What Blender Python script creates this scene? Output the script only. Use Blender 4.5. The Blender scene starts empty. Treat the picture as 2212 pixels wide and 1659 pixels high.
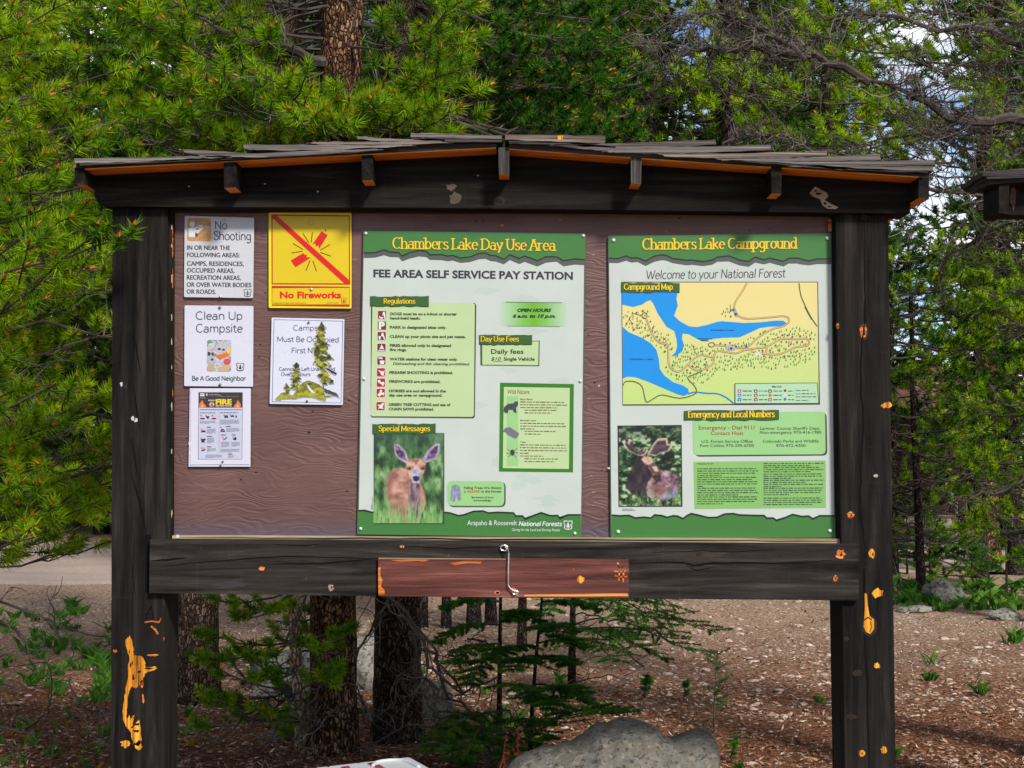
import bpy, math, random
import numpy as np
from mathutils import Vector, Matrix, noise
from mathutils.geometry import tessellate_polygon

SC = bpy.context.scene
COL = SC.collection
rad = math.radians

# ------------------------------------------------------------------ camera, sky, sun, exposure
F, CX, CY, EYE = 2930.0, 1106.0, 829.5, 1.6          # focal length and centre in photo units (2212 wide)
PITCH = math.asin(0.040)
cam = bpy.data.objects.new('camera', bpy.data.cameras.new('camera'))
COL.objects.link(cam)
cam.data.sensor_width = 36
cam.data.lens = 36 * F / 2212
cam.data.clip_start = 0.05
cam.data.clip_end = 2000
cam.location = (0, 0, EYE)
cam.rotation_euler = (math.pi / 2 + PITCH, 0, 0)
SC.camera = cam

SUN_EL, SUN_AZ = 39, 150        # degrees; azimuth from +Y towards +X (behind the viewer, to the right)
world = bpy.data.worlds.new('World')
SC.world = world
world.use_nodes = True
wn, wl = world.node_tree.nodes, world.node_tree.links
bg = wn['Background']
sky = wn.new('ShaderNodeTexSky')
sky.sky_type = 'NISHITA'
sky.sun_disc = False
sky.sun_elevation = rad(SUN_EL)
sky.sun_rotation = rad(SUN_AZ)
sky.altitude = 2800
sky.dust_density = 0.6
tc = wn.new('ShaderNodeTexCoord')
mp = wn.new('ShaderNodeMapping')
mp.inputs['Scale'].default_value = (3, 3, 6)
cn = wn.new('ShaderNodeTexNoise')
cn.inputs['Scale'].default_value = 1.3
cn.inputs['Detail'].default_value = 8
cr = wn.new('ShaderNodeValToRGB')
cr.color_ramp.elements[0].position = 0.47
cr.color_ramp.elements[1].position = 0.60
mx = wn.new('ShaderNodeMixRGB')
mx.inputs[2].default_value = (9.0, 9.0, 9.2, 1)
wl.new(tc.outputs['Generated'], mp.inputs['Vector'])
wl.new(mp.outputs['Vector'], cn.inputs['Vector'])
wl.new(cn.outputs['Fac'], cr.inputs['Fac'])
wl.new(cr.outputs['Color'], mx.inputs['Fac'])
wl.new(sky.outputs['Color'], mx.inputs[1])
wl.new(mx.outputs['Color'], bg.inputs['Color'])
bg.inputs['Strength'].default_value = 0.10

sun = bpy.data.objects.new('sun', bpy.data.lights.new('sun', 'SUN'))
COL.objects.link(sun)
sun.data.energy = 3.1
sun.data.angle = rad(9)
sun.data.color = (1.0, 0.95, 0.87)
el, az = rad(SUN_EL), rad(SUN_AZ)
sdir = Vector((math.sin(az) * math.cos(el), math.cos(az) * math.cos(el), math.sin(el)))
sun.rotation_euler = (-sdir).to_track_quat('-Z', 'Y').to_euler()

SC.view_settings.view_transform = 'Standard'
SC.view_settings.look = 'None'
SC.view_settings.exposure = 0.74
SC.view_settings.gamma = 1

# ------------------------------------------------------------------ helpers
SP, CP = math.sin(PITCH), math.cos(PITCH)


def ray(px, py):
    dx, dy = px - CX, CY - py
    return dx, F * CP - dy * SP, F * SP + dy * CP


def P(px, py, Y):
    """world point at distance Y seen at photo position px, py"""
    d = ray(px, py)
    t = Y / d[1]
    return Vector((d[0] * t, Y, EYE + d[2] * t))


def G(px, py, z=0.0):
    """ground point at photo position px, py"""
    d = ray(px, py)
    t = (z - EYE) / d[2]
    return Vector((d[0] * t, d[1] * t, z))


def gz(x, y):
    return 0.05 * noise.noise(Vector((x * .45, y * .45, 3.1))) + 0.02 * noise.noise(Vector((x * 1.7, y * 1.7, 9.1)))


def tag(o, label=None, cat=None, group=None, kind=None):
    if label: o['label'] = label
    if cat: o['category'] = cat
    if group: o['group'] = group
    if kind: o['kind'] = kind
    return o


def thing(name, loc, label, cat, group=None):
    o = bpy.data.objects.new(name, None)
    COL.objects.link(o)
    o.location = loc
    o.empty_display_size = 0.1
    return tag(o, label, cat, group)


def adopt(o, parent):
    if parent is not None:
        o.parent = parent
        l = Vector((0, 0, 0))
        p = parent
        while p is not None:
            if p.type == 'EMPTY': l = p.location
            p = p.parent
        if parent.type == 'EMPTY':
            o.matrix_parent_inverse = Matrix.Translation(-parent.location)
    return o


class MB:
    """collects faces with materials and links them as one mesh object"""
    def __init__(self):
        self.v, self.f, self.m, self.mats = [], [], [], []

    def mi(self, m):
        if m not in self.mats: self.mats.append(m)
        return self.mats.index(m)

    def add(self, vs, fs, m):
        b = len(self.v)
        k = self.mi(m)
        self.v.extend([tuple(v) for v in vs])
        for f in fs:
            self.f.append([i + b for i in f])
            self.m.append(k)

    def box(self, x0, x1, y0, y1, z0, z1, m, M=None):
        vs = [Vector((x, y, z)) for z in (z0, z1) for y in (y0, y1) for x in (x0, x1)]
        if M is not None: vs = [M @ v for v in vs]
        self.add(vs, [(0, 2, 3, 1), (4, 5, 7, 6), (0, 1, 5, 4), (2, 6, 7, 3), (0, 4, 6, 2), (1, 3, 7, 5)], m)

    def prism(self, pts, Y0, Y1, m, msides=None, jit=0):
        """photo outline pts at front distance Y0, pushed back to Y1 at its real size"""
        fr = [P(x, y, Y0) for x, y in pts]
        bk = [Vector((p.x, Y1, p.z)) for p in fr]
        n = len(fr)
        tri = tessellate_polygon([fr])
        self.add(fr, [tuple(t) for t in tri], m)
        self.add(bk, [tuple(reversed(t)) for t in tri], m)
        self.add(fr + bk, [(i, (i + 1) % n, (i + 1) % n + n, i + n) for i in range(n)], msides or m)

    def tube(self, pts, rs, m, n=8, caps=True):
        vs, fs = [], []
        pts = [Vector(p) for p in pts]
        for i, p in enumerate(pts):
            a = pts[max(i - 1, 0)]
            b = pts[min(i + 1, len(pts) - 1)]
            d = (b - a).normalized()
            u = d.cross(Vector((0, 0, 1)) if abs(d.z) < .9 else Vector((1, 0, 0))).normalized()
            w = d.cross(u)
            r = rs[i] if hasattr(rs, '__len__') else rs
            for k in range(n):
                t = 2 * math.pi * k / n
                vs.append(p + (u * math.cos(t) + w * math.sin(t)) * r)
        for i in range(len(pts) - 1):
            for k in range(n):
                fs.append((i * n + k, i * n + (k + 1) % n, (i + 1) * n + (k + 1) % n, (i + 1) * n + k))
        if caps:
            fs.append(tuple(range(n - 1, -1, -1)))
            fs.append(tuple(range((len(pts) - 1) * n, len(pts) * n)))
        self.add(vs, fs, m)

    def build(self, name, parent=None, smooth=False, bevel=0):
        me = bpy.data.meshes.new(name)
        me.from_pydata(self.v, [], self.f)
        for m in self.mats: me.materials.append(m)
        me.polygons.foreach_set('material_index', self.m)
        if smooth: me.polygons.foreach_set('use_smooth', [True] * len(self.f))
        me.update()
        o = bpy.data.objects.new(name, me)
        COL.objects.link(o)
        if bevel:
            import bmesh
            bm = bmesh.new()
            bm.from_mesh(me)
            bmesh.ops.remove_doubles(bm, verts=bm.verts, dist=1e-5)
            bmesh.ops.recalc_face_normals(bm, faces=bm.faces)
            es = [e for e in bm.edges if len(e.link_faces) == 2 and e.calc_face_angle(0) > .6]
            bmesh.ops.bevel(bm, geom=es, offset=bevel, segments=2, affect='EDGES', profile=.6)
            bm.to_mesh(me)
            bm.free()
        return adopt(o, parent)


# ------------------------------------------------------------------ materials
def srgb(r, g, b):
    f = lambda c: c / 12.92 if c <= .04045 else ((c + .055) / 1.055) ** 2.4
    return (f(r / 255), f(g / 255), f(b / 255), 1)


class NT:
    def __init__(self, name, rough=.8, spec=.3):
        self.m = bpy.data.materials.new(name)
        self.m.use_nodes = True
        self.n, self.l = self.m.node_tree.nodes, self.m.node_tree.links
        self.b = self.n['Principled BSDF']
        self.b.inputs['Roughness'].default_value = rough
        self.b.inputs['Specular IOR Level'].default_value = spec

    def node(self, t, ins=None, **kw):
        nd = self.n.new(t)
        for k, v in kw.items(): setattr(nd, k, v)
        for k, v in (ins or {}).items():
            if isinstance(v, bpy.types.NodeSocket): self.l.new(v, nd.inputs[k])
            else: nd.inputs[k].default_value = v
        return nd

    def coords(self, scale, rot=(0, 0, 0)):
        t = self.node('ShaderNodeTexCoord')
        return self.node('ShaderNodeMapping', {'Vector': t.outputs['Object'], 'Scale': scale, 'Rotation': rot}).outputs['Vector']

    def noise(self, vec, scale, detail=6, rough=.6, dist=0):
        return self.node('ShaderNodeTexNoise', {'Vector': vec, 'Scale': scale, 'Detail': detail, 'Roughness': rough, 'Distortion': dist}).outputs['Fac']

    def ramp(self, fac, stops, interp='LINEAR'):
        r = self.node('ShaderNodeValToRGB', {'Fac': fac})
        e = r.color_ramp.elements
        r.color_ramp.interpolation = interp
        while len(e) < len(stops): e.new(.5)
        for i, (p, c) in enumerate(stops):
            e[i].position = p
            e[i].color = c if len(c) == 4 else (*c, 1)
        return r.outputs['Color']

    def mix(self, fac, a, b, mode='MIX'):
        nd = self.node('ShaderNodeMixRGB', blend_type=mode)
        for k, v in ((0, fac), (1, a), (2, b)):
            if isinstance(v, bpy.types.NodeSocket): self.l.new(v, nd.inputs[k])
            else: nd.inputs[k].default_value = v
        return nd.outputs['Color']

    def math(self, op, a, b=0.0):
        nd = self.node('ShaderNodeMath', operation=op)
        for k, v in ((0, a), (1, b)):
            if isinstance(v, bpy.types.NodeSocket): self.l.new(v, nd.inputs[k])
            else: nd.inputs[k].default_value = v
        return nd.outputs['Value']

    def color(self, c):
        if isinstance(c, bpy.types.NodeSocket): self.l.new(c, self.b.inputs['Base Color'])
        else: self.b.inputs['Base Color'].default_value = c

    def bump(self, h, strength=.5, dist=.01, prev=None):
        nd = self.node('ShaderNodeBump', {'Height': h, 'Strength': strength, 'Distance': dist})
        if prev is not None: self.l.new(prev, nd.inputs['Normal'])
        self.l.new(nd.outputs['Normal'], self.b.inputs['Normal'])
        return nd.outputs['Normal']


W1, W0 = (1, 1, 1, 1), (0, 0, 0, 1)


def wood_dark(name, along, tint=1.0):
    """nearly black stained rough sawn timber, grain along axis"""
    t = NT(name, .85, .12)
    s = [26, 26, 26]
    s['XYZ'.index(along)] = 1.6
    v = t.coords(tuple(s))
    g = t.noise(v, 1.0, 9, .68, .6)
    big = t.noise(t.coords((1.6, 1.6, 1.6)), 1.7, 5, .6)
    s2 = [3, 3, 3]
    s2['XYZ'.index(along)] = 75
    saw = t.noise(t.coords(tuple(s2), (0, rad(6), 0)), 1.0, 4, .7)
    tint *= .52
    d = lambda a: tuple(c * tint for c in a)
    c = t.ramp(g, [(.34, d((.003, .0027, .0025))), (.45, d((.012, .0105, .0095))), (.55, d((.026, .0225, .020))), (.68, d((.066, .056, .049)))])
    c = t.mix(t.ramp(big, [(.42, W0), (.68, (.55, .55, .55, 1))]), c, (.030 * tint, .024 * tint, .021 * tint, 1))
    c = t.mix(t.ramp(saw, [(.62, W0), (.78, (.40, .40, .40, 1))]), c, (.070 * tint, .064 * tint, .060 * tint, 1))
    sp = t.noise(t.coords((9, 9, 9)), 6, 3, .5)
    c = t.mix(t.ramp(sp, [(.74, W0), (.79, (.6, .6, .6, 1))]), c, (.13, .11, .10, 1))
    t.color(c)
    n = t.bump(g, .75, .006)
    t.bump(saw, .35, .003, n)
    return t.m


def flat_wood(name, cols, along='X', rough=.75, bump=.5, scale=22, lo=.28, hi=.72):
    t = NT(name, rough, .25)
    s = [scale] * 3
    s['XYZ'.index(along)] = 1.5
    g = t.noise(t.coords(tuple(s)), 1.0, 8, .65, .5)
    n = len(cols)
    t.color(t.ramp(g, [(lo + (hi - lo) * i / (n - 1), c) for i, c in enumerate(cols)]))
    t.bump(g, bump, .006)
    return t.m


M_POST = wood_dark('dark_stained_post_timber', 'Z')
M_BEAM = wood_dark('dark_stained_beam_timber', 'X', .85)
M_RAIL = wood_dark('dark_stained_rail_timber', 'X', 1.9)
M_ENDS = wood_dark('dark_stained_end_timber', 'Y', .8)
M_BLACK = NT('open_crack_shadowed_wood', .95, .1)
M_BLACK.color((.004, .0035, .0035, 1)); M_BLACK = M_BLACK.m
M_ORANGE = flat_wood('raw_orange_pine', [srgb(36, 18, 8), srgb(150, 74, 22), srgb(188, 106, 40), srgb(206, 140, 72)], 'X', .6, .5, 60, .36, .62)
M_EAVE = flat_wood('raw_orange_eave_boards', [srgb(150, 72, 20), srgb(236, 140, 48), srgb(250, 184, 92)], 'X', .6, .3, 70)
M_YELLOW = flat_wood('raw_yellow_pine', [srgb(34, 20, 8), srgb(150, 88, 14), srgb(200, 130, 24), srgb(222, 166, 52)], 'Z', .55, .5, 60, .36, .60)
M_TANCHIP = flat_wood('bleached_wood', [srgb(110, 92, 74), srgb(160, 140, 116)], 'X')
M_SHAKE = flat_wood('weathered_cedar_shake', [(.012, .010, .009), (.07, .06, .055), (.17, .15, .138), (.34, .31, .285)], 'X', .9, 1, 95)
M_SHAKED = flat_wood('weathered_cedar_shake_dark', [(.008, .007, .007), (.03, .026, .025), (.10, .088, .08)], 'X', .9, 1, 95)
M_DECK = flat_wood('grey_deck_edge', [(.006, .006, .007), (.022, .023, .026), (.085, .085, .09)], 'X', .85, .9, 80)
M_PURLIN = flat_wood('grey_end_grain', [(.008, .008, .007), (.04, .037, .034), (.14, .128, .12)], 'Z', .9, .9, 70)


PANEL_FOOT = P(1000, 1150, 5.058).z


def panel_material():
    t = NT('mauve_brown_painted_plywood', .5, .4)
    v = t.coords((1.0, 1.0, 1.0))
    w = t.node('ShaderNodeTexNoise', {'Vector': t.coords((1.1, 1, 3.2)), 'Scale': 1.5, 'Detail': 3, 'Roughness': .5})
    add = t.node('ShaderNodeVectorMath', {0: v, 1: w.outputs['Color']}, operation='ADD')
    mp2 = t.node('ShaderNodeMapping', {'Vector': add.outputs['Vector'], 'Scale': (.16, 1, 4.2)})
    wave = t.node('ShaderNodeTexWave', {'Vector': mp2.outputs['Vector'], 'Scale': 2.3, 'Distortion': 6.0, 'Detail': 5, 'Detail Scale': 1.5, 'Detail Roughness': .62},
                  wave_type='BANDS', bands_direction='Z').outputs['Fac']
    area = t.ramp(t.noise(t.coords((1.2, 1, 1.5)), 2.0, 3, .5), [(.38, (.12, .12, .12, 1)), (.62, W1)])
    wave = t.math('SUBTRACT', 1.0, t.math('MULTIPLY', t.math('SUBTRACT', 1.0, wave), area))
    fine = t.noise(t.coords((4, 4, 70)), 1, 6, .7)
    big = t.noise(t.coords((1.3, 1, 1.6)), 1.8, 5, .6)
    c = t.ramp(big, [(.3, srgb(80, 55, 50)), (.55, srgb(94, 66, 61)), (.75, srgb(108, 80, 75))])
    c = t.mix(t.ramp(wave, [(.0, (.42, .42, .42, 1)), (.08, W0)]), c, srgb(70, 48, 46))
    c = t.mix(t.ramp(fine, [(.55, W0), (.8, (.5, .5, .5, 1))]), c, srgb(134, 104, 104))
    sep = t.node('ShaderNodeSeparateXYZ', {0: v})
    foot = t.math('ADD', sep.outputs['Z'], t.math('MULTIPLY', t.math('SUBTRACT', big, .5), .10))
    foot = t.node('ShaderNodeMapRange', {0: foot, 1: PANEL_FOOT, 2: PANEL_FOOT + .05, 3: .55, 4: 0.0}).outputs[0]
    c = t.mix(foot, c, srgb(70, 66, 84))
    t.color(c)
    n = t.bump(wave, .25, .006)
    t.bump(fine, .25, .004, n)
    return t.m


M_PANEL = panel_material()
M_FLAP = flat_wood('red_brown_painted_board', [srgb(48, 24, 20), srgb(78, 40, 33), srgb(98, 55, 47), srgb(132, 88, 80)], 'X', .5, .7, 30, .34, .68)
M_SPLIT = flat_wood('worn_ledger_edge', [srgb(70, 60, 48), srgb(150, 132, 104), srgb(196, 176, 140)], 'X', .8, .5)

_steel = NT('galvanised_steel', .35, .5)
_steel.b.inputs['Metallic'].default_value = .9
_steel.color((.62, .62, .62, 1))
M_STEEL = _steel.m

_paint = {}


def ink(r, g, b, rough=.42):
    """printed or painted flat colour"""
    k = (r, g, b, rough)
    if k not in _paint:
        t = NT('print_%02x%02x%02x' % (r, g, b), rough, .35)
        base = tuple(c * .68 for c in srgb(r, g, b)[:3]) + (1,)
        n = t.noise(t.coords((1, 1, 1)), 5, 5, .65)
        t.color(t.mix(t.ramp(n, [(.35, W0), (.75, W1)]), base, tuple(c * .93 for c in base[:3]) + (1,)))
        _paint[k] = t.m
    return _paint[k]


def print_gradient(name, stops, axis='Z', lo=0, hi=1, rough=.42):
    """printed colour that runs from one end of the patch to the other"""
    t = NT(name, rough, .35)
    c = t.node('ShaderNodeTexCoord')
    s = t.node('ShaderNodeSeparateXYZ', {0: c.outputs['Object']})
    f = t.node('ShaderNodeMapRange', {0: s.outputs[axis], 1: lo, 2: hi})
    t.color(t.ramp(f.outputs[0], [(q, tuple(v * .68 for v in c[:3]) + (1,)) for q, c in stops]))
    return t.m


def print_foliage(name, cols, sc=(30, 1, 14), nscale=1.0):
    """the mottled leaves of a printed wildlife photograph"""
    t = NT(name, .42, .35)
    n = t.noise(t.coords(sc), nscale, 7, .7, 1.5)
    k = len(cols)
    t.color(t.ramp(n, [(.30 + .4 * i / (k - 1), tuple(q * .7 for q in srgb(*c)[:3]) + (1,)) for i, c in enumerate(cols)]))
    return t.m


# ------------------------------------------------------------------ flat art on the signs
K = 1659 / 1920.0


def conv(x0, y0, s):
    return lambda x, y: (K * (x0 + x / s), K * (y0 + y / s))


_ref = {}


def font_mesh(s, bold, shear):
    cu = bpy.data.curves.new('t', 'FONT')
    cu.body = s
    cu.size = 1
    cu.offset = bold
    cu.shear = shear
    cu.resolution_u = 3
    o = bpy.data.objects.new('t', cu)
    me = o.to_mesh()
    vs = np.array([v.co[:2] for v in me.vertices]) if len(me.vertices) else np.zeros((0, 2))
    fs = [tuple(p.vertices) for p in me.polygons]
    o.to_mesh_clear()
    bpy.data.objects.remove(o)
    bpy.data.curves.remove(cu)
    return vs, fs


def cap_height():
    if 'H' not in _ref:
        v, f = font_mesh('H', 0, 0)
        _ref['H'] = v[:, 1].max()
    return _ref['H']


class Art:
    def __init__(self, Y, cv, mb=None, step=.00045):
        self.Y, self.cv, self.mb, self.step = Y, cv, mb or MB(), step

    def pt(self, x, y, layer):
        a, b = self.cv(x, y)
        return P(a, b, self.Y - layer * self.step)

    def poly(self, pts, m, layer=1):
        vs = [self.pt(x, y, layer) for x, y in pts]
        tri = tessellate_polygon([[Vector((x, y, 0)) for x, y in pts]])
        fs = []
        for a, b, c in tri:
            n = (vs[b] - vs[a]).cross(vs[c] - vs[a])
            fs.append((a, b, c) if n.y < 0 else (a, c, b))
        self.mb.add(vs, fs, m)

    def rect(self, x0, y0, x1, y1, m, layer=1):
        self.poly([(x0, y0), (x1, y0), (x1, y1), (x0, y1)], m, layer)

    def rrect(self, q, r, m, layer=1):
        self.poly(round_poly(q, r), m, layer)

    def ell(self, cx, cy, rx, ry, m, layer=1, n=16):
        self.poly([(cx + rx * math.cos(2 * math.pi * k / n), cy + ry * math.sin(2 * math.pi * k / n)) for k in range(n)], m, layer)

    def line(self, pts, w, m, layer=1, closed=False):
        """ribbon; w is a width or (thin, thick) by direction"""
        n = len(pts)
        L, Rr = [], []
        for i in range(n):
            a = pts[i - 1] if (i > 0 or closed) else pts[i]
            b = pts[(i + 1) % n] if (i < n - 1 or closed) else pts[i]
            dx, dy = b[0] - a[0], b[1] - a[1]
            d = math.hypot(dx, dy) or 1
            dx, dy = dx / d, dy / d
            ww = w if not isinstance(w, tuple) else w[0] + (w[1] - w[0]) * abs(dy)
            # keep the width through corners
            k = 1.0
            if 0 < i < n - 1 or closed:
                ax, ay = pts[i][0] - a[0], pts[i][1] - a[1]
                da = math.hypot(ax, ay) or 1
                k = 1 / max(.5, abs((ax * dx + ay * dy) / da))
            L.append((pts[i][0] - dy * ww / 2 * k, pts[i][1] + dx * ww / 2 * k))
            Rr.append((pts[i][0] + dy * ww / 2 * k, pts[i][1] - dx * ww / 2 * k))
        vs = [self.pt(x, y, layer) for x, y in L] + [self.pt(x, y, layer) for x, y in Rr]
        fs = []
        for i in range(n if closed else n - 1):
            j = (i + 1) % n
            a, b, c = vs[i], vs[j], vs[j + n]
            f = (i, j, j + n, i + n)
            fs.append(f if (b - a).cross(c - a).y < 0 else tuple(reversed(f)))
        self.mb.add(vs, fs, m)

    def text(self, s, x, y, width, cap, m, layer=2, bold=0, shear=0, slope=0, center=False, flip=False):
        vs, fs = font_mesh(s, bold, shear)
        if not len(vs): return
        x0, x1 = vs[:, 0].min(), vs[:, 0].max()
        kx = width / (x1 - x0)
        ky = cap / cap_height()
        if center: x = x - width / 2
        out = []
        for vx, vy in vs:
            lx, ly = (vx - x0) * kx, vy * ky
            if flip:
                out.append(self.pt(x + width - lx, y + ly + slope * lx, layer))
            else:
                out.append(self.pt(x + lx, y - ly + slope * lx, layer))
        self.mb.add(out, fs, m)

    def stroke(self, s, x, y, width, xh, w, m, layer=2, serif=0, slope=0, center=False, slant=0):
        """hand drawn letters: skeleton strokes, w = (thin, thick), serif = length in glyph units"""
        tot = sum(GL.get(c, GL[' '])[0] for c in s)
        kx, ky = width / tot, xh / 5.0
        if center: x = x - width / 2
        pen = 0
        for ci, c in enumerate(s):
            adv, strokes = GL.get(c, GL[' '])
            k = 0
            for st in strokes:
                T = lambda gx, gy: (x + (pen + gx + slant * gy) * kx, y - gy * ky + slope * (pen + gx) * kx)
                pts = [T(*q) for q in st]
                self.line(pts, w, m, layer + .07 * k + .03 * (ci % 2))
                k += 1
                if serif:
                    for e, nb in ((st[0], st[1]), (st[-1], st[-2])):
                        if abs(e[0] - nb[0]) < .45 * abs(e[1] - nb[1]) and min(abs(e[1] - q) for q in (0, 5, 7.4, 7.6, -2.3)) < .08:
                            h = serif / 2
                            dy = -.28 if e[1] > 3 else .28
                            l = h * (1.25 if e[1] in (5, 7.6) else 1)
                            r = h * (.35 if e[1] in (5, 7.6) else 1)
                            self.line([T(e[0] - l, e[1] + dy * (0 if e[1] < 3 else 1.2)), T(e[0] + r, e[1])], max(w[0], .62 * ky), m, layer + .07 * k + .03 * (ci % 2))
                            k += 1
            pen += adv

    def greek(self, x0, y0, x1, n, lh, h, m, layer=2, rng=None, slope=0, last=.6):
        """lines of print too small to read in the photograph"""
        rng = rng or random.Random(int(x0 * 7 + y0))
        for i in range(n):
            xe = x1 if i < n - 1 else x0 + (x1 - x0) * last
            xe -= rng.random() * .08 * (x1 - x0)
            xx = x0
            while xx < xe:
                w = min(rng.uniform(1.5, 6) * h, xe - xx)
                hh = h * rng.uniform(.75, 1.1)
                y = y0 + i * lh + slope * (xx - x0)
                self.rect(xx, y - hh / 2, xx + w, y + hh / 2, m, layer)
                xx += w + h * .9

    def build(self, name, parent):
        return self.mb.build(name, parent)


def round_poly(q, r, n=4):
    out = []
    k = len(q)
    for i in range(k):
        p, a, b = Vector(q[i]), Vector(q[i - 1]), Vector(q[(i + 1) % k])
        u, w = (a - p).normalized(), (b - p).normalized()
        s, e = p + u * r, p + w * r
        for j in range(n + 1):
            t = j / n
            z = s * (1 - t) ** 2 + p * 2 * t * (1 - t) + e * t ** 2
            out.append((z.x, z.y))
    return out


def arc(cx, cy, rx, ry, a0, a1, n=9):
    return [(cx + rx * math.cos(rad(a0 + (a1 - a0) * i / n)), cy + ry * math.sin(rad(a0 + (a1 - a0) * i / n))) for i in range(n + 1)]


def smooth(pts, n=4):
    out = []
    for i in range(len(pts) - 1):
        p0, p1, p2, p3 = pts[max(i - 1, 0)], pts[i], pts[i + 1], pts[min(i + 2, len(pts) - 1)]
        for j in range(n):
            t = j / n
            out.append(tuple(.5 * (2 * p1[k] + (p2[k] - p0[k]) * t + (2 * p0[k] - 5 * p1[k] + 4 * p2[k] - p3[k]) * t * t + (3 * p1[k] - p0[k] - 3 * p2[k] + p3[k]) * t ** 3) for k in (0, 1)))
    out.append(pts[-1])
    return out


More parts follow.
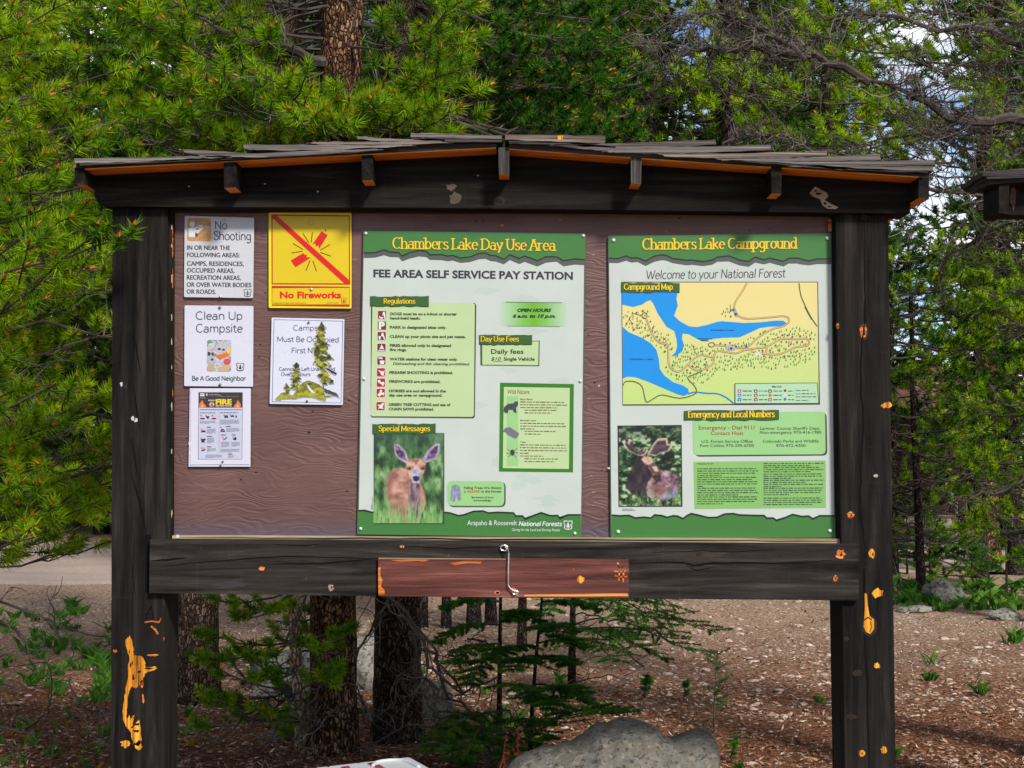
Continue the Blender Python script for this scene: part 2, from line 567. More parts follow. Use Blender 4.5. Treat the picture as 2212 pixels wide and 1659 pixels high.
_s = smooth([(3.6, 4.1), (2.9, 4.85), (1.7, 4.85), (.8, 4.1), (1.2, 3.05), (2.4, 2.45), (3.5, 1.75), (3.6, .8), (2.6, .05), (1.3, .1), (.5, .9)], 2)
_S = smooth([(4.6, 6.3), (3.6, 7.4), (2.0, 7.4), (.8, 6.3), (1.3, 4.9), (3.0, 3.9), (4.6, 2.9), (4.7, 1.2), (3.4, .05), (1.6, .1), (.5, 1.3)], 2)
GL = {
    ' ': (2.3, []),
    'a': (4.9, [[(3.9, 0), (3.9, 3.3)], arc(2.35, 3.4, 1.55, 1.55, 0, 150, 6), arc(2.15, 1.5, 1.75, 1.5, 0, 360, 12)]),
    'b': (5.2, [[(.8, 0), (.8, 7.6)], arc(2.6, 2.5, 1.85, 2.45, 0, 360, 14)]),
    'c': (4.6, [arc(2.5, 2.5, 1.95, 2.45, 50, 315, 12)]),
    'd': (5.3, [[(4.3, 0), (4.3, 7.6)], arc(2.4, 2.5, 1.85, 2.45, 0, 360, 14)]),
    'e': (4.7, [[(.6, 2.7), (4.2, 2.7)], arc(2.45, 2.5, 1.9, 2.45, 3, 315, 13)]),
    'f': (3.3, [[(1.4, 0), (1.4, 6)], arc(2.7, 6.2, 1.3, 1.4, 180, 45, 6), [(.2, 4.9), (2.9, 4.9)]]),
    'g': (5.1, [arc(2.35, 2.7, 1.8, 2.25, 0, 360, 14), [(4.2, 4.9), (4.2, -.8)], arc(2.4, -.8, 1.8, 1.6, 0, -150, 8)]),
    'h': (5.2, [[(.8, 0), (.8, 7.6)], arc(2.55, 3.1, 1.75, 1.85, 180, 0, 8), [(4.3, 3.1), (4.3, 0)]]),
    'i': (1.9, [[(.9, 0), (.9, 5)], [(.9, 6.3), (.9, 7.2)]]),
    'k': (4.9, [[(.8, 0), (.8, 7.6)], [(4.1, 5), (1, 2.2)], [(1.9, 2.9), (4.5, 0)]]),
    'l': (1.9, [[(.9, 0), (.9, 7.6)]]),
    'm': (7.6, [[(.8, 0), (.8, 5)], arc(2.3, 3.2, 1.5, 1.75, 180, 0, 7), [(3.8, 3.2), (3.8, 0)], arc(5.3, 3.2, 1.5, 1.75, 180, 0, 7), [(6.8, 3.2), (6.8, 0)]]),
    'n': (5.2, [[(.8, 0), (.8, 5)], arc(2.55, 3.1, 1.75, 1.85, 180, 0, 8), [(4.3, 3.1), (4.3, 0)]]),
    'o': (4.9, [arc(2.45, 2.5, 1.95, 2.45, 0, 360, 16)]),
    'p': (5.2, [[(.8, -2.3), (.8, 5)], arc(2.6, 2.5, 1.85, 2.45, 0, 360, 14)]),
    'r': (3.7, [[(.8, 0), (.8, 5)], arc(2.5, 3.2, 1.7, 1.7, 180, 55, 6)]),
    's': (4.2, [_s]),
    't': (3.2, [[(1.3, 6.6), (1.3, 1.2)], arc(2.4, 1.2, 1.1, 1.15, 180, 300, 6), [(.1, 4.9), (2.8, 4.9)]]),
    'u': (5.2, [[(.8, 5), (.8, 1.9)], arc(2.5, 1.9, 1.7, 1.85, 180, 360, 8), [(4.3, 0), (4.3, 5)]]),
    'v': (4.8, [[(.3, 5), (2.4, 0)], [(2.4, 0), (4.5, 5)]]),
    'w': (7.0, [[(.3, 5), (1.9, 0)], [(1.9, 0), (3.5, 4.6)], [(3.5, 4.6), (5.1, 0)], [(5.1, 0), (6.7, 5)]]),
    'y': (4.8, [[(.3, 5), (2.5, .2)], [(4.5, 5), (1.4, -2.1)]]),
    'A': (6.0, [[(.3, 0), (3, 7.4)], [(3, 7.4), (5.7, 0)], [(1.3, 2.6), (4.7, 2.6)]]),
    'B': (5.5, [[(.9, 0), (.9, 7.4)], smooth([(.9, 7.4), (3.4, 7.2), (4.3, 5.7), (3.3, 4.2), (1, 4)], 3), smooth([(1, 4), (3.9, 3.8), (4.9, 2), (3.8, .2), (.9, 0)], 3)]),
    'C': (6.2, [arc(3.4, 3.7, 2.9, 3.7, 50, 312, 16)]),
    'D': (6.6, [[(.9, 0), (.9, 7.4)], smooth([(.9, 7.4), (3.4, 7.3), (5.6, 5.6), (6, 3.7), (5.6, 1.8), (3.4, .1), (.9, 0)], 3)]),
    'E': (5.2, [[(.9, 0), (.9, 7.4)], [(.9, 7.1), (4.6, 7.1)], [(.9, 3.9), (3.9, 3.9)], [(.9, .3), (4.8, .3)]]),
    'F': (4.9, [[(.9, 0), (.9, 7.4)], [(.9, 7.1), (4.6, 7.1)], [(.9, 3.9), (3.9, 3.9)]]),
    'G': (6.6, [arc(3.4, 3.7, 2.9, 3.7, 50, 340, 16), [(3.9, 3.2), (6.2, 3.2)], [(6.1, 3.2), (6.1, .6)]]),
    'H': (6.2, [[(.9, 0), (.9, 7.4)], [(5.2, 0), (5.2, 7.4)], [(.9, 3.8), (5.2, 3.8)]]),
    'L': (5.0, [[(.9, 0), (.9, 7.4)], [(.9, .3), (4.6, .3)], [(4.6, .2), (4.7, 1.6)]]),
    'M': (7.6, [[(.9, 0), (.9, 7.4)], [(.9, 7.2), (3.8, 1)], [(3.8, 1), (6.7, 7.2)], [(6.7, 7.4), (6.7, 0)]]),
    'N': (6.5, [[(.9, 0), (.9, 7.4)], [(.9, 7.2), (5.5, .2)], [(5.5, 0), (5.5, 7.4)]]),
    'O': (7.0, [arc(3.5, 3.7, 3.0, 3.65, 0, 360, 20)]),
    'R': (5.7, [[(.9, 0), (.9, 7.4)], smooth([(.9, 7.3), (3.6, 7.1), (4.5, 5.4), (3.5, 3.8), (1, 3.6)], 3), [(2.4, 3.6), (5.3, 0)]]),
    'S': (5.3, [_S]),
    'T': (5.6, [[(2.8, 0), (2.8, 7.4)], [(.2, 7.1), (5.4, 7.1)]]),
    'U': (6.4, [[(.9, 7.4), (.9, 2.6)], arc(3.2, 2.6, 2.3, 2.55, 180, 360, 9), [(5.5, 2.6), (5.5, 7.4)]]),
    'W': (8.6, [[(.3, 7.4), (2.4, 0)], [(2.4, 0), (4.3, 6.6)], [(4.3, 6.6), (6.2, 0)], [(6.2, 0), (8.3, 7.4)]]),
    '2': (4.6, [smooth([(.6, 5.8), (1.4, 7.2), (3, 7.2), (3.9, 5.8), (3, 3.6), (.6, .3)], 3), [(.6, .3), (4.2, .3)]]),
    '4': (4.8, [[(3.3, 0), (3.3, 7.4)], [(3.3, 7.4), (.4, 2.4)], [(.4, 2.4), (4.6, 2.4)]]),
}


def ragged(pts, amp, n=4, seed=0):
    r = random.Random(seed)
    out = []
    k = len(pts)
    for i in range(k):
        a, b = pts[i], pts[(i + 1) % k]
        for j in range(n):
            t = j / n
            e = amp if j else amp * .5
            out.append((a[0] * (1 - t) + b[0] * t + r.uniform(-e, e), a[1] * (1 - t) + b[1] * t + r.uniform(-e, e)))
    return out


def blob(cx, cy, rx, ry, n=14, jit=.3, seed=0):
    r = random.Random(seed)
    return [(cx + rx * (1 + r.uniform(-jit, jit)) * math.cos(2 * math.pi * k / n), cy + ry * (1 + r.uniform(-jit, jit)) * math.sin(2 * math.pi * k / n)) for k in range(n)]


# ------------------------------------------------------------------ printed photographs: a fine grid of printed colour
def vnoise(X, Y, sx, sy, seed, octv=4):
    rng = np.random.default_rng(seed)
    out = np.zeros_like(X)
    amp, tot = 1.0, 0.0
    for o in range(octv):
        gx, gy = X / sx * 2 ** o, Y / sy * 2 ** o
        tab = rng.random((256, 256))
        ix, iy = np.floor(gx).astype(int), np.floor(gy).astype(int)
        fx, fy = gx - ix, gy - iy
        fx, fy = fx * fx * (3 - 2 * fx), fy * fy * (3 - 2 * fy)
        g = lambda a, b: tab[a % 256, b % 256]
        out += amp * ((g(ix, iy) * (1 - fx) + g(ix + 1, iy) * fx) * (1 - fy) + (g(ix, iy + 1) * (1 - fx) + g(ix + 1, iy + 1) * fx) * fy)
        tot += amp
        amp *= .55
    return out / tot


def sdist(X, Y, poly):
    d = np.full(X.shape, 1e18)
    s = np.zeros(X.shape, bool)
    n = len(poly)
    for i in range(n):
        ax, ay = poly[i - 1]
        bx, by = poly[i]
        ex, ey = bx - ax, by - ay
        t = np.clip(((X - ax) * ex + (Y - ay) * ey) / (ex * ex + ey * ey + 1e-9), 0, 1)
        d = np.minimum(d, (X - ax - ex * t) ** 2 + (Y - ay - ey * t) ** 2)
        c = (ay > Y) != (by > Y)
        with np.errstate(divide='ignore', invalid='ignore'):
            s ^= c & (X < ex * (Y - ay) / (by - ay if by != ay else 1e-9) + ax)
    return np.where(s, -1, 1) * np.sqrt(d)


class Canvas:
    """soft brushes for a small printed picture, in the drawing units of its sign"""
    def __init__(self, quad, nx, ny):
        u, v = np.meshgrid(np.linspace(0, 1, nx), np.linspace(0, 1, ny))
        q = np.array(quad, float)
        self.nx, self.ny = nx, ny
        self.X = (q[0, 0] * (1 - u) + q[1, 0] * u) * (1 - v) + (q[3, 0] * (1 - u) + q[2, 0] * u) * v
        self.Y = (q[0, 1] * (1 - u) + q[1, 1] * u) * (1 - v) + (q[3, 1] * (1 - u) + q[2, 1] * u) * v
        self.c = np.zeros((ny, nx, 3))

    def lerp(self, f, cols):
        cols = np.array(list(cols) * (2 if len(cols) == 1 else 1), float)
        f = np.clip(f, 0, .9999) * (len(cols) - 1)
        i = f.astype(int)
        t = (f - i)[..., None]
        return cols[i] * (1 - t) + cols[i + 1] * t

    def put(self, a, col):
        a = np.clip(a, 0, 1)[..., None]
        self.c = self.c * (1 - a) + np.asarray(col, float) * a

    def shape(self, poly, cols, blur=6, nz=None, rag=0, seed=1, op=1):
        d = sdist(self.X, self.Y, poly)
        if rag: d = d + (vnoise(self.X, self.Y, 22, 22, seed + 9, 3) - .5) * rag
        a = np.clip(.5 - d / (2 * blur), 0, 1) * op
        f = vnoise(self.X, self.Y, *(nz or (40, 40)), seed) if not isinstance(nz, np.ndarray) else nz
        self.put(a, self.lerp(np.clip((f - .5) * 1.9 + .5, 0, 1), cols))

    def blot(self, x, y, rx, ry, col, op=1, hard=1.5):
        self.put(op * np.exp(-(((self.X - x) / rx) ** 2 + ((self.Y - y) / ry) ** 2) ** hard), col)

    def build(self, cv, Y, name, parent, mask=None):
        nx, ny = self.nx, self.ny
        vs = [tuple(P(*cv(self.X[j, i], self.Y[j, i]), Y)) for j in range(ny) for i in range(nx)]
        fs = [(j * nx + i, (j + 1) * nx + i, (j + 1) * nx + i + 1, j * nx + i + 1) for j in range(ny - 1) for i in range(nx - 1)
              if mask is None or mask[j:j + 2, i:i + 2].max() > .03]
        me = bpy.data.meshes.new(name)
        me.from_pydata(vs, [], fs)
        c = self.c / 255.0
        lin = np.where(c <= .04045, c / 12.92, ((c + .055) / 1.055) ** 2.4) * .70
        at = me.color_attributes.new('print', 'FLOAT_COLOR', 'POINT')
        at.data.foreach_set('color', np.concatenate([lin.reshape(-1, 3), np.ones((nx * ny, 1))], 1).astype(np.float32).ravel())
        if 'printed_photograph' not in bpy.data.materials:
            t = NT('printed_photograph', .42, .35)
            t.color(t.node('ShaderNodeAttribute', attribute_name='print').outputs['Color'])
        me.materials.append(bpy.data.materials['printed_photograph'])
        o = bpy.data.objects.new(name, me)
        COL.objects.link(o)
        return adopt(o, parent)
# ------------------------------------------------------------------ the notice board structure
DD = lambda x, y: (x, y)
RB = random.Random(11)
Y_POST, Y_RAIL, Y_FLAP, Y_BEAM, Y_PAN, Y_SIGN, Y_ROOF = 5.0, 4.972, 4.955, 4.965, 5.058, 5.046, 4.85

kiosk = thing('notice_board', (0, 5.1, 0), 'large dark stained timber notice board with shake roof and two square posts', 'notice board')

# posts with cracks, knots and worn patches
c7 = lambda x, y: (.4794 * x, 864 + .4794 * y)
c4 = lambda x, y: (1036.8 + .5313 * x, 1106 + .5313 * y)
c8 = lambda x, y: (1780 + .573 * x, 345.6 + .573 * y)
cL = lambda x, y: (.3124 * x, 414.7 + .3124 * y)
c3 = lambda x, y: (190 + .4219 * x, 1106 + .4219 * y)
c1 = lambda x, y: (129.6 + .4492 * x, 267.8 + .4492 * y)
c2 = lambda x, y: (1036.8 + .46872 * x, 267.84 + .46872 * y)


def crack(mb, Y, cv, pts, w=2.6):
    a = Art(Y, cv, mb)
    q = []
    for i in range(len(pts) - 1):
        for j in range(5):
            t = j / 5
            q.append((pts[i][0] * (1 - t) + pts[i + 1][0] * t + RB.uniform(-2, 2), pts[i][1] * (1 - t) + pts[i + 1][1] * t))
    q.append(pts[-1])
    n = len(q)
    L = [(x - w * (.25 + math.sin(math.pi * (i + .5) / n)), y) for i, (x, y) in enumerate(q)]
    Rr = [(x + w * (.25 + math.sin(math.pi * (i + .5) / n)), y) for i, (x, y) in enumerate(q)]
    a.poly(L + Rr[::-1], M_BLACK, 2)


def hcrack(mb, Y, cv, pts, w=2.2):
    a = Art(Y, cv, mb)
    q = []
    for i in range(len(pts) - 1):
        for j in range(5):
            t = j / 5
            q.append((pts[i][0] * (1 - t) + pts[i + 1][0] * t, pts[i][1] * (1 - t) + pts[i + 1][1] * t + RB.uniform(-1.5, 1.5)))
    q.append(pts[-1])
    n = len(q)
    L = [(x, y - w * (.2 + math.sin(math.pi * (i + .5) / n))) for i, (x, y) in enumerate(q)]
    Rr = [(x, y + w * (.2 + math.sin(math.pi * (i + .5) / n))) for i, (x, y) in enumerate(q)]
    a.poly(L + Rr[::-1], M_BLACK, 2)


M_KNOT = NT('dark_knot_ring', .7, .2)
M_KNOT.color((.02, .012, .008, 1)); M_KNOT = M_KNOT.m


def knot(mb, Y, cv, x, y, rx, ry, m, seed, ring=True):
    a = Art(Y, cv, mb)
    if ring: a.poly(blob(x, y, rx * 1.35, ry * 1.35, 14, .16, seed), M_KNOT, 1)
    a.poly(ragged(blob(x, y, rx, ry, 13, .28, seed + 50), rx * .09, 3, seed), m, 2)
    if ring and rx > 9: a.poly(blob(x + rx * .2, y + ry * .1, rx * .25, ry * .45, 9, .4, seed + 90), M_KNOT, 3)


mb = MB()
mb.prism([(243, 437), (362, 440), (352, 1893), (239, 1893)], Y_POST, Y_POST + .2, M_POST)
crack(mb, Y_POST, cL, [(935, 520), (937, 700), (942, 880)], 2)
crack(mb, Y_POST, cL, [(922, 860), (930, 1000), (970, 1250)], 4)
crack(mb, Y_POST, cL, [(925, 1330), (945, 1500), (965, 1640)], 4)
crack(mb, Y_POST, c7, [(590, 170), (620, 330)], 2.5)
crack(mb, Y_POST, c7, [(592, 340), (640, 500), (660, 605)], 3)
crack(mb, Y_POST, c7, [(585, 690), (600, 800), (612, 900)], 1.3)
crack(mb, Y_POST, c7, [(610, 1540), (592, 1600), (582, 1700)], 4)
Art(Y_POST, c7, mb).poly([(652, 608), (680, 606), (676, 868), (655, 868)], M_BLACK, 1)
a = Art(Y_POST, c7, mb)
a.poly(ragged([(568, 1078), (585, 1062), (603, 1120), (600, 1150), (640, 1155), (655, 1188), (652, 1204), (700, 1200), (708, 1210), (652, 1235), (640, 1270), (612, 1300), (592, 1290), (578, 1330), (572, 1400), (590, 1440), (608, 1415), (598, 1480), (628, 1440), (640, 1530), (625, 1560), (600, 1550), (590, 1500), (566, 1470), (555, 1440), (556, 1370), (566, 1300), (577, 1230), (582, 1160), (570, 1120)], 3.5, 4, 1), M_YELLOW, 1)
_more = [(RB.uniform(565, 640), RB.uniform(1090, 1540), RB.uniform(2, 5), RB.uniform(3, 9)) for _ in range(6)]
for k, (x, y, rx, ry) in enumerate(_more + [(606, 1340, 12, 20), (588, 1195, 4, 12), (612, 1430, 12, 6), (616, 1462, 14, 6), (614, 1492, 13, 6), (600, 1250, 6, 12), (575, 1420, 6, 14), (628, 1225, 8, 5), (606, 1390, 9, 12)]):
    a.poly(blob(x, y, rx, ry, 11, .4, k), M_POST, 2)
for k, (x, y, rx, ry) in enumerate([(563, 1548, 19, 16), (622, 1556, 20, 20), (735, 1078, 5, 15), (517, 1132, 9, 8), (640, 1280, 7, 16), (645, 1345, 5, 22), (690, 1150, 22, 5), (668, 1210, 18, 4)]):
    a.poly(ragged(blob(x, y, rx, ry, 12, .35, k + 20), min(rx, ry) * .2, 3, k), M_YELLOW if k < 3 else M_ORANGE, 1)
a.line([(655, 1000), (660, 965), (682, 932), (690, 970), (688, 995)], 6, M_BLACK, 1)
a.line([(652, 1002), (685, 996), (716, 1002), (725, 985)], 7, M_ORANGE, 2)
a.line([(680, 1020), (700, 1035), (712, 1055)], 9, M_ORANGE, 2)
for x, y in ((600, 82), (612, 88)):
    a.poly(blob(x, y, 9, 11, 8, .4, int(x)), ink(214, 208, 204), 2)
a2 = Art(Y_POST, cL, mb)
a2.poly(blob(840, 1330, 9, 18, 9, .5, 3), ink(210, 206, 204), 2)
a2.poly(blob(868, 1345, 8, 7, 9, .5, 4), ink(60, 56, 54), 2)
a2.poly([(780, 160), (870, 262), (872, 275), (780, 175)], M_BLACK, 1)
mb.build('post', kiosk)

mb = MB()
mb.prism([(1805, 452), (1918, 455), (1938, 1893), (1830, 1893)], Y_POST, Y_POST + .2, M_POST)
crack(mb, Y_POST, c8, [(152, 210), (156, 400), (155, 600), (142, 690), (138, 860), (148, 960), (141, 1140), (135, 1320), (150, 1400), (158, 1500)], 2.6)
crack(mb, Y_POST, c4, [(1562, 230), (1566, 330)], 2.6)
crack(mb, Y_POST, c4, [(1562, 490), (1576, 700), (1582, 1120)], 3)
knot(mb, Y_POST, c8, 150, 645, 13, 26, M_ORANGE, 1)
knot(mb, Y_POST, c8, 233, 925, 19, 12, M_YELLOW, 2, False)
knot(mb, Y_POST, c8, 195, 1190, 8, 6, ink(190, 178, 165), 3, False)
knot(mb, Y_POST, c8, 100, 1338, 13, 12, M_ORANGE, 4)
knot(mb, Y_POST, c8, 52, 625, 6, 10, M_ORANGE, 5)
knot(mb, Y_POST, c8, 150, 215, 12, 14, M_KNOT, 6, False)
knot(mb, Y_POST, c4, 1595, 170, 13, 19, M_YELLOW, 7)
knot(mb, Y_POST, c4, 1617, 328, 21, 19, M_YELLOW, 8, False)
knot(mb, Y_POST, c4, 1615, 625, 12, 12, M_YELLOW, 9, False)
knot(mb, Y_POST, c4, 1535, 655, 14, 10, M_KNOT, 10)
knot(mb, Y_POST, c4, 1512, 832, 16, 8, M_KNOT, 11)
knot(mb, Y_POST, c4, 1552, 980, 12, 13, M_YELLOW, 12)
knot(mb, Y_POST, c4, 1643, 968, 12, 14, M_YELLOW, 13, False)
knot(mb, Y_POST, c4, 1490, 515, 9, 6, M_KNOT, 14)
a = Art(Y_POST, c4, mb)
a.poly(blob(1582, 462, 32, 44, 16, .1, 5), M_KNOT, 1)
a.poly([(1564, 330), (1573, 332), (1577, 380), (1584, 424), (1602, 436), (1603, 474), (1588, 496), (1570, 488), (1560, 466), (1562, 432), (1565, 390)], M_YELLOW, 2)
a.line([(1562, 440), (1578, 428), (1592, 438)], 5, M_BLACK, 3)
a.line([(1588, 445), (1592, 470), (1584, 488)], 3, M_KNOT, 3)
mb.build('post', kiosk)

# the deep gable beam over the posts
mb = MB()
mb.prism([(203, 376), (640, 350), (1086, 322), (1500, 352), (1968, 394), (1966, 461), (1500, 455.5), (900, 448.5), (242, 446), (214, 440), (204, 425)], Y_BEAM, Y_BEAM + .13, M_BEAM)
a = Art(Y_BEAM, c2, mb)
a.poly([(1518, 318), (1545, 288), (1566, 300), (1600, 318), (1606, 334), (1588, 350), (1618, 368), (1652, 384), (1640, 391), (1602, 390), (1580, 376), (1566, 346), (1534, 334)], M_TANCHIP, 1)
for k, (x, y, rx, ry) in enumerate([(1560, 322, 12, 6), (1590, 366, 8, 6), (1610, 382, 10, 3), (1548, 308, 6, 5)]):
    a.poly(blob(x, y, rx, ry, 9, .4, k), M_BEAM, 2)
a = Art(Y_BEAM, c1, mb)
a.poly(blob(1880, 305, 26, 16, 13, .4, 4), flat_wood('faded_stain', [srgb(58, 50, 44), srgb(84, 74, 62)], 'X'), 1)
a.poly(blob(1900, 360, 40, 26, 15, .45, 8), bpy.data.materials['faded_stain'], 1.5)
a.ell(2112, 370, 28, 20, M_KNOT, 1)
a.ell(2112, 371, 17, 11, M_BEAM, 2)
for x, y in ((985, 288), (2010, 248), (1240, 325), (620, 300)):
    a.ell(x, y, 6, 4, ink(150, 140, 132), 2, 7)
for k in range(26):
    x, y = RB.uniform(400, 3900), RB.uniform(230, 390)
    yy = y + abs(x - 2130) * .035
    w = RB.uniform(30, 140)
    if yy < 385: a.line([(x, yy), (x + w * .5, yy + RB.uniform(-3, 3)), (x + w, yy + RB.uniform(-4, 4))], RB.uniform(.8, 2), M_BLACK, 1 + k * .02)
mb.build('gable_beam', kiosk)

# lower rail
mb = MB()
mb.prism([(324, 1165), (1090, 1170), (1854, 1176), (1856, 1297), (1090, 1291), (322, 1281)], Y_RAIL, Y_RAIL + .085, M_RAIL)
hcrack(mb, Y_RAIL, c3, [(320, 250), (420, 243), (505, 232)], 4)
hcrack(mb, Y_RAIL, c3, [(380, 278), (520, 262), (800, 240), (1000, 226), (1250, 232), (1480, 240)], 2.2)
hcrack(mb, Y_RAIL, c3, [(920, 266), (1200, 264), (1480, 238)], 3)
hcrack(mb, Y_RAIL, c3, [(950, 165), (1100, 172), (1180, 165)], 1.6)
hcrack(mb, Y_RAIL, c3, [(1640, 175), (1850, 186), (2090, 178)], 2)
hcrack(mb, Y_RAIL, c4, [(610, 210), (750, 203), (830, 206), (870, 218), (950, 207), (1100, 207), (1250, 208), (1430, 196)], 3)
hcrack(mb, Y_RAIL, c4, [(700, 165), (900, 158), (1050, 162), (1200, 152)], 1.3)
hcrack(mb, Y_RAIL, c4, [(840, 218), (880, 238), (960, 222)], 1.5)
knot(mb, Y_RAIL, c3, 890, 290, 16, 12, M_ORANGE, 21, False)
knot(mb, Y_RAIL, c3, 1245, 385, 14, 18, M_TANCHIP, 22)
knot(mb, Y_RAIL, c3, 1608, 178, 11, 8, M_ORANGE, 23)
knot(mb, Y_RAIL, c4, 1465, 172, 20, 18, M_ORANGE, 24)
knot(mb, Y_RAIL, c4, 1445, 270, 10, 12, M_ORANGE, 25)
knot(mb, Y_RAIL, c4, 890, 172, 8, 8, M_KNOT, 26)
a = Art(Y_RAIL, c3, mb)
a.poly(blob(735, 370, 90, 16, 16, .35, 2), NT('purple_stain', .6, .3).m, 1)
_m = bpy.data.materials['purple_stain']; _m.node_tree.nodes['Principled BSDF'].inputs['Base Color'].default_value = (.030, .022, .028, 1)
mb.build('rail', kiosk)

# painted plywood back panel
mb = MB()
mb.prism([(355, 430), (1815, 446), (1822, 1180), (355, 1172)], Y_PAN, Y_PAN + .016, M_PANEL)
a = Art(Y_PAN, DD, mb)
for k in range(120):
    x, y = RB.uniform(385, 1790), RB.uniform(470, 1150)
    a.poly(blob(x, y, RB.uniform(1.3, 3.4), RB.uniform(1.0, 2), 7, .4, k), M_BLACK, 1)
for k in range(14):
    x = RB.choice([RB.uniform(390, 770), RB.uniform(1266, 1312)])
    y = RB.uniform(480, 1140)
    a.poly(blob(x, y, RB.uniform(3, 6), RB.uniform(.8, 1.5), 7, .4, k + 300), M_TANCHIP, 1)
a.ell(1294, 833, 2.4, 2.4, ink(200, 180, 170), 2, 8)
for x, y in ((1085, 487), (1440, 500), (1210, 476)): a.ell(x, y, 4, 2.5, M_ORANGE, 2, 8)
mb.build('panel', kiosk)

# strips that frame the panel
mb = MB()
mb.prism([(361, 440), (374, 440), (372, 1162), (358, 1162)], 5.03, Y_PAN + .001, M_POST)
a = Art(5.03, DD, mb)
for k in range(9):
    a.poly(blob(371, RB.uniform(480, 1150), 1.3, RB.uniform(4, 11), 8, .4, k), ink(196, 180, 170), 1)
for y, h in ((600, 24), (520, 40), (850, 10)): a.poly(blob(373, y, .9, h, 8, .3, int(y)), M_ORANGE, 1)
mb.build('trim_strip', kiosk)
mb = MB()
mb.prism([(1797, 452), (1808, 452), (1828, 1172), (1810, 1172)], 5.03, Y_PAN + .001, M_POST)
Art(5.03, DD, mb).poly([(1788, 474), (1797.5, 474), (1798, 500), (1789, 502)], M_ORANGE, -20)
mb.build('trim_strip', kiosk)
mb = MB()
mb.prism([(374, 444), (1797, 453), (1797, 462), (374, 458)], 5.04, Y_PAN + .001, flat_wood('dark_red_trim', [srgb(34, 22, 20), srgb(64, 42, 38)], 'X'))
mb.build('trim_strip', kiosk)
mb = MB()
mb.prism([(372, 1157), (1090, 1161), (1814, 1164), (1814, 1174), (1090, 1168), (372, 1164)], 5.02, Y_PAN + .001, M_SPLIT)
a = Art(5.02, DD, mb)
hcrack(mb, 5.02, DD, [(380, 1161), (700, 1163), (1100, 1165), (1500, 1167), (1810, 1169)], 1.2)
a.ell(384, 1158.5, 4, 4, ink(225, 222, 218), 3, 10)
mb.build('ledger', kiosk)

# purlins that carry the roof: their sawn ends poke out over the beam
for q, Yb in (([(483, 352), (510, 350), (509, 405), (484, 406)], 5.5), ([(781, 336), (805, 335), (805, 389), (782, 390)], 5.5),
              ([(1077, 318), (1100, 318), (1100, 376), (1078, 376)], 5.5), ([(1363, 337), (1386, 339), (1385, 397), (1363, 396)], 5.5),
              ([(1666, 358), (1689, 360), (1688, 419), (1667, 418)], 5.5),
              ([(161, 362), (183, 361), (183, 398), (161, 396)], 5.5), ([(1985, 382), (2007, 384), (2007, 430), (1984, 428)], 5.5)):
    mb = MB()
    fr = [P(x, y, Y_ROOF + .004) for x, y in q]
    bk = [Vector((p.x, Yb, p.z)) for p in fr]
    mb.add(fr, [(0, 3, 2, 1)], M_PURLIN if q[0][0] > 1000 and q[0][0] < 1600 else M_ENDS)
    mb.add(fr + bk, [(0, 1, 5, 4), (1, 2, 6, 5), (3, 0, 4, 7)], M_ENDS)
    mb.add(fr + bk, [(2, 3, 7, 6)], M_EAVE)
    mb.add(bk, [(0, 1, 2, 3)], M_ENDS)
    mb.build('purlin', kiosk)

# roof decks and shakes
for pts, und in (([(165, 352), (600, 331), (1073, 306), (1073, 317), (600, 342), (165, 364)], [(172, 364.4), (600, 342.4), (1072, 317.4), (1072, 320), (600, 345), (172, 367)]),
                 ([(1099, 309), (1550, 341), (2007, 372), (2007, 382), (1550, 352), (1099, 320)], [(1100, 320.4), (1550, 352.4), (2004, 382.4), (2004, 385), (1550, 355), (1100, 323)])):
    mb = MB()
    mb.prism(pts, Y_ROOF, 5.55, M_DECK)
    mb.prism(und, Y_ROOF + .006, 5.53, M_EAVE)
    mb.build('roof_deck', kiosk)


M_SHAKEB = flat_wood('weathered_brown_shake', [(.014, .010, .008), (.075, .055, .044), (.19, .15, .12), (.36, .30, .25)], 'X', .9, 1, 95)


def course(mb, pts, n_back=5, dark=False):
    """a course of shakes: the front one as outlined, the others behind it with their own widths"""
    y = Y_ROOF - .02
    k = 0
    while y < 5.56:
        w = RB.uniform(.1, .19)
        q = [(a + (RB.uniform(-16, 16) if k else 0), b + (RB.uniform(-2.5, 2.5) if k else 0)) for a, b in pts]
        q = ragged(q, 1.2, 6, int(q[0][0]) + k)
        fr = [P(a, b, Y_ROOF - .02) for a, b in q]
        fr = [Vector((p.x, y, p.z)) for p in fr]
        bk = [Vector((p.x, y + w, p.z + (RB.uniform(-.004, .004)))) for p in fr]
        n = len(fr)
        tri = tessellate_polygon([fr])
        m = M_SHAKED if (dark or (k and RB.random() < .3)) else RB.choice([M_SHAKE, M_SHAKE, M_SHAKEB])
        mb.add(fr, [tuple(t) for t in tri], m)
        mb.add(bk, [tuple(reversed(t)) for t in tri], m)
        mb.add(fr + bk, [(i, (i + 1) % n, (i + 1) % n + n, i + n) for i in range(n)], m)
        y += w + RB.uniform(.004, .012)
        k += 1


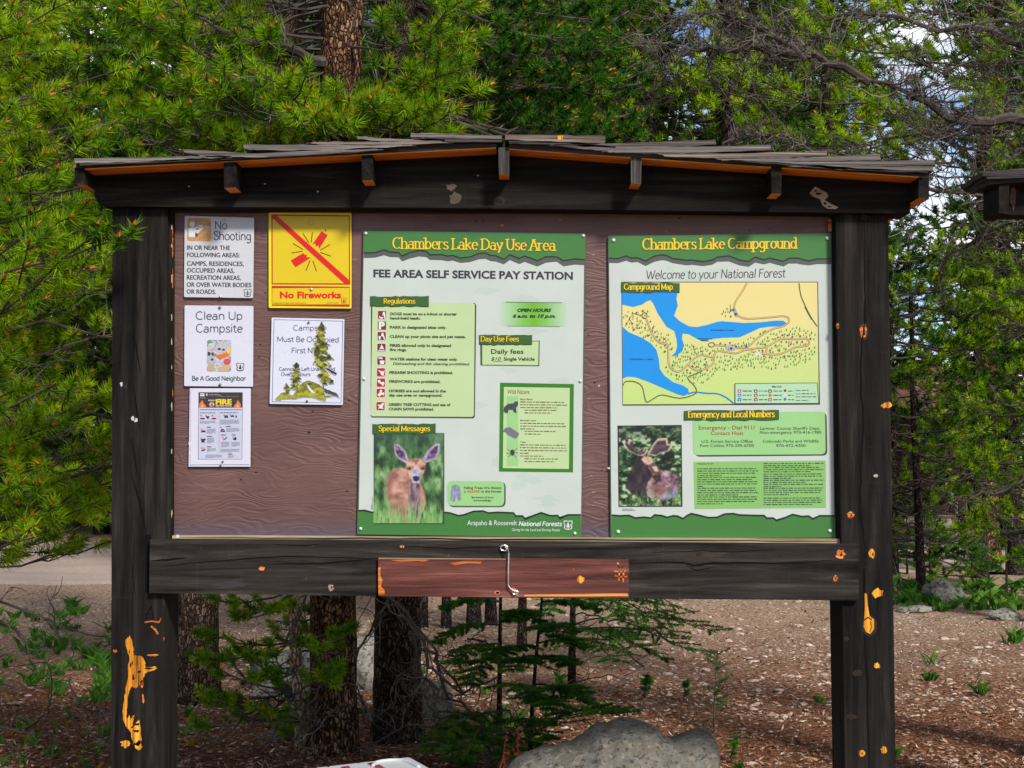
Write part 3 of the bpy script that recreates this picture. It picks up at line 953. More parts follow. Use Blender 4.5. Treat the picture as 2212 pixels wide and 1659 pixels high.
mb = MB()
course(mb, [(160, 342), (250, 341), (412, 337), (500, 337), (500, 341), (412, 342), (300, 350), (162, 352)])
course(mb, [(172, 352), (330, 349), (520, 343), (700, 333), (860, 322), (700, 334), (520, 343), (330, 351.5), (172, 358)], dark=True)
course(mb, [(396, 323), (470, 327), (560, 331), (680, 326), (800, 321.5), (830, 323), (700, 333), (560, 340), (450, 339), (398, 329)])
course(mb, [(526, 312), (680, 313), (866, 312), (900, 315), (700, 324), (560, 324), (527, 321)])
course(mb, [(660, 309), (690, 306), (800, 306), (900, 306), (980, 308), (800, 315), (692, 312)])
course(mb, [(770, 293), (830, 299), (893, 300), (960, 300), (960, 305), (893, 306), (830, 306), (772, 300)])
course(mb, [(887, 287), (980, 289), (1084, 292.5), (1085, 300), (980, 298), (888, 296)])
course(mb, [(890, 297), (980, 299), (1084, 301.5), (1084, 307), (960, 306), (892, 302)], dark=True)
mb.build('shake_roofing', kiosk)
mb = MB()
course(mb, [(1091, 290.3), (1180, 291), (1307, 293.6), (1308, 304), (1306, 311), (1190, 305), (1091, 302)])
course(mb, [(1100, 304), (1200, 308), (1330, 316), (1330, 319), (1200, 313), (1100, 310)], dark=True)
course(mb, [(1186, 313), (1300, 311), (1420, 307.5), (1546, 301.6), (1547, 312), (1430, 319), (1300, 325), (1230, 318)])
course(mb, [(1299, 326), (1450, 318), (1560, 315), (1664, 313), (1665, 324), (1560, 327), (1450, 332), (1330, 330)])
course(mb, [(1421, 332), (1560, 332), (1700, 329), (1786, 326), (1787, 338), (1700, 341), (1560, 342), (1440, 338)])
course(mb, [(1542, 341), (1680, 341), (1800, 336), (1901, 333), (1902, 345), (1800, 349), (1680, 350), (1560, 346)])
course(mb, [(1650, 350), (1800, 349), (1900, 347), (2018, 345), (2019, 356), (1900, 358), (1750, 358)])
course(mb, [(1700, 359), (1800, 358), (1900, 359), (2016, 359), (2017, 369), (1900, 368), (1800, 365)])
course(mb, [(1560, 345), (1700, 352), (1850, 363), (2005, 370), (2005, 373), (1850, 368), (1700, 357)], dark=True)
a = Art(Y_ROOF - .02, c2, mb)
a.poly([(355, 55), (385, 52), (380, 72), (360, 76)], M_YELLOW, 2)
mb.build('shake_roofing', kiosk)

# hinged pay flap and its hook
mb = MB()
mb.prism([(817, 1205), (1358, 1208), (1359, 1292), (818, 1288)], Y_FLAP, Y_RAIL - .001, M_FLAP)
a = Art(Y_FLAP, c3, mb)
a.poly([(1486, 285), (1498, 283), (1496, 320), (1508, 350), (1500, 380), (1518, 400), (1520, 426), (1487, 426)], M_ORANGE, 1)
a.poly([(1550, 246), (1640, 242), (1750, 244), (1720, 256), (1690, 250), (1600, 256)], M_ORANGE, 1)
a.poly([(1850, 262), (1960, 246), (2020, 248), (2010, 264), (1940, 262), (1880, 272)], M_ORANGE, 1)
a.poly([(1490, 234), (2140, 240), (2140, 243), (1490, 240)], M_TANCHIP, 1.5)
a.ell(2096, 412, 15, 9, M_ORANGE, 1)
a.ell(2097, 413, 9, 6, M_BLACK, 2)
a.poly([(2168, 388), (2186, 388), (2204, 428), (2176, 430)], M_YELLOW, 1)
a = Art(Y_FLAP, c4, mb)
a.poly(blob(410, 275, 16, 14, 12, .3, 3), M_YELLOW, 1)
a.poly(blob(380, 226, 5, 8, 8, .3, 5), M_ORANGE, 1)
for q in ([(560, 205), (568, 235), (564, 280)], [(545, 240), (570, 244), (592, 240)], [(578, 215), (584, 250), (582, 285)], [(548, 258), (575, 264), (600, 262)]):
    a.line(q, 6, M_ORANGE, 1.1)
a.poly([(180, 336), (600, 330), (604, 343), (180, 343)], M_ORANGE, 1.2)
flap = mb.build('flap_board', kiosk)
mb = MB()
yh = Y_FLAP - .012
hp = [P(1092, 1183, Y_RAIL), P(1092, 1183, yh), P(1097, 1186, yh - .004), P(1099, 1195, yh), P(1098, 1240, yh - .002), P(1098, 1264, yh), P(1103, 1272, yh), P(1112, 1277, yh - .004), P(1117, 1281, Y_FLAP)]
mb.tube(hp, .0026, M_STEEL, 8)
ring = [P(1089 + 8 * math.cos(t), 1184 + 6 * math.sin(t), Y_RAIL - .01) for t in [k * .6 for k in range(11)]]
mb.tube(ring, .003, M_STEEL, 6)
ring = [P(1113 + 6 * math.cos(t), 1280 + 4 * math.sin(t), Y_FLAP - .008) for t in [k * .6 for k in range(11)]]
mb.tube(ring, .0026, M_STEEL, 6)
mb.build('hook', flap)

# ------------------------------------------------------------------ signs on the panel
C1 = conv(420, 500, 2212 / 480)
C2 = conv(420, 740, 1731 / 480)
C3 = conv(890, 560, 2212 / 590)
C5 = conv(1500, 570, 2200 / 610)
C6 = conv(1500, 1000, 2212 / 610)
C7 = conv(440, 940, 1521 / 220)
C8 = conv(640, 780, 1725 / 260)
WHITE = ink(214, 216, 222)
WHITE2 = ink(206, 216, 208)
BLK = ink(34, 36, 44)
GREY = ink(74, 78, 92)
GREEN = ink(66, 128, 58)
GREEN2 = ink(54, 100, 40)
GREEN3 = ink(52, 128, 24)
PALE = ink(196, 220, 164)
PALE2 = ink(158, 212, 138)
PAPER = ink(224, 224, 240)
YEL = ink(246, 214, 40)
YEL2 = ink(250, 232, 130)
GOLD = ink(120, 92, 20)
RED = ink(226, 24, 18)
RED2 = ink(196, 46, 16)
YSIGN = ink(232, 204, 12)
YEDGE = ink(250, 228, 20)
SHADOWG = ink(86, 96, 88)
WHT = ink(232, 234, 236)


def sign(name, label, quad, cv, m, thick=.004, r=0):
    """quad is the plate outline in the drawing units of cv"""
    c = [cv(*q) for q in quad]
    base = P(sum(x for x, y in c) / 4, max(y for x, y in c), Y_SIGN)
    t = thing(name, base, label, 'sign')
    mb = MB()
    pts = round_poly(c, r) if r else c
    mb.prism(pts, Y_SIGN, Y_SIGN + thick, m)
    return t, mb


def screws(t, cv, pts, r=.0055, m=None):
    for x, y in pts:
        px, py = cv(x, y)
        c = P(px, py, Y_SIGN - .0032)
        mb = MB()
        vs, fs = [], []
        for j, (rr, dy) in enumerate(((1, 0), (.92, -.0016), (.6, -.0032), (0.01, -.0038))):
            for k in range(10):
                vs.append(c + Vector((math.cos(k * .6283) * r * rr, dy, math.sin(k * .6283) * r * rr)))
        for j in range(3):
            for k in range(10):
                fs.append((j * 10 + k, j * 10 + (k + 1) % 10, (j + 1) * 10 + (k + 1) % 10, (j + 1) * 10 + k))
        mb.add(vs, fs, m or M_STEEL)
        mb.build('screw', t, smooth=True)


def shield(t, cv, cx, cy, s, c_edge, c_in, c_tree, layer=3):
    """badge with a conifer between two letters"""
    A = Art(Y_SIGN, cv)
    o = [(-1, -1), (-.5, -1.1), (0, -.95), (.5, -1.1), (1, -1), (1.05, -.4), (.85, 0), (1, .5), (.75, .95), (.3, 1), (0, 1.15), (-.3, 1), (-.75, .95), (-1, .5), (-.85, 0), (-1.05, -.4)]
    A.poly([(cx + x * s, cy + y * s) for x, y in o], c_edge, layer)
    A.poly([(cx + x * s * .82, cy + y * s * .84) for x, y in o], c_in, layer + .5)
    tr = [(0, -.75), (.22, -.3), (.12, -.3), (.34, .1), (.2, .1), (.46, .5), (.1, .5), (.1, .85), (-.1, .85), (-.1, .5), (-.46, .5), (-.2, .1), (-.34, .1), (-.12, -.3), (-.22, -.3)]
    A.poly([(cx + x * s, cy + y * s) for x, y in tr], c_tree, layer + 1)
    A.text('U', cx - .72 * s, cy + .3 * s, .26 * s, .5 * s, c_tree, layer + 1, .02)
    A.text('S', cx + .46 * s, cy + .3 * s, .26 * s, .5 * s, c_tree, layer + 1, .02)
    A.build('forest_badge', t)


# --- no shooting
t, mb = sign('no_shooting_sign', 'white sign reading No Shooting, at the top left corner of the panel', [(193, 182), (993, 205), (980, 1130), (184, 1118)], C1, WHITE, r=3)
mb.build('plate', t)
A = Art(Y_SIGN, C1)
tan = print_foliage('print_tan_mottle', [(128, 88, 40), (188, 138, 78), (206, 160, 100), (150, 104, 52)], (40, 1, 40))
A.rrect([(225, 207), (496, 213), (494, 476), (222, 470)], 22, tan, 1)
A.ell(279, 280, 32, 33, WHT, 2)
A.poly([(238, 322), (310, 315), (318, 300), (350, 298), (355, 285), (395, 287), (405, 302), (480, 308), (490, 318), (470, 326), (420, 322), (395, 340), (352, 378), (340, 388), (318, 370), (312, 428), (238, 424)], WHT, 2)
A.poly([(318, 330), (362, 328), (350, 340), (326, 342)], ink(110, 86, 60), 3)
A.poly([(312, 372), (335, 392), (355, 386), (340, 420), (314, 425)], ink(96, 66, 34), 3)
A.line([(320, 308), (490, 316)], 5, ink(150, 120, 90), 3)
A.build('pictogram', t)
A = Art(Y_SIGN, C1)
A.stroke('No', 535, 334, 150, 62, 10, GREY, 2)
A.stroke('Shooting', 522, 458, 440, 66, 11, GREY, 2, slope=.012)
for s, x, y, w in (('IN OR NEAR THE', 220, 572, 492), ('FOLLOWING AREAS:', 219, 655, 602), ('CAMPS, RESIDENCES,', 217, 755, 654), ('OCCUPIED AREAS,', 216, 834, 546), ('RECREATION AREAS,', 216, 915, 620), ('OR OVER WATER BODIES', 215, 998, 742), ('OR ROADS.', 214, 1079, 336)):
    A.text(s, x, y, w, 50, ink(62, 62, 76), 2, 0, slope=.008)
    A.text(s, x + 3.5, y, w, 50, ink(62, 62, 76), 2.3, 0, slope=.008)
A.build('lettering', t)
shield(t, C1, 917, 1070, 42, ink(60, 112, 84), WHITE, ink(60, 112, 84))
screws(t, C1, [(645, 232), (603, 1113)])

# --- no fireworks
t, mb = sign('no_fireworks_sign', 'yellow sign with a red diagonal bar reading No Fireworks', [(1160, 135), (2114, 146), (2114, 1250), (1160, 1243)], C1, YEDGE, r=3)
A = Art(Y_SIGN, C1, mb)
A.rect(1205, 188, 2085, 962, YSIGN, 1)
A.rect(1200, 1002, 2090, 1210, YSIGN, 1)
mb.build('plate', t)
A = Art(Y_SIGN, C1)
A.line([(1198, 175), (2088, 182), (2092, 968), (1200, 965)], 14, RED2, 2, closed=True)
A.line([(1198, 1002), (2092, 1004), (2090, 1216), (1198, 1210)], 14, RED2, 2, closed=True)
A.build('border', t)
A = Art(Y_SIGN, C1)
A.poly([(1200, 182), (1256, 182), (2086, 920), (2086, 966), (2038, 966), (1206, 212)], RED, 3)
A.build('diagonal_bar', t)
A = Art(Y_SIGN, C1)
A.poly([(1768, 358), (1840, 404), (1742, 564), (1730, 520), (1704, 540), (1698, 500), (1664, 510)], RED, 2)
A.poly([(1412, 698), (1560, 610), (1575, 632), (1602, 628), (1592, 656), (1645, 664), (1468, 776)], RED, 2)
for q in ([(1555, 386), (1624, 494)], [(1664, 368), (1650, 490)], [(1440, 500), (1556, 570)], [(1422, 610), (1552, 590)], [(1752, 580), (1866, 512)], [(1756, 604), (1880, 648)], [(1636, 698), (1588, 816)], [(1668, 702), (1712, 824)], [(1812, 332), (1818, 345), (1812, 362)]):
    A.line(q, 10, ink(112, 66, 10), 2)
A.build('firecracker', t)
A = Art(Y_SIGN, C1)
A.text('No Fireworks', 1288, 1130, 706, 72, RED, 2, .04)
A.greek(1210, 1188, 1615, 1, 5, 7, ink(96, 80, 10), 2, last=1)
A.greek(1830, 1186, 1975, 1, 5, 6, ink(96, 80, 10), 2, last=1)
A.build('lettering', t)
shield(t, C1, 2026, 1160, 30, RED2, YSIGN, RED2)
screws(t, C1, [(1640, 264), (1650, 1028)], .006)

# --- clean up campsite
t, mb = sign('clean_up_sign', 'white sign reading Clean Up Campsite, Be A Good Neighbor', [(150, 84), (770, 90), (766, 818), (146, 812)], C2, PAPER, r=3)
mb.build('plate', t)
A = Art(Y_SIGN, C2)
A.stroke('Clean Up', 248, 212, 428, 48, 8, GREY, 2)
A.stroke('Campsite', 250, 327, 424, 50, 8, GREY, 2)
A.stroke('Be A Good Neighbor', 214, 762, 490, 27, 6.5, ink(44, 92, 96), 2)
A.build('lettering', t)
A = Art(Y_SIGN, C2)
A.rrect([(352, 396), (568, 396), (570, 682), (350, 682)], 14, print_foliage('print_grey_litter', [(70, 70, 78), (160, 160, 168), (216, 216, 222), (120, 120, 128), (226, 226, 230)], (34, 1, 30)), 1)
A.poly([(356, 400), (398, 398), (376, 428), (354, 436)], ink(84, 168, 66), 2)
A.ell(480, 470, 56, 44, ink(196, 196, 204), 2); A.ell(462, 478, 16, 10, ink(60, 60, 70), 3); A.ell(500, 484, 14, 9, ink(60, 60, 70), 3)
A.poly([(430, 530), (500, 520), (536, 500), (560, 455), (570, 480), (556, 530), (510, 560), (450, 562)], ink(236, 120, 22), 3)
A.poly([(530, 505), (556, 460), (566, 484), (548, 530)], ink(250, 214, 40), 4)
A.ell(532, 592, 34, 28, ink(226, 78, 92), 3)
A.ell(390, 578, 40, 36, ink(184, 184, 192), 2); A.ell(398, 572, 12, 10, ink(58, 58, 66), 3)
A.ell(370, 520, 14, 18, ink(52, 52, 58), 2); A.ell(402, 522, 12, 16, ink(66, 66, 72), 2)
A.poly([(352, 640), (380, 614), (420, 640), (430, 670), (360, 674)], ink(198, 172, 140), 3)
A.poly([(450, 650), (520, 612), (566, 640), (540, 676), (470, 680)], ink(206, 182, 140), 3)
A.build('litter_picture', t)
shield(t, C2, 651, 640, 34, ink(52, 52, 62), PAPER, ink(52, 52, 62))
screws(t, C2, [(466, 104), (468, 800)], .0055, ink(112, 116, 122, .3))

# --- campsite must be occupied
t, mb = sign('campsite_occupied_sign', 'white sign with green trees and tent, Campsite Must Be Occupied First Night', [(260, 92), (1466, 118), (1440, 1542), (226, 1522)], C8, ink(226, 228, 244), r=2)
mb.build('plate', t)
A = Art(Y_SIGN, C8)
A.line([(300, 126), (1440, 152), (1410, 1508), (268, 1488)], 8, ink(70, 100, 150), 1, closed=True)
A.build('border', t)
INKB = ink(72, 76, 120)
A = Art(Y_SIGN, C8)
A.stroke('Campsite', 614, 306, 560, 58, 9, INKB, 2)
A.stroke('Must Be Occupied', 346, 490, 1034, 58, 10, INKB, 2, slope=.012)
A.stroke('First Night', 586, 682, 560, 60, 10, INKB, 2)
A.stroke('Cannot Be Left Unattended', 384, 974, 930, 38, 8, INKB, 2)
A.stroke('Over 24 Hours', 414, 1060, 490, 38, 8, INKB, 2)
A.build('lettering', t)


olive = print_foliage('print_olive_watercolour', [(74, 78, 24), (128, 134, 34), (168, 168, 40), (96, 104, 36)], (24, 1, 22))
olived = print_foliage('print_dark_olive', [(50, 52, 30), (86, 88, 34), (120, 118, 44)], (24, 1, 22))
cv_ = Canvas([(300, 140), (1400, 140), (1400, 1490), (300, 1490)], 240, 295)
cv_.c[:] = (226, 228, 244)
mask_ = np.zeros_like(cv_.X)
OLV = [(40, 42, 26), (84, 88, 28), (136, 138, 30), (178, 176, 44)]


def inked(poly, cols, blur=3, rag=16, seed=1, edge=7):
    d = sdist(cv_.X, cv_.Y, poly) + (vnoise(cv_.X, cv_.Y, 34, 22, seed + 9, 4) - .5) * rag
    a = np.clip(.5 - d / (2 * blur), 0, 1)
    np.maximum(mask_, a, out=mask_)
    cv_.put(a, cv_.lerp(np.clip((vnoise(cv_.X, cv_.Y, 60, 44, seed, 4) - .5) * 2.4 + .55, 0, 1), cols))
    if edge: cv_.put(a * np.clip(1 - np.abs(d + edge * .6) / edge, 0, 1) * .8, (74, 80, 70))


inked([(1090, 150), (1108, 200), (1138, 232), (1120, 250), (1160, 300), (1130, 300), (1165, 350), (1125, 375), (1150, 400), (1122, 430), (1165, 450), (1150, 500), (1225, 550), (1180, 552), (1205, 620), (1150, 640), (1235, 720), (1290, 790), (1200, 800), (1170, 812), (1250, 880), (1240, 910), (1170, 905), (1130, 930), (1180, 990), (1220, 1050), (1200, 1080), (1285, 1130), (1280, 1190), (1240, 1200), (1170, 1160), (1190, 1220), (1130, 1210), (1128, 1265), (1105, 1265), (1100, 1170), (1060, 1140), (1080, 1120), (1000, 1050), (1090, 1000), (1075, 960), (1010, 890), (940, 870), (1000, 860), (935, 830), (990, 815), (975, 790), (1000, 740), (940, 720), (965, 690), (940, 650), (965, 640), (945, 590), (985, 580), (960, 520), (1000, 510), (990, 470), (1010, 450), (985, 400), (1015, 380), (1000, 330), (1030, 310), (1020, 260), (1060, 220)], OLV, 3, 40, 61)
inked([(1090, 150), (1110, 205), (1138, 232), (1120, 250), (1155, 300), (1090, 330), (1030, 300), (1024, 262), (1060, 220)], [(44, 46, 34), (90, 92, 40)], 8, 20, 62, 0)
inked([(985, 590), (1020, 560), (1055, 600), (1060, 700), (1010, 740), (960, 710)], [(44, 46, 34), (84, 86, 40)], 8, 20, 63, 0)
inked([(1080, 640), (1130, 640), (1235, 720), (1280, 780), (1180, 780), (1100, 720)], [(40, 42, 34), (80, 84, 40), (120, 124, 40)], 6, 20, 64, 0)
inked([(1130, 924), (1200, 934), (1340, 1012), (1330, 1042), (1250, 1010)], [(34, 34, 36), (62, 62, 58)], 4, 14, 65, 0)
for q_, r_ in (((1118, 712), 46), ((1150, 838), 40)):
    a_ = np.exp(-(((cv_.X - q_[0] - 20) / r_) ** 2 + ((cv_.Y - q_[1] - (cv_.X - q_[0]) * .4) / 13) ** 2) ** 2)
    cv_.put(a_, (226, 228, 244))
inked([(670, 832), (715, 880), (718, 920), (690, 925), (735, 960), (690, 970), (738, 1000), (700, 1015), (750, 1045), (705, 1060), (755, 1110), (710, 1120), (755, 1160), (700, 1170), (740, 1210), (690, 1220), (700, 1300), (630, 1300), (565, 1260), (610, 1230), (575, 1200), (620, 1180), (580, 1160), (625, 1130), (565, 1110), (615, 1095), (580, 1055), (625, 1045), (570, 1005), (635, 995), (610, 960), (650, 950), (620, 885), (650, 860)], OLV, 3, 30, 66)
inked([(670, 832), (712, 880), (712, 920), (690, 925), (650, 945), (622, 885), (650, 860)], [(40, 42, 40), (74, 76, 50)], 5, 14, 67, 0)
inked([(500, 1176), (520, 1200), (575, 1270), (560, 1300), (545, 1360), (490, 1360), (500, 1300), (455, 1255), (490, 1240), (485, 1200)], OLV, 3, 20, 68)
inked([(312, 1450), (370, 1400), (420, 1340), (470, 1330), (545, 1370), (640, 1350), (720, 1230), (770, 1180), (850, 1138), (940, 1155), (1040, 1200), (1115, 1255), (1135, 1350), (1150, 1390), (1330, 1380), (1160, 1420), (1155, 1480), (1090, 1465), (960, 1420), (820, 1405), (720, 1420), (660, 1440), (430, 1442), (400, 1468)], [(104, 106, 26), (148, 148, 32), (176, 174, 44)], 3, 18, 69)
inked([(1118, 1262), (1250, 1310), (1340, 1352), (1386, 1424), (1260, 1378), (1140, 1340)], [(40, 42, 40), (84, 92, 60), (58, 60, 54)], 4, 18, 70, 0)
inked([(845, 1190), (905, 1176), (925, 1205), (880, 1215)], [(60, 62, 26)], 6, 8, 71, 0)
inked([(838, 1206), (862, 1200), (905, 1262), (960, 1310), (1002, 1352), (930, 1350), (890, 1312), (852, 1255)], [(228, 230, 240)], 3, 8, 72, 6)
inked([(562, 1300), (640, 1296), (632, 1380), (556, 1382)], [(226, 228, 244)], 3, 8, 73, 6)
cv_.build(C8, Y_SIGN - .0022, 'tree_picture', t, mask_)
screws(t, C8, [(872, 174), (845, 1478)], .0045, ink(84, 92, 130, .3))

# --- fire restrictions paper in a sleeve
t, mb = sign('fire_notice', 'paper fire restrictions notice in a clear sleeve below the Clean Up sign', [(238, 212), (1292, 212), (1286, 1566), (218, 1566)], C7, PAPER, .002)
A = Art(Y_SIGN, C7, mb)
A.line([(250, 1538), (700, 1532), (1270, 1530)], 9, ink(120, 130, 160), 1)
A.line([(252, 220), (246, 1560)], 5, ink(150, 154, 184), 1)
A.poly([(214, 1150), (250, 1140), (246, 1190), (256, 1215), (228, 1210)], ink(240, 240, 246), 1.2)
A.poly([(222, 1370), (250, 1290), (252, 1330), (238, 1372)], ink(236, 236, 246), 1.2)
mb.build('sleeve', t)
A = Art(Y_SIGN, C7)
A.rect(392, 282, 1150, 1440, ink(206, 208, 230), 1)
A.line([(392, 282), (1150, 284), (1140, 1438), (384, 1436)], 5, ink(96, 98, 120), 1.6, closed=True)
A.rect(392, 282, 1150, 545, ink(62, 56, 56), 2)
A.rect(416, 300, 492, 316, WHT, 3); A.rect(416, 324, 492, 348, WHT, 3); A.ell(534, 322, 22, 24, ink(170, 168, 168), 3)
A.greek(572, 316, 800, 2, 14, 7, ink(190, 180, 180), 3, last=1); A.greek(720, 352, 1105, 1, 8, 5, ink(170, 160, 160), 3, last=1)
A.greek(414, 378, 515, 1, 8, 7, ink(200, 196, 196), 3, last=1)
for fx, sx in ((440, 1), (1080, -1)):
    A.poly([(fx - 40 * sx, 545), (fx - 36 * sx, 480), (fx - 6 * sx, 440), (fx + 18 * sx, 412), (fx + 30 * sx, 450), (fx + 40 * sx, 480), (fx + 62 * sx, 490), (fx + 88 * sx, 545)], ink(232, 122, 90), 3)
    A.poly([(fx - 30 * sx, 545), (fx, 510), (fx + 20 * sx, 478), (fx + 34 * sx, 520), (fx + 40 * sx, 545)], ink(246, 180, 60), 4)
A.ell(618, 492, 46, 40, ink(226, 186, 140), 3); A.poly([(600, 520), (620, 450), (640, 520)], ink(120, 84, 50), 4)
A.build('printed_sheet', t)
A = Art(Y_SIGN, C7)
A.text('FIRE', 686, 490, 276, 84, YEL, 4, .05)
A.text('RESTRICTIONS', 686, 527, 274, 20, WHT, 4, .03)
A.text('STAGE 1', 556, 434, 124, 24, WHT, 4, .03)
A.rect(416, 576, 1124, 586, ink(110, 116, 150), 3)
DK, GR, LG = ink(46, 46, 58), ink(120, 122, 140), ink(164, 166, 188)
A.greek(416, 636, 696, 1, 10, 11, ink(64, 78, 96), 3, last=1); A.greek(764, 634, 1100, 1, 10, 11, ink(64, 78, 96), 3, last=1)
for x0, y0, x1, n in ((416, 780, 700, 4), (764, 756, 1104, 7), (536, 914, 690, 7), (868, 900, 1106, 6), (540, 1066, 664, 8), (776, 1138, 930, 8), (958, 1138, 1104, 7), (536, 1250, 700, 5), (770, 1262, 1106, 5), (510, 1360, 800, 5), (900, 1372, 1010, 4)):
    A.greek(x0, y0, x1, n, 12.5, 6, LG, 3)
for x, y, w in ((536, 884, 66), (862, 870, 86), (536, 1040, 88), (776, 1018, 86), (960, 1018, 70), (536, 1224, 74), (900, 1348, 76)):
    A.rect(x, y - 6, x + w, y + 6, DK, 3)
A.rect(744, 610, 748, 1330, LG, 2.5)
A.build('lettering', t)
A = Art(Y_SIGN, C7)
for x, y in ((458, 710), (656, 710)):
    A.poly(blob(x, y + 26, 42, 12, 12, .1, 2), DK, 3); A.poly([(x - 30, y + 14), (x, y - 30), (x + 34, y + 14)], ink(236, 190, 180), 3.4); A.ell(x - 26, y - 28, 12, 12, ink(214, 80, 90), 4)
A.poly([(512, 690), (580, 696), (570, 720), (556, 730), (576, 745), (540, 736)], DK, 3); A.ell(520, 682, 11, 11, ink(214, 80, 90), 4)
A.poly([(838, 680), (898, 680), (896, 712), (880, 704), (850, 712), (836, 700)], DK, 3); A.rect(832, 712, 906, 722, DK, 3); A.ell(830, 674, 9, 9, ink(70, 150, 90), 4)
A.poly([(944, 680), (1006, 678), (1000, 712), (970, 700), (950, 716)], DK, 3); A.ell(936, 672, 9, 9, ink(70, 150, 90), 4)
A.poly([(1028, 716), (1030, 690), (1040, 672), (1052, 690), (1056, 716)], DK, 3)
A.poly([(436, 944), (470, 938), (506, 940), (514, 978), (490, 968), (450, 970), (432, 980)], DK, 3); A.ell(446, 916, 20, 16, ink(226, 150, 150), 3)
A.poly([(426, 1100), (452, 1090), (500, 1080), (520, 1100), (488, 1120), (500, 1160), (466, 1140), (436, 1160), (444, 1124)], DK, 3); A.ell(440, 1074, 18, 16, ink(226, 150, 150), 3.4)
A.poly([(440, 1280), (504, 1262), (508, 1280), (446, 1302)], DK, 3); A.poly([(420, 1240), (470, 1220), (504, 1250), (450, 1262)], ink(222, 160, 160), 3)
A.poly([(772, 936), (800, 906), (840, 936), (848, 966), (770, 964)], DK, 3); A.rect(792, 938, 830, 950, LG, 3.4); A.ell(778, 890, 11, 11, ink(70, 150, 90), 4)
A.poly([(816, 1100), (880, 1052), (888, 1064), (826, 1114)], DK, 3); A.ell(812, 1062, 20, 20, ink(226, 150, 150), 3.4)
A.poly([(984, 1090), (1030, 1050), (1048, 1078), (1040, 1108), (1000, 1104)], DK, 3); A.ell(996, 1060, 20, 18, ink(226, 150, 150), 3.4)
A.build('pictograms', t)
screws(t, C7, [(772, 290), (806, 1482), (768, 1548)], .004, ink(96, 96, 110, .3))


# --- the two large green headed boards
def torn_header(t, cv, top, edge, dy, heading):
    A = Art(Y_SIGN, cv)
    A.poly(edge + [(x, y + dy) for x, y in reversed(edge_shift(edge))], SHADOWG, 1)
    A.poly([top[0], top[1]] + edge[::-1], GREEN, 2)
    A.line(edge, 11, ink(36, 40, 30), 3)
    A.build('header_band', t)


def edge_shift(e):
    r = random.Random(4)
    return [(x, y + r.uniform(-6, 6)) for x, y in e]


def tab(t, cv, q, words, x, y, w, xh, wt, slope=0):
    """torn green tab with yellow serif heading"""
    A = Art(Y_SIGN, cv)
    (x0, y0), (x1, y1) = q
    r = random.Random(int(x0))
    n = 14
    up = [(x0 + (x1 - x0) * i / n, y0 + slope * (x1 - x0) * i / n + r.uniform(-5, 5)) for i in range(n + 1)]
    dn = [(x0 + (x1 - x0) * i / n, y1 + slope * (x1 - x0) * i / n + r.uniform(-7, 7)) for i in range(n + 1)]
    A.poly(up + dn[::-1], GREEN2, 4)
    A.line(dn, 6, ink(34, 54, 26), 5)
    A.line([up[0], dn[0]], 4, ink(34, 54, 26), 5.2)
    A.line([up[-1], dn[-1]], 4, ink(34, 54, 26), 5.2)
    A.stroke(words, x, y, w, xh, (wt * .75 + 7, wt + 8), ink(84, 60, 10), 5.6, 1.6, slope)
    A.stroke(words, x, y, w, xh, (wt * .6, wt), YEL, 6.4, 1.7, slope)
    A.build('heading_tab', t)


t, mb = sign('day_use_board', 'large green and white board headed Chambers Lake Day Use Area with a deer photograph', [(72, 64), (2148, 92), (2112, 2938), (16, 2906)], C3, WHITE2, .005)
A = Art(Y_SIGN, C3, mb)
_rp = random.Random(3)
for k in range(16):
    A.poly(blob(_rp.uniform(900, 1950), _rp.uniform(560, 2650), _rp.uniform(30, 120), _rp.uniform(14, 46), 14, .5, k), ink(196, 212, 200), .3 + k * .02)
A.line([(72, 66), (2148, 94), (2112, 2936), (16, 2904)], 9, ink(84, 98, 84), .8, closed=True)
mb.build('plate', t)
edge = [(74, 270), (180, 268), (262, 242), (320, 262), (400, 266), (432, 300), (500, 268), (590, 248), (660, 256), (692, 288), (800, 286), (860, 300), (905, 294), (980, 318), (1070, 308), (1150, 274), (1215, 270), (1260, 292), (1310, 296), (1385, 330), (1442, 288), (1530, 322), (1580, 300), (1700, 342), (1780, 306), (1880, 306), (1945, 344), (2050, 326), (2144, 334)]
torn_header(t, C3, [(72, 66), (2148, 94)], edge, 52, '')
A = Art(Y_SIGN, C3)
for m, w, ly in ((GOLD, (13, 22), 4), (YEL, (5, 15), 5)):
    A.stroke('Chambers Lake Day Use Area', 342, 228 + (4 if ly == 4 else 0), 1530, 68, w, m, ly, 3.0, .0135)
A.build('title', t)
A = Art(Y_SIGN, C3)
A.text('FEE AREA SELF SERVICE PAY STATION', 163, 497, 1870, 68, ink(54, 50, 64), 1, .036, slope=.0125)
A.text('OPEN HOURS', 1512, 822, 320, 28, BLK, 3, .05, .3)
A.text('6 a.m. to 10 p.m.', 1470, 876, 400, 28, BLK, 3, .05, .3)
A.text('Daily fees', 1266, 1216, 304, 42, ink(42, 58, 44), 3, .02)
A.text('$10', 1266, 1280, 92, 32, BLK, 3, .01, .25)
A.text('Single Vehicle', 1384, 1280, 290, 30, ink(42, 58, 44), 3, .03)
A.line([(1290, 1290), (1376, 1286)], 4, BLK, 3.3)
A.build('lettering', t)
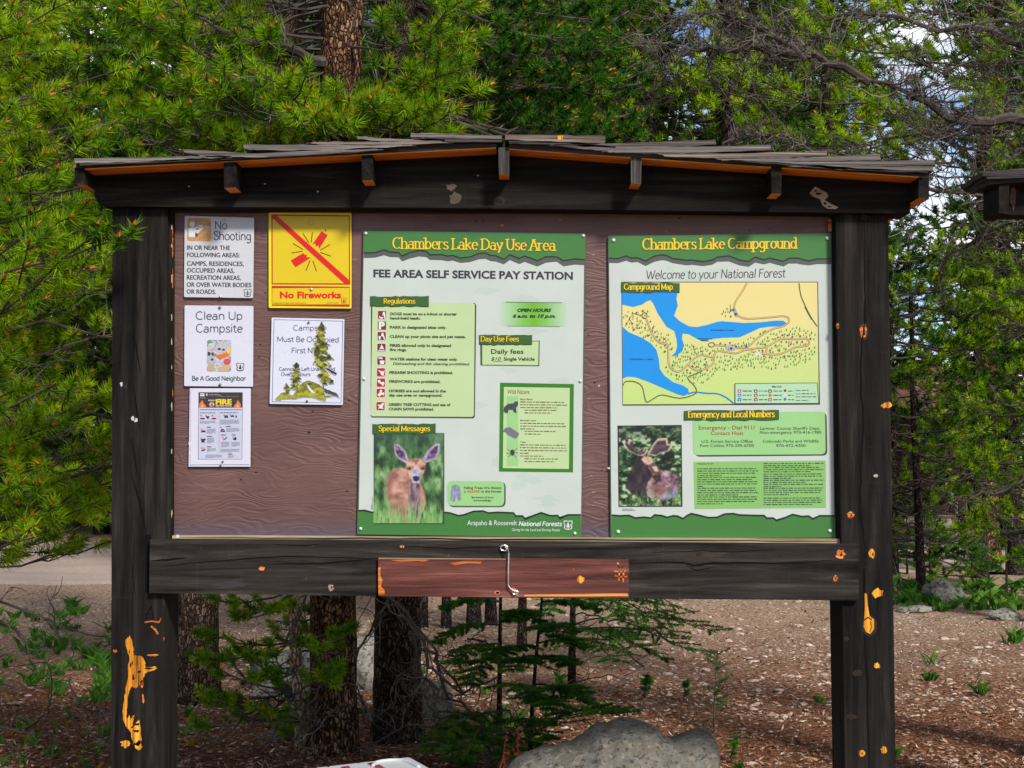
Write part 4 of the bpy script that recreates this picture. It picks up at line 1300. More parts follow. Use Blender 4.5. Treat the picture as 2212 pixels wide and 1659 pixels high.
# regulations
A = Art(Y_SIGN, C3)
A.poly([(140, 775), (1110, 740), (1128, 760), (1114, 1806), (1100, 1822), (150, 1814), (138, 1800)], ink(60, 76, 60), 1)
A.poly([(154, 770), (690, 738), (1096, 740), (1114, 756), (1104, 1794), (1086, 1808), (152, 1802), (138, 1784)], PALE, 2)
rp = A.build('regulations_panel', t)
A = Art(Y_SIGN, C3)
OL = ink(60, 70, 40)
for s, x, y, w in (('DOGS must be on a 6-foot or shorter', 320, 854, 628), ('hand-held leash.', 320, 894, 285), ('PARK in designated sites only.', 318, 980, 530), ('CLEAN up your picnic site and pet waste.', 316, 1066, 712), ('FIRES allowed only in designated', 316, 1150, 576), ('fire rings.', 316, 1190, 160), ('WATER stations for clean water only.', 314, 1278, 638), ('FIREARM SHOOTING is prohibited.', 312, 1404, 598), ('FIREWORKS are prohibited.', 311, 1488, 480), ('HORSES are not allowed in the', 309, 1576, 534), ('day use area or campground.', 308, 1616, 502), ('GREEN TREE CUTTING and use of', 306, 1704, 580), ('CHAIN SAWS prohibited.', 306, 1746, 424)):
    A.text(s, x, y, w, 24, OL, 3, .045, slope=.004)
A.text('Dishwashing and fish cleaning prohibited.', 344, 1320, 720, 23, OL, 3, .028, .3, slope=.006)
A.build('lettering', t)
tab(t, C3, ((134, 678), (680, 770)), 'Regulations', 258, 744, 298, 30, 8)
for k, (cx, cy) in enumerate([(245, 853), (243, 952), (241, 1050), (239, 1160), (238, 1280), (235, 1390), (234, 1487), (232, 1583), (230, 1707)]):
    A = Art(Y_SIGN, C3)
    c = ink(132, 34, 44) if k < 5 else ink(184, 30, 40)
    if k != 1:
        A.rrect([(cx - 43, cy - 43), (cx + 43, cy - 43), (cx + 43, cy + 43), (cx - 43, cy + 43)], 8, WHT, 3)
        A.rrect([(cx - 39, cy - 39), (cx + 39, cy - 39), (cx + 39, cy + 39), (cx - 39, cy + 39)], 8, c, 3.6)
    T = lambda *q: [(cx + x, cy + y) for x, y in q]
    if k == 0: A.poly(T((10, -30), (26, -30), (34, 34), (20, 34), (14, 0), (0, 4)), WHT, 4); A.poly(T((-30, 4), (-14, 20), (10, 18), (6, 34), (-22, 34)), WHT, 4)
    if k == 1:
        A.rrect([(cx - 39, cy - 39), (cx + 39, cy - 39), (cx + 39, cy + 39), (cx - 39, cy + 39)], 8, c, 3.6)
        A.text('P', cx - 30, cy + 32, 58, 64, WHT, 4, .05)
    if k == 2: A.poly(T((0, -30), (14, -30), (34, 34), (22, 34), (10, 4), (-6, 0)), WHT, 4); A.poly(T((-30, 0), (-8, 0), (-12, 34), (-26, 34)), WHT, 4.4)
    if k == 3: A.poly(T((-30, 24), (30, 24), (34, 34), (-34, 34)), WHT, 4); A.poly(T((-22, 18), (-8, -8), (0, -34), (12, -10), (26, 18), (4, 8)), WHT, 4.4)
    if k == 4: A.poly(T((-16, 0), (30, 0), (24, 34), (-10, 34)), WHT, 4); A.poly(T((-30, -30), (10, -30), (10, -10), (0, -16), (-30, -18)), WHT, 4.4)
    if k == 5: A.poly(T((-30, -24), (14, -6), (34, -20), (24, 20), (34, 34), (0, 26), (-4, 8)), WHT, 4)
    if k == 6: A.poly(T((-34, -20), (-10, -28), (0, 0), (24, -10), (34, 10), (14, 34), (4, 14), (-24, 0)), WHT, 4)
    if k == 7: A.poly(T((-34, 20), (-10, -4), (-6, -30), (14, -24), (8, 0), (34, -6), (30, 26), (10, 14), (-10, 34)), WHT, 4)
    if k == 8: A.poly(T((-30, -14), (0, -12), (22, -34), (34, -20), (20, 2), (28, 26), (-10, 20), (-26, 30), (-12, 4)), WHT, 4)
    A.build('pictogram', t)
# hours
A = Art(Y_SIGN, C3)
p0, p1 = A.pt(1372, 740, 0), A.pt(1962, 740, 0)
gr = print_gradient('print_green_glow', [(0, srgb(186, 216, 184)), (.32, srgb(128, 196, 84)), (.5, srgb(112, 184, 36)), (.68, srgb(128, 196, 84)), (1, srgb(186, 216, 184))], 'X', p0.x, p1.x)
A.poly([(1372, 732), (1962, 738), (1978, 850), (1956, 962), (1376, 954), (1360, 850)], gr, 1)
A.line([(1400, 732), (1930, 738)], 6, ink(70, 100, 60), 2); A.line([(1420, 956), (1910, 961)], 5, ink(110, 130, 110), 2)
A.build('hours_panel', t)
# fees
A = Art(Y_SIGN, C3)
A.poly([(1164, 1120), (1722, 1092), (1718, 1334), (1166, 1326)], GREEN2, 1)
A.poly([(1184, 1110), (1712, 1100), (1708, 1324), (1184, 1318)], PALE, 2)
A.build('fee_panel', t)
tab(t, C3, ((1156, 1040), (1648, 1132)), 'Day Use Fees', 1168, 1100, 360, 32, 8)
# wildlife panel
O4 = 1462.2
A = Art(Y_SIGN, C3)
A.poly([(1350, 25 + O4), (2042, 38 + O4), (2034, 866 + O4), (1340, 858 + O4)], GREEN3, 1)
A.poly([(1386, 65 + O4), (2004, 74 + O4), (1996, 834 + O4), (1376, 826 + O4)], PALE, 2)
A.rect(1414, 152 + O4, 1520, 804 + O4, PALE2, 3)
A.text('Wild Nature', 1420, 130 + O4, 206, 40, ink(140, 44, 40), 3, 0)
BR = ink(112, 92, 60)
for y, n, x, ls in ((206, 3, 1540, .8), (282, 2, 1580, .8), (406, 3, 1540, .35), (480, 2, 1580, .5), (608, 4, 1536, .2), (712, 1, 1536, .5), (738, 2, 1580, .9)):
    A.greek(x, y + O4, 1985 if x < 1570 else 1900, n, 26, 9, BR, 3, slope=.01, last=ls)
for s, y in (('Black Bears', 188), ('Mountain Lions', 386), ('Ticks', 590)):
    A.text(s, 1540, y + O4, 14 * len(s) * .75, 15, BR, 3, .02)
A.poly([(1384, 290 + O4), (1388, 256 + O4), (1420, 226 + O4), (1480, 216 + O4), (1488, 200 + O4), (1518, 200 + O4), (1520, 232 + O4), (1500, 262 + O4), (1506, 310 + O4), (1480, 304 + O4), (1470, 280 + O4), (1430, 280 + O4), (1424, 310 + O4), (1396, 308 + O4)], ink(72, 68, 84), 4)
A.poly([(1370, 480 + O4), (1400, 450 + O4), (1440, 440 + O4), (1500, 480 + O4), (1530, 500 + O4), (1520, 524 + O4), (1500, 552 + O4), (1470, 540 + O4), (1430, 520 + O4), (1400, 490 + O4)], ink(120, 116, 134), 4)
A.ell(1466, 680 + O4, 20, 30, ink(74, 50, 70), 4)
for dx, dy in ((-50, -34), (-56, 10), (-40, 40), (46, -40), (50, 4), (36, 48)): A.line([(1466, 680 + O4), (1466 + dx, 680 + O4 + dy)], 5, ink(74, 60, 70), 3.6)
A.build('wildlife_panel', t)
# deer photograph
tab(t, C3, ((156, 412 + O4), (744, 506 + O4)), 'Special Messages', 210, 478 + O4, 486, 32, 8.5)
A = Art(Y_SIGN, C3)
A.rect(166, 496 + O4, 828, 1350 + O4, ink(60, 74, 62), 3)
A.build('photo_border', t)
T = lambda q: [(x, y + O4) for x, y in q]
cv_ = Canvas(T([(182, 500), (822, 498), (810, 1342), (162, 1342)]), 110, 142)
X, Yc_ = cv_.X, cv_.Y - O4
nb = vnoise(X, Yc_, 60, 110, 1, 5)
cv_.c = cv_.lerp((nb - .5) * 2.3 + .5, [(30, 54, 34), (58, 96, 52), (92, 136, 78), (142, 176, 124)])
cv_.put(np.clip(1 - (Yc_ - 500) / 240, 0, 1) * .55, cv_.lerp(vnoise(X, Yc_, 50, 40, 2, 4), [(30, 50, 44), (74, 104, 92), (52, 84, 70), (150, 176, 160)]))
cv_.shape(T([(296, 900), (345, 836), (430, 820), (490, 845), (520, 940), (600, 960), (640, 1060), (655, 1170), (612, 1260), (580, 1342), (330, 1342), (322, 1236), (300, 1130), (282, 1000)]), [(140, 92, 80), (190, 138, 120), (216, 168, 150)], 8, (70, 50), 8, 3)
cv_.shape(T([(300, 900), (345, 840), (400, 830), (350, 940), (330, 1060), (320, 1200), (296, 1100), (284, 1000)]), [(112, 76, 72), (150, 108, 100)], 22, (40, 60), 6, 4, .8)
cv_.shape(T([(340, 1180), (480, 1150), (490, 1340), (330, 1340)]), [(120, 82, 78), (166, 120, 110)], 40, (30, 60), 6, 5, .7)
cv_.shape(T([(492, 950), (606, 950), (606, 1150), (576, 1330), (520, 1336), (492, 1200)]), [(84, 62, 76), (124, 100, 114), (168, 142, 150)], 12, (18, 60), 8, 6)
cv_.shape(T([(606, 980), (640, 1060), (652, 1170), (616, 1240), (604, 1120)]), [(176, 122, 106), (206, 154, 134)], 12, (30, 40), 4, 7)
for ear, inn, s_ in (([(355, 594), (400, 604), (462, 664), (500, 768), (472, 784), (400, 742), (362, 690)], [(368, 612), (400, 626), (450, 684), (478, 756), (412, 726), (376, 684)], 8), ([(785, 592), (784, 660), (748, 742), (645, 780), (620, 742), (676, 656), (738, 604)], [(772, 612), (768, 660), (734, 726), (650, 756), (692, 670), (738, 624)], 9)):
    cv_.shape(T(ear), [(150, 130, 160), (202, 184, 206)], 5, (30, 30), 4, s_)
    cv_.shape(T(inn), [(52, 34, 66), (100, 72, 116), (168, 140, 176)], 7, (34, 22), 8, s_ + 4)
cv_.shape(T([(500, 744), (560, 734), (622, 746), (654, 782), (644, 850), (608, 920), (598, 968), (530, 968), (500, 900), (476, 830), (470, 782)]), [(162, 112, 90), (204, 156, 132), (222, 182, 160)], 6, (40, 30), 5, 14)
cv_.shape(T([(535, 748), (562, 800), (592, 750), (566, 738)]), [(112, 76, 68), (146, 104, 92)], 10, (20, 20), 5, 15, .8)
cv_.shape(T([(528, 860), (560, 812), (600, 856), (606, 900), (592, 962), (536, 962), (518, 904)]), [(140, 138, 172), (190, 190, 212), (214, 214, 226)], 9, (24, 24), 4, 16)
cv_.shape(T([(532, 906), (562, 898), (597, 906), (592, 940), (564, 954), (540, 942)]), [(16, 26, 60), (44, 70, 124)], 4, (20, 14), 2, 17)
for ex in (498, 626):
    cv_.blot(ex, 830 + O4, 24, 18, (92, 62, 52), .8)
    cv_.blot(ex, 830 + O4, 14, 11, (16, 12, 16))
    cv_.blot(ex - 4, 826 + O4, 4, 3, (210, 210, 220))
gs = vnoise(X, Yc_, 12, 90, 21, 3)
cv_.put(np.clip((Yc_ - 1080) / 190, 0, 1) * np.clip((gs - .40) * 7, 0, 1) * .95, cv_.lerp(vnoise(X, Yc_, 10, 60, 22, 3), [(70, 122, 58), (130, 180, 100), (186, 216, 160)]))
cv_.put(np.clip((Yc_ - 1230) / 140, 0, 1) * .75, cv_.lerp(vnoise(X, Yc_, 30, 60, 23, 3), [(104, 160, 78), (160, 204, 130)]))
cv_.build(C3, Y_SIGN - .0020, 'deer_picture', t)
A = Art(Y_SIGN, C3)
A.line(T([(142, 1216), (146, 1165)]), 4, GREY, 2); A.line(T([(154, 1214), (156, 1095)]), 3, GREY, 2)
A.build('photo_credit', t)
# hazard panel
A = Art(Y_SIGN, C3)
A.rrect(T([(866, 956), (1404, 956), (1402, 1192), (870, 1192)]), 50, ink(70, 80, 78), 1)
A.rrect(T([(856, 946), (1390, 948), (1388, 1182), (858, 1178)]), 50, PALE2, 2)
A.poly(T([(900, 990), (940, 980), (975, 1000), (985, 1120), (960, 1140), (940, 1080), (925, 1140), (885, 1130), (890, 1040)]), print_foliage('print_blue_trunks', [(60, 66, 84), (130, 138, 170), (170, 176, 204)], (60, 1, 20)), 3)
A.text('Falling Trees Are Always', 1012, 1020 + O4, 350, 20, OL, 3, .025)
A.text('a', 1014, 1054 + O4, 14, 18, OL, 3, .025); A.text('HAZARD', 1040, 1054 + O4, 126, 20, ink(214, 70, 40), 3, .03); A.text('in the Forest', 1176, 1054 + O4, 184, 20, OL, 3, .025)
A.text('Be aware of your', 1084, 1108 + O4, 208, 17, OL, 3, .025); A.text('surroundings.', 1102, 1136 + O4, 168, 17, OL, 3, .025)
A.build('hazard_panel', t)
# footer
e2 = T([(20, 1225), (80, 1222), (150, 1240), (165, 1240), (815, 1240), (880, 1246), (960, 1272), (1010, 1264), (1100, 1232), (1190, 1228), (1240, 1246), (1330, 1240), (1475, 1246), (1500, 1276), (1560, 1274), (1585, 1302), (1660, 1272), (1735, 1244), (1820, 1272), (1890, 1270), (1910, 1296), (1990, 1264), (2108, 1264)])
A = Art(Y_SIGN, C3)
A.poly(e2 + T([(2108, 1474), (20, 1444)]), GREEN, 1)
A.line(e2, 16, ink(28, 40, 30), 2)
A.build('footer_band', t)
A = Art(Y_SIGN, C3)
A.text('Arapaho & Roosevelt', 1044, 1360 + O4, 464, 44, WHT, 2, .0)
A.stroke('National Forests', 1524, 1366 + O4, 404, 27, (6, 8), WHT, 2, 0, .006, slant=.18)
A.text('Caring for the Land and Serving People', 1462, 1414 + O4, 450, 24, WHT, 2, 0, .3, slope=.008)
A.build('lettering', t)
shield(t, C3, 1988, 1360 + O4, 40, WHT, GREEN, WHT)
screws(t, C3, [(92, 88), (2132, 110), (76, 1450), (2104, 1470), (44, 1393 + O4), (2052, 1437 + O4)], .006, WHT)

# --- campground board
t, mb = sign('campground_board', 'large green and white board headed Chambers Lake Campground with a map', [(76, 74), (2086, 46), (2116, 2786), (100, 2806)], C5, WHITE2, .005)
A = Art(Y_SIGN, C5, mb)
for k in range(12):
    A.poly(blob(_rp.uniform(120, 2000), _rp.choice([_rp.uniform(320, 470), _rp.uniform(1620, 2500)]), _rp.uniform(30, 100), _rp.uniform(14, 40), 14, .5, k), ink(198, 214, 202), .3 + k * .02)
A.line([(76, 76), (2086, 48), (2116, 2784), (100, 2804)], 8, ink(84, 98, 84), .8, closed=True)
mb.build('plate', t)
edge = [(80, 272), (160, 276), (238, 250), (280, 270), (340, 266), (410, 298), (490, 254), (560, 240), (600, 246), (655, 274), (780, 290), (830, 288), (930, 302), (1010, 290), (1060, 262), (1160, 250), (1260, 288), (1340, 300), (1400, 262), (1480, 286), (1530, 270), (1655, 300), (1700, 272), (1780, 270), (1800, 276), (1880, 296), (1960, 278), (2086, 278)]
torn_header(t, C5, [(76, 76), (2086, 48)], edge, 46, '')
A = Art(Y_SIGN, C5)
for m, w, ly in ((GOLD, (13, 22), 4), (YEL, (5, 15), 5)):
    A.stroke('Chambers Lake Campground', 382, 192 + (4 if ly == 4 else 0), 1396, 64, w, m, ly, 3.0, -.007)
A.build('title', t)
A = Art(Y_SIGN, C5)
A.stroke('Welcome to your National Forest', 412, 462, 1260, 54, 8, ink(70, 74, 74), 1, 0, -.014, slant=.1)
A.build('lettering', t)
# map
A = Art(Y_SIGN, C5)
A.poly([(192, 484), (1966, 484), (1984, 1592), (202, 1602)], ink(66, 70, 60), 1)
z0, z1 = A.pt(1000, 1590, 0).z, A.pt(1000, 490, 0).z
gm2 = print_gradient('print_map_ground', [(0, srgb(196, 224, 128)), (.35, srgb(208, 222, 140)), (.7, srgb(234, 222, 148)), (1, srgb(238, 220, 144))], 'Z', z0, z1)
A.poly([(199, 492), (1958, 491), (1974, 1582), (207, 1590)], gm2, 2)
A.build('map_sheet', t)
A = Art(Y_SIGN, C5)
LAKE = ink(6, 150, 236)
A.poly([(200, 560), (704, 560), (690, 640), (702, 700), (668, 790), (720, 840), (800, 885), (870, 893), (960, 875), (1060, 845), (1100, 840), (1300, 856), (1450, 850), (1580, 835), (1650, 835), (1682, 857), (1640, 885), (1520, 890), (1440, 902), (1380, 930), (1260, 985), (1100, 990), (1000, 1002), (930, 1022), (880, 1002), (800, 957), (745, 952), (740, 1000), (760, 1060), (740, 1112), (690, 1150), (640, 1160), (680, 1120), (696, 1070), (690, 1000), (670, 930), (600, 890), (560, 830), (520, 770), (480, 680), (455, 650), (420, 662), (380, 690), (300, 712), (200, 690)], LAKE, 3)
A.poly([(204, 890), (260, 940), (380, 990), (460, 1040), (510, 1100), (530, 1180), (540, 1270), (580, 1330), (660, 1390), (750, 1420), (795, 1450), (802, 1490), (760, 1515), (700, 1500), (560, 1440), (420, 1380), (320, 1345), (250, 1340), (206, 1355)], LAKE, 3)
A.line(smooth([(795, 1495), (860, 1480), (960, 1490), (1060, 1495), (1130, 1525), (1180, 1560), (1205, 1583)]), 13, ink(10, 130, 210), 3.4)
A.build('lake_picture', t)
A = Art(Y_SIGN, C5)
ROAD, ROADL = ink(134, 92, 48), ink(236, 206, 148)
roads = [[(1325, 494), (1290, 560), (1225, 660), (1212, 720), (1240, 780), (1305, 815), (1450, 812), (1600, 798), (1660, 795), (1700, 812), (1700, 850), (1650, 885), (1560, 910), (1480, 950), (1400, 1010), (1330, 1080), (1290, 1105), (1220, 1130), (1120, 1115), (1060, 1110), (1030, 1145), (1025, 1210), (990, 1245), (930, 1275), (860, 1280), (810, 1245), (800, 1225)],
         [(1290, 1105), (1400, 1085), (1500, 1070), (1600, 1015), (1650, 1000), (1780, 1003), (1850, 995), (1885, 1020), (1870, 1060), (1760, 1075), (1680, 1115), (1600, 1140), (1480, 1135), (1360, 1110)],
         [(415, 812), (440, 880), (480, 970), (540, 1035), (610, 1050), (615, 1130), (620, 1220), (650, 1275), (710, 1295), (770, 1255), (830, 1190), (910, 1145), (980, 1160), (1025, 1160)],
         [(1310, 1080), (1240, 1082), (1130, 1062), (1030, 1056)], [(1500, 1072), (1502, 1105), (1490, 1135)]]
for k, q in enumerate(roads):
    q = smooth(q, 3)
    A.line(q, 15, ROAD, 4 + k * .05); A.line(q, 7, ROADL, 5 + k * .05)
for q in (arc(402, 788, 24, 26, 0, 360, 14), arc(1006, 1052, 28, 20, 0, 360, 14)):
    A.line(q, 7, ROAD, 5.4)
for q in ([(1795, 494), (1810, 600), (1850, 700), (1900, 800), (1960, 888)], [(208, 1420), (230, 1385), (310, 1385), (380, 1430), (405, 1540), (430, 1570), (480, 1540), (560, 1505), (720, 1535), (850, 1500), (870, 1460), (840, 1410), (790, 1350), (850, 1320), (920, 1290)]):
    A.line(smooth(q, 3), 9, ink(110, 96, 60), 4.4)
for q in ([(380, 790), (300, 770), (265, 820), (240, 860)], [(375, 830), (350, 870), (305, 915)], [(265, 820), (290, 862)], [(845, 1065), (850, 1110), (880, 1145)]):
    A.line(q, 5, ROAD, 4.6)
A.line([(880, 998), (1010, 1000)], 6, ink(20, 60, 90), 5); A.line([(905, 1012), (980, 1018)], 6, ink(20, 60, 90), 5)
A.ell(1180, 1078, 48, 30, ink(178, 176, 196), 4.2)
A.ell(1425, 1135, 28, 22, WHT, 4.2)
A.build('map_roads', t)
A = Art(Y_SIGN, C5)


def inside(p, q):
    c = False
    for i in range(len(q)):
        a, b = q[i - 1], q[i]
        if (a[1] > p[1]) != (b[1] > p[1]) and p[0] < (b[0] - a[0]) * (p[1] - a[1]) / (b[1] - a[1]) + a[0]: c = not c
    return c


_rt = random.Random(8)
rp_pts = [p for q in roads for p in smooth(q, 6)]
tg = [ink(60, 158, 78), ink(50, 140, 66), ink(120, 168, 60)]
regs = [([(640, 1200), (780, 1030), (860, 1040), (1000, 1080), (1290, 1010), (1480, 910), (1640, 910), (1800, 870), (1950, 940), (1955, 1100), (1860, 1200), (1640, 1260), (1350, 1240), (1100, 1270), (900, 1400), (680, 1350), (610, 1280)], 300),
        ([(210, 740), (430, 730), (500, 890), (640, 960), (680, 1060), (620, 1150), (560, 1090), (430, 990), (220, 880)], 62), ([(1090, 760), (1180, 670), (1200, 740), (1130, 780)], 10)]
n = 0
for q, cnt in regs:
    done = []
    xs, ys = [p[0] for p in q], [p[1] for p in q]
    tries = 0
    while len(done) < cnt and tries < 9000:
        tries += 1
        p = (_rt.uniform(min(xs), max(xs)), _rt.uniform(min(ys), max(ys)))
        if not inside(p, q): continue
        if any(abs(p[0] - r[0]) < 14 and abs(p[1] - r[1]) < 22 for r in done): continue
        if any(abs(p[0] - r[0]) < 16 and -8 < r[1] - p[1] < 24 for r in rp_pts): continue
        done.append(p)
        s = _rt.uniform(.62, .95)
        A.poly([(p[0] - 8 * s, p[1] + 26 * s), (p[0] + 8 * s, p[1] + 26 * s), (p[0] + 1, p[1])], tg[n % 3], 6 + .01 * (n % 20))
        n += 1
A.build('map_trees', t)
A = Art(Y_SIGN, C5)
for k, (x, y) in enumerate([(240, 860), (290, 862), (305, 918), (355, 900), (408, 898), (330, 762), (383, 748), (455, 842), (478, 900), (498, 938), (518, 978), (540, 1008), (580, 1000), (436, 970), (586, 1060), (588, 1112), (656, 1234), (598, 1254), (690, 1324), (645, 1092), (845, 1066), (912, 1110), (990, 1132), (815, 1178), (950, 1180), (850, 1212), (838, 1250), (873, 1248), (942, 1230), (968, 1280), (880, 1306), (815, 1308), (785, 1280), (1180, 746), (1180, 796), (1606, 985), (1648, 965), (1692, 968), (1738, 978), (1805, 974), (1898, 996), (1888, 1084), (1636, 1026), (1682, 1026), (1722, 1046), (1778, 1028), (1824, 1024), (1584, 1056), (1490, 1046), (1450, 1044), (1466, 1102), (1534, 1102), (1618, 1106), (1480, 1154), (1532, 1162), (1666, 1154), (1780, 1108), (1086, 1038), (1130, 1050), (1174, 1034)]):
    A.ell(x, y, 7.5, 7.5, [ink(110, 62, 56), ink(98, 74, 96), ink(126, 66, 40)][k % 3], 7, 9)
for x, y in ((1205, 736), (1320, 1066), (1228, 1068)): A.rect(x - 9, y - 9, x + 9, y + 9, ink(70, 90, 190), 7)
A.poly([(1200, 745), (1222, 740), (1250, 795), (1228, 800)], ink(166, 164, 186), 5.5); A.rect(1214, 768, 1234, 784, BLK, 7)
A.rect(1174, 1076, 1194, 1092, BLK, 7)
A.build('map_sites', t)
A = Art(Y_SIGN, C5)
A.text('Chambers Lake', 1000, 926, 212, 14, ink(12, 40, 100), 6, .0)
A.text('Chambers Lake', 264, 1188, 212, 14, ink(12, 40, 100), 6, .0)
A.greek(1850, 720, 1856, 1, 4, 8, BLK, 6, last=1)
A.line([(1850, 708), (1882, 770), (1912, 822)], 12, ink(90, 90, 60), 6)
A.build('lettering', t)
A = Art(Y_SIGN, C5)
A.poly([(1214, 1400), (1962, 1394), (1974, 1584), (1216, 1586)], ink(56, 70, 60), 8)
A.poly([(1220, 1406), (1956, 1400), (1968, 1578), (1222, 1580)], ink(184, 224, 184), 8.6)
A.text('Map Key', 1552, 1438, 86, 17, ink(40, 60, 56), 9.4, .02)
ic = [[ink(210, 40, 110), ink(40, 130, 200), ink(40, 80, 170)], [ink(60, 66, 70), ink(150, 60, 56), ink(130, 50, 50)], [ink(60, 66, 70), ink(196, 130, 40), ink(150, 70, 66)], [ink(150, 60, 56), ink(220, 220, 224), ink(60, 110, 180)]]
for c, x in enumerate((1258, 1405, 1533, 1668)):
    for r, y in enumerate((1470, 1508, 1548)):
        if c == 3: A.ell(x, y - 4, 13, 13, ic[c][r], 9.4)
        elif (c, r) == (2, 1): A.poly([(x, y - 19), (x + 18, y), (x, y + 18), (x - 18, y)], ic[c][r], 9.4)
        else:
            A.rrect([(x - 16, y - 14), (x + 16, y - 14), (x + 16, y + 14), (x - 16, y + 14)], 6, ic[c][r], 9.4)
            A.rect(x - 7, y - 4, x + 7, y + 8, ink(226, 226, 226), 9.8)
        A.greek(x + 28, y, x + (112 if c < 3 else 80), 1, 5, 9, ink(60, 84, 76), 9.4, last=1)
for r, y in enumerate((1464, 1494, 1522, 1554)):
    A.line(smooth([(1764, y - 6), (1780, y + 4), (1796, y - 2), (1808, y + 6)]), 6, [BLK, ink(110, 120, 110), ROAD, ink(90, 100, 80)][r], 9.4)
    A.greek(1818, y, 1880 if r in (0, 3) else 1950, 1, 5, 8, ink(60, 84, 76), 9.4, last=1)
A.build('map_key', t)
tab(t, C5, ((192, 494), (716, 580)), 'Campground Map', 216, 554, 442, 34, 9)
# emergency numbers
A = Art(Y_SIGN, C6)
A.rrect([(850, 120), (2054, 116), (2062, 504), (862, 514)], 44, ink(66, 76, 64), 1)
A.rrect([(838, 108), (2040, 104), (2046, 492), (846, 500)], 44, PALE2, 2)
A.build('emergency_panel', t)
A = Art(Y_SIGN, C6)
MAR = ink(168, 58, 62)
A.text('Emergency - Dial 911/', 894, 268, 512, 34, MAR, 3, .01, slope=-.004)
A.text('Contact Host', 1004, 316, 296, 32, MAR, 3, .01)
for s, x, y, w in (('U.S. Forest Service Office', 920, 388, 464), ('Fort Collins 970-295-6700', 908, 426, 488), ("Larimer County Sheriff's Dept.", 1452, 270, 544), ('Non-emergency 970-416-1985', 1450, 306, 556), ('Colorado Parks and Wildlife', 1478, 386, 504), ('970-472-4300', 1596, 426, 268)):
    A.text(s, x, y, w, 25, ink(64, 76, 54), 3, .01, slope=-.003)
A.build('lettering', t)
tab(t, C6, ((762, 96), (1620, 186)), 'Emergency and Local Numbers', 798, 158, 786, 38, 10, -.006)
# fine print panel
A = Art(Y_SIGN, C6)
A.poly([(846, 560), (2046, 548), (2048, 978), (856, 988)], ink(140, 196, 110), 1)
DG = ink(52, 84, 48)
A.text('"And Justice For All"', 882, 584, 146, 13, DG, 2, .02, .2)
for y0, n, ls in ((624, 4, .45), (702, 2, .95), (742, 3, .15), (800, 4, .7), (880, 4, .5)):
    A.greek(882, y0, 1442, n, 20.5, 9, DG, 2, slope=-.004, last=ls)
for y0, n, ls in ((575, 2, .8), (612, 3, .8), (672, 3, .55), (728, 2, .75), (766, 2, .35), (800, 4, .5), (890, 4, .8)):
    A.greek(1482, y0, 2034, n, 19.5, 9, DG, 2, slope=-.004, last=ls)
A.build('fine_print_panel', t)
# moose photograph
A = Art(Y_SIGN, C6)
A.poly([(158, 232), (740, 226), (748, 968), (168, 970)], ink(44, 42, 48), 1)
A.build('photo_border', t)
cv_ = Canvas([(170, 240), (730, 236), (736, 958), (176, 962)], 104, 134)
X, Yc_ = cv_.X, cv_.Y
cv_.c = cv_.lerp((vnoise(X, Yc_, 44, 30, 31, 5) - .5) * 2.8 + .46, [(14, 20, 16), (30, 48, 30), (52, 86, 48), (104, 146, 92), (190, 204, 176)])
cv_.put(np.clip(1 - (Yc_ - 240) / 160, 0, 1) * .5, (24, 38, 30))
cv_.shape([(232, 800), (256, 690), (300, 600), (334, 530), (400, 516), (462, 600), (482, 700), (430, 760), (420, 880), (300, 856)], [(24, 18, 26), (48, 38, 48), (74, 60, 68)], 7, (50, 70), 8, 32)
cv_.shape([(416, 800), (450, 720), (540, 634), (640, 642), (712, 700), (726, 780), (690, 864), (600, 914), (500, 892), (428, 870)], [(76, 50, 58), (128, 96, 108), (176, 144, 152), (206, 180, 186)], 9, (50, 40), 10, 33)
cv_.shape([(470, 790), (550, 750), (600, 800), (550, 866), (480, 850)], [(104, 64, 54), (156, 108, 96)], 22, (30, 30), 8, 34, .8)
cv_.shape([(560, 870), (640, 840), (696, 770), (692, 860), (604, 912)], [(110, 110, 176), (170, 172, 220)], 18, (30, 30), 8, 35, .85)
cv_.shape([(370, 540), (398, 506), (470, 512), (492, 566), (542, 622), (556, 694), (520, 748), (482, 724), (462, 650), (404, 584)], [(84, 58, 50), (128, 96, 82)], 6, (30, 40), 6, 36)
cv_.shape([(376, 540), (400, 510), (466, 516), (486, 566), (440, 590), (404, 574)], [(190, 154, 132), (226, 200, 182)], 8, (30, 24), 6, 37)
cv_.shape([(468, 604), (510, 598), (534, 648), (496, 646)], [(200, 166, 150), (232, 210, 198)], 7, (20, 20), 4, 38)
cv_.shape([(476, 690), (540, 672), (556, 730), (512, 746)], [(34, 24, 28), (66, 50, 54)], 6, (20, 20), 3, 39)
cv_.blot(430, 600, 9, 8, (20, 14, 16))
ant = [[(330, 502), (250, 452), (206, 382), (228, 362), (252, 398), (268, 356), (294, 366), (300, 430), (340, 476), (384, 440), (412, 430), (402, 470), (438, 440), (420, 492), (380, 512)], [(430, 498), (480, 402), (520, 352), (602, 346), (612, 402), (652, 408), (622, 462), (560, 478), (500, 514)]]
for k_, q in enumerate(ant):
    cv_.shape([(x + (x - 410) * .04, y - 4) for x, y in q], [(178, 158, 140), (222, 206, 190)], 4, (30, 30), 3, 40)
    cx_, cy_ = sum(x for x, y in q) / len(q), sum(y for x, y in q) / len(q)
    cv_.shape([(cx_ + (x - cx_) * .84, cy_ + (y - cy_) * .80 + 4) for x, y in q], [(54, 42, 50), (98, 80, 82)], 6, (36, 30), 4, 42 + k_)
gs = vnoise(X, Yc_, 14, 60, 44, 3)
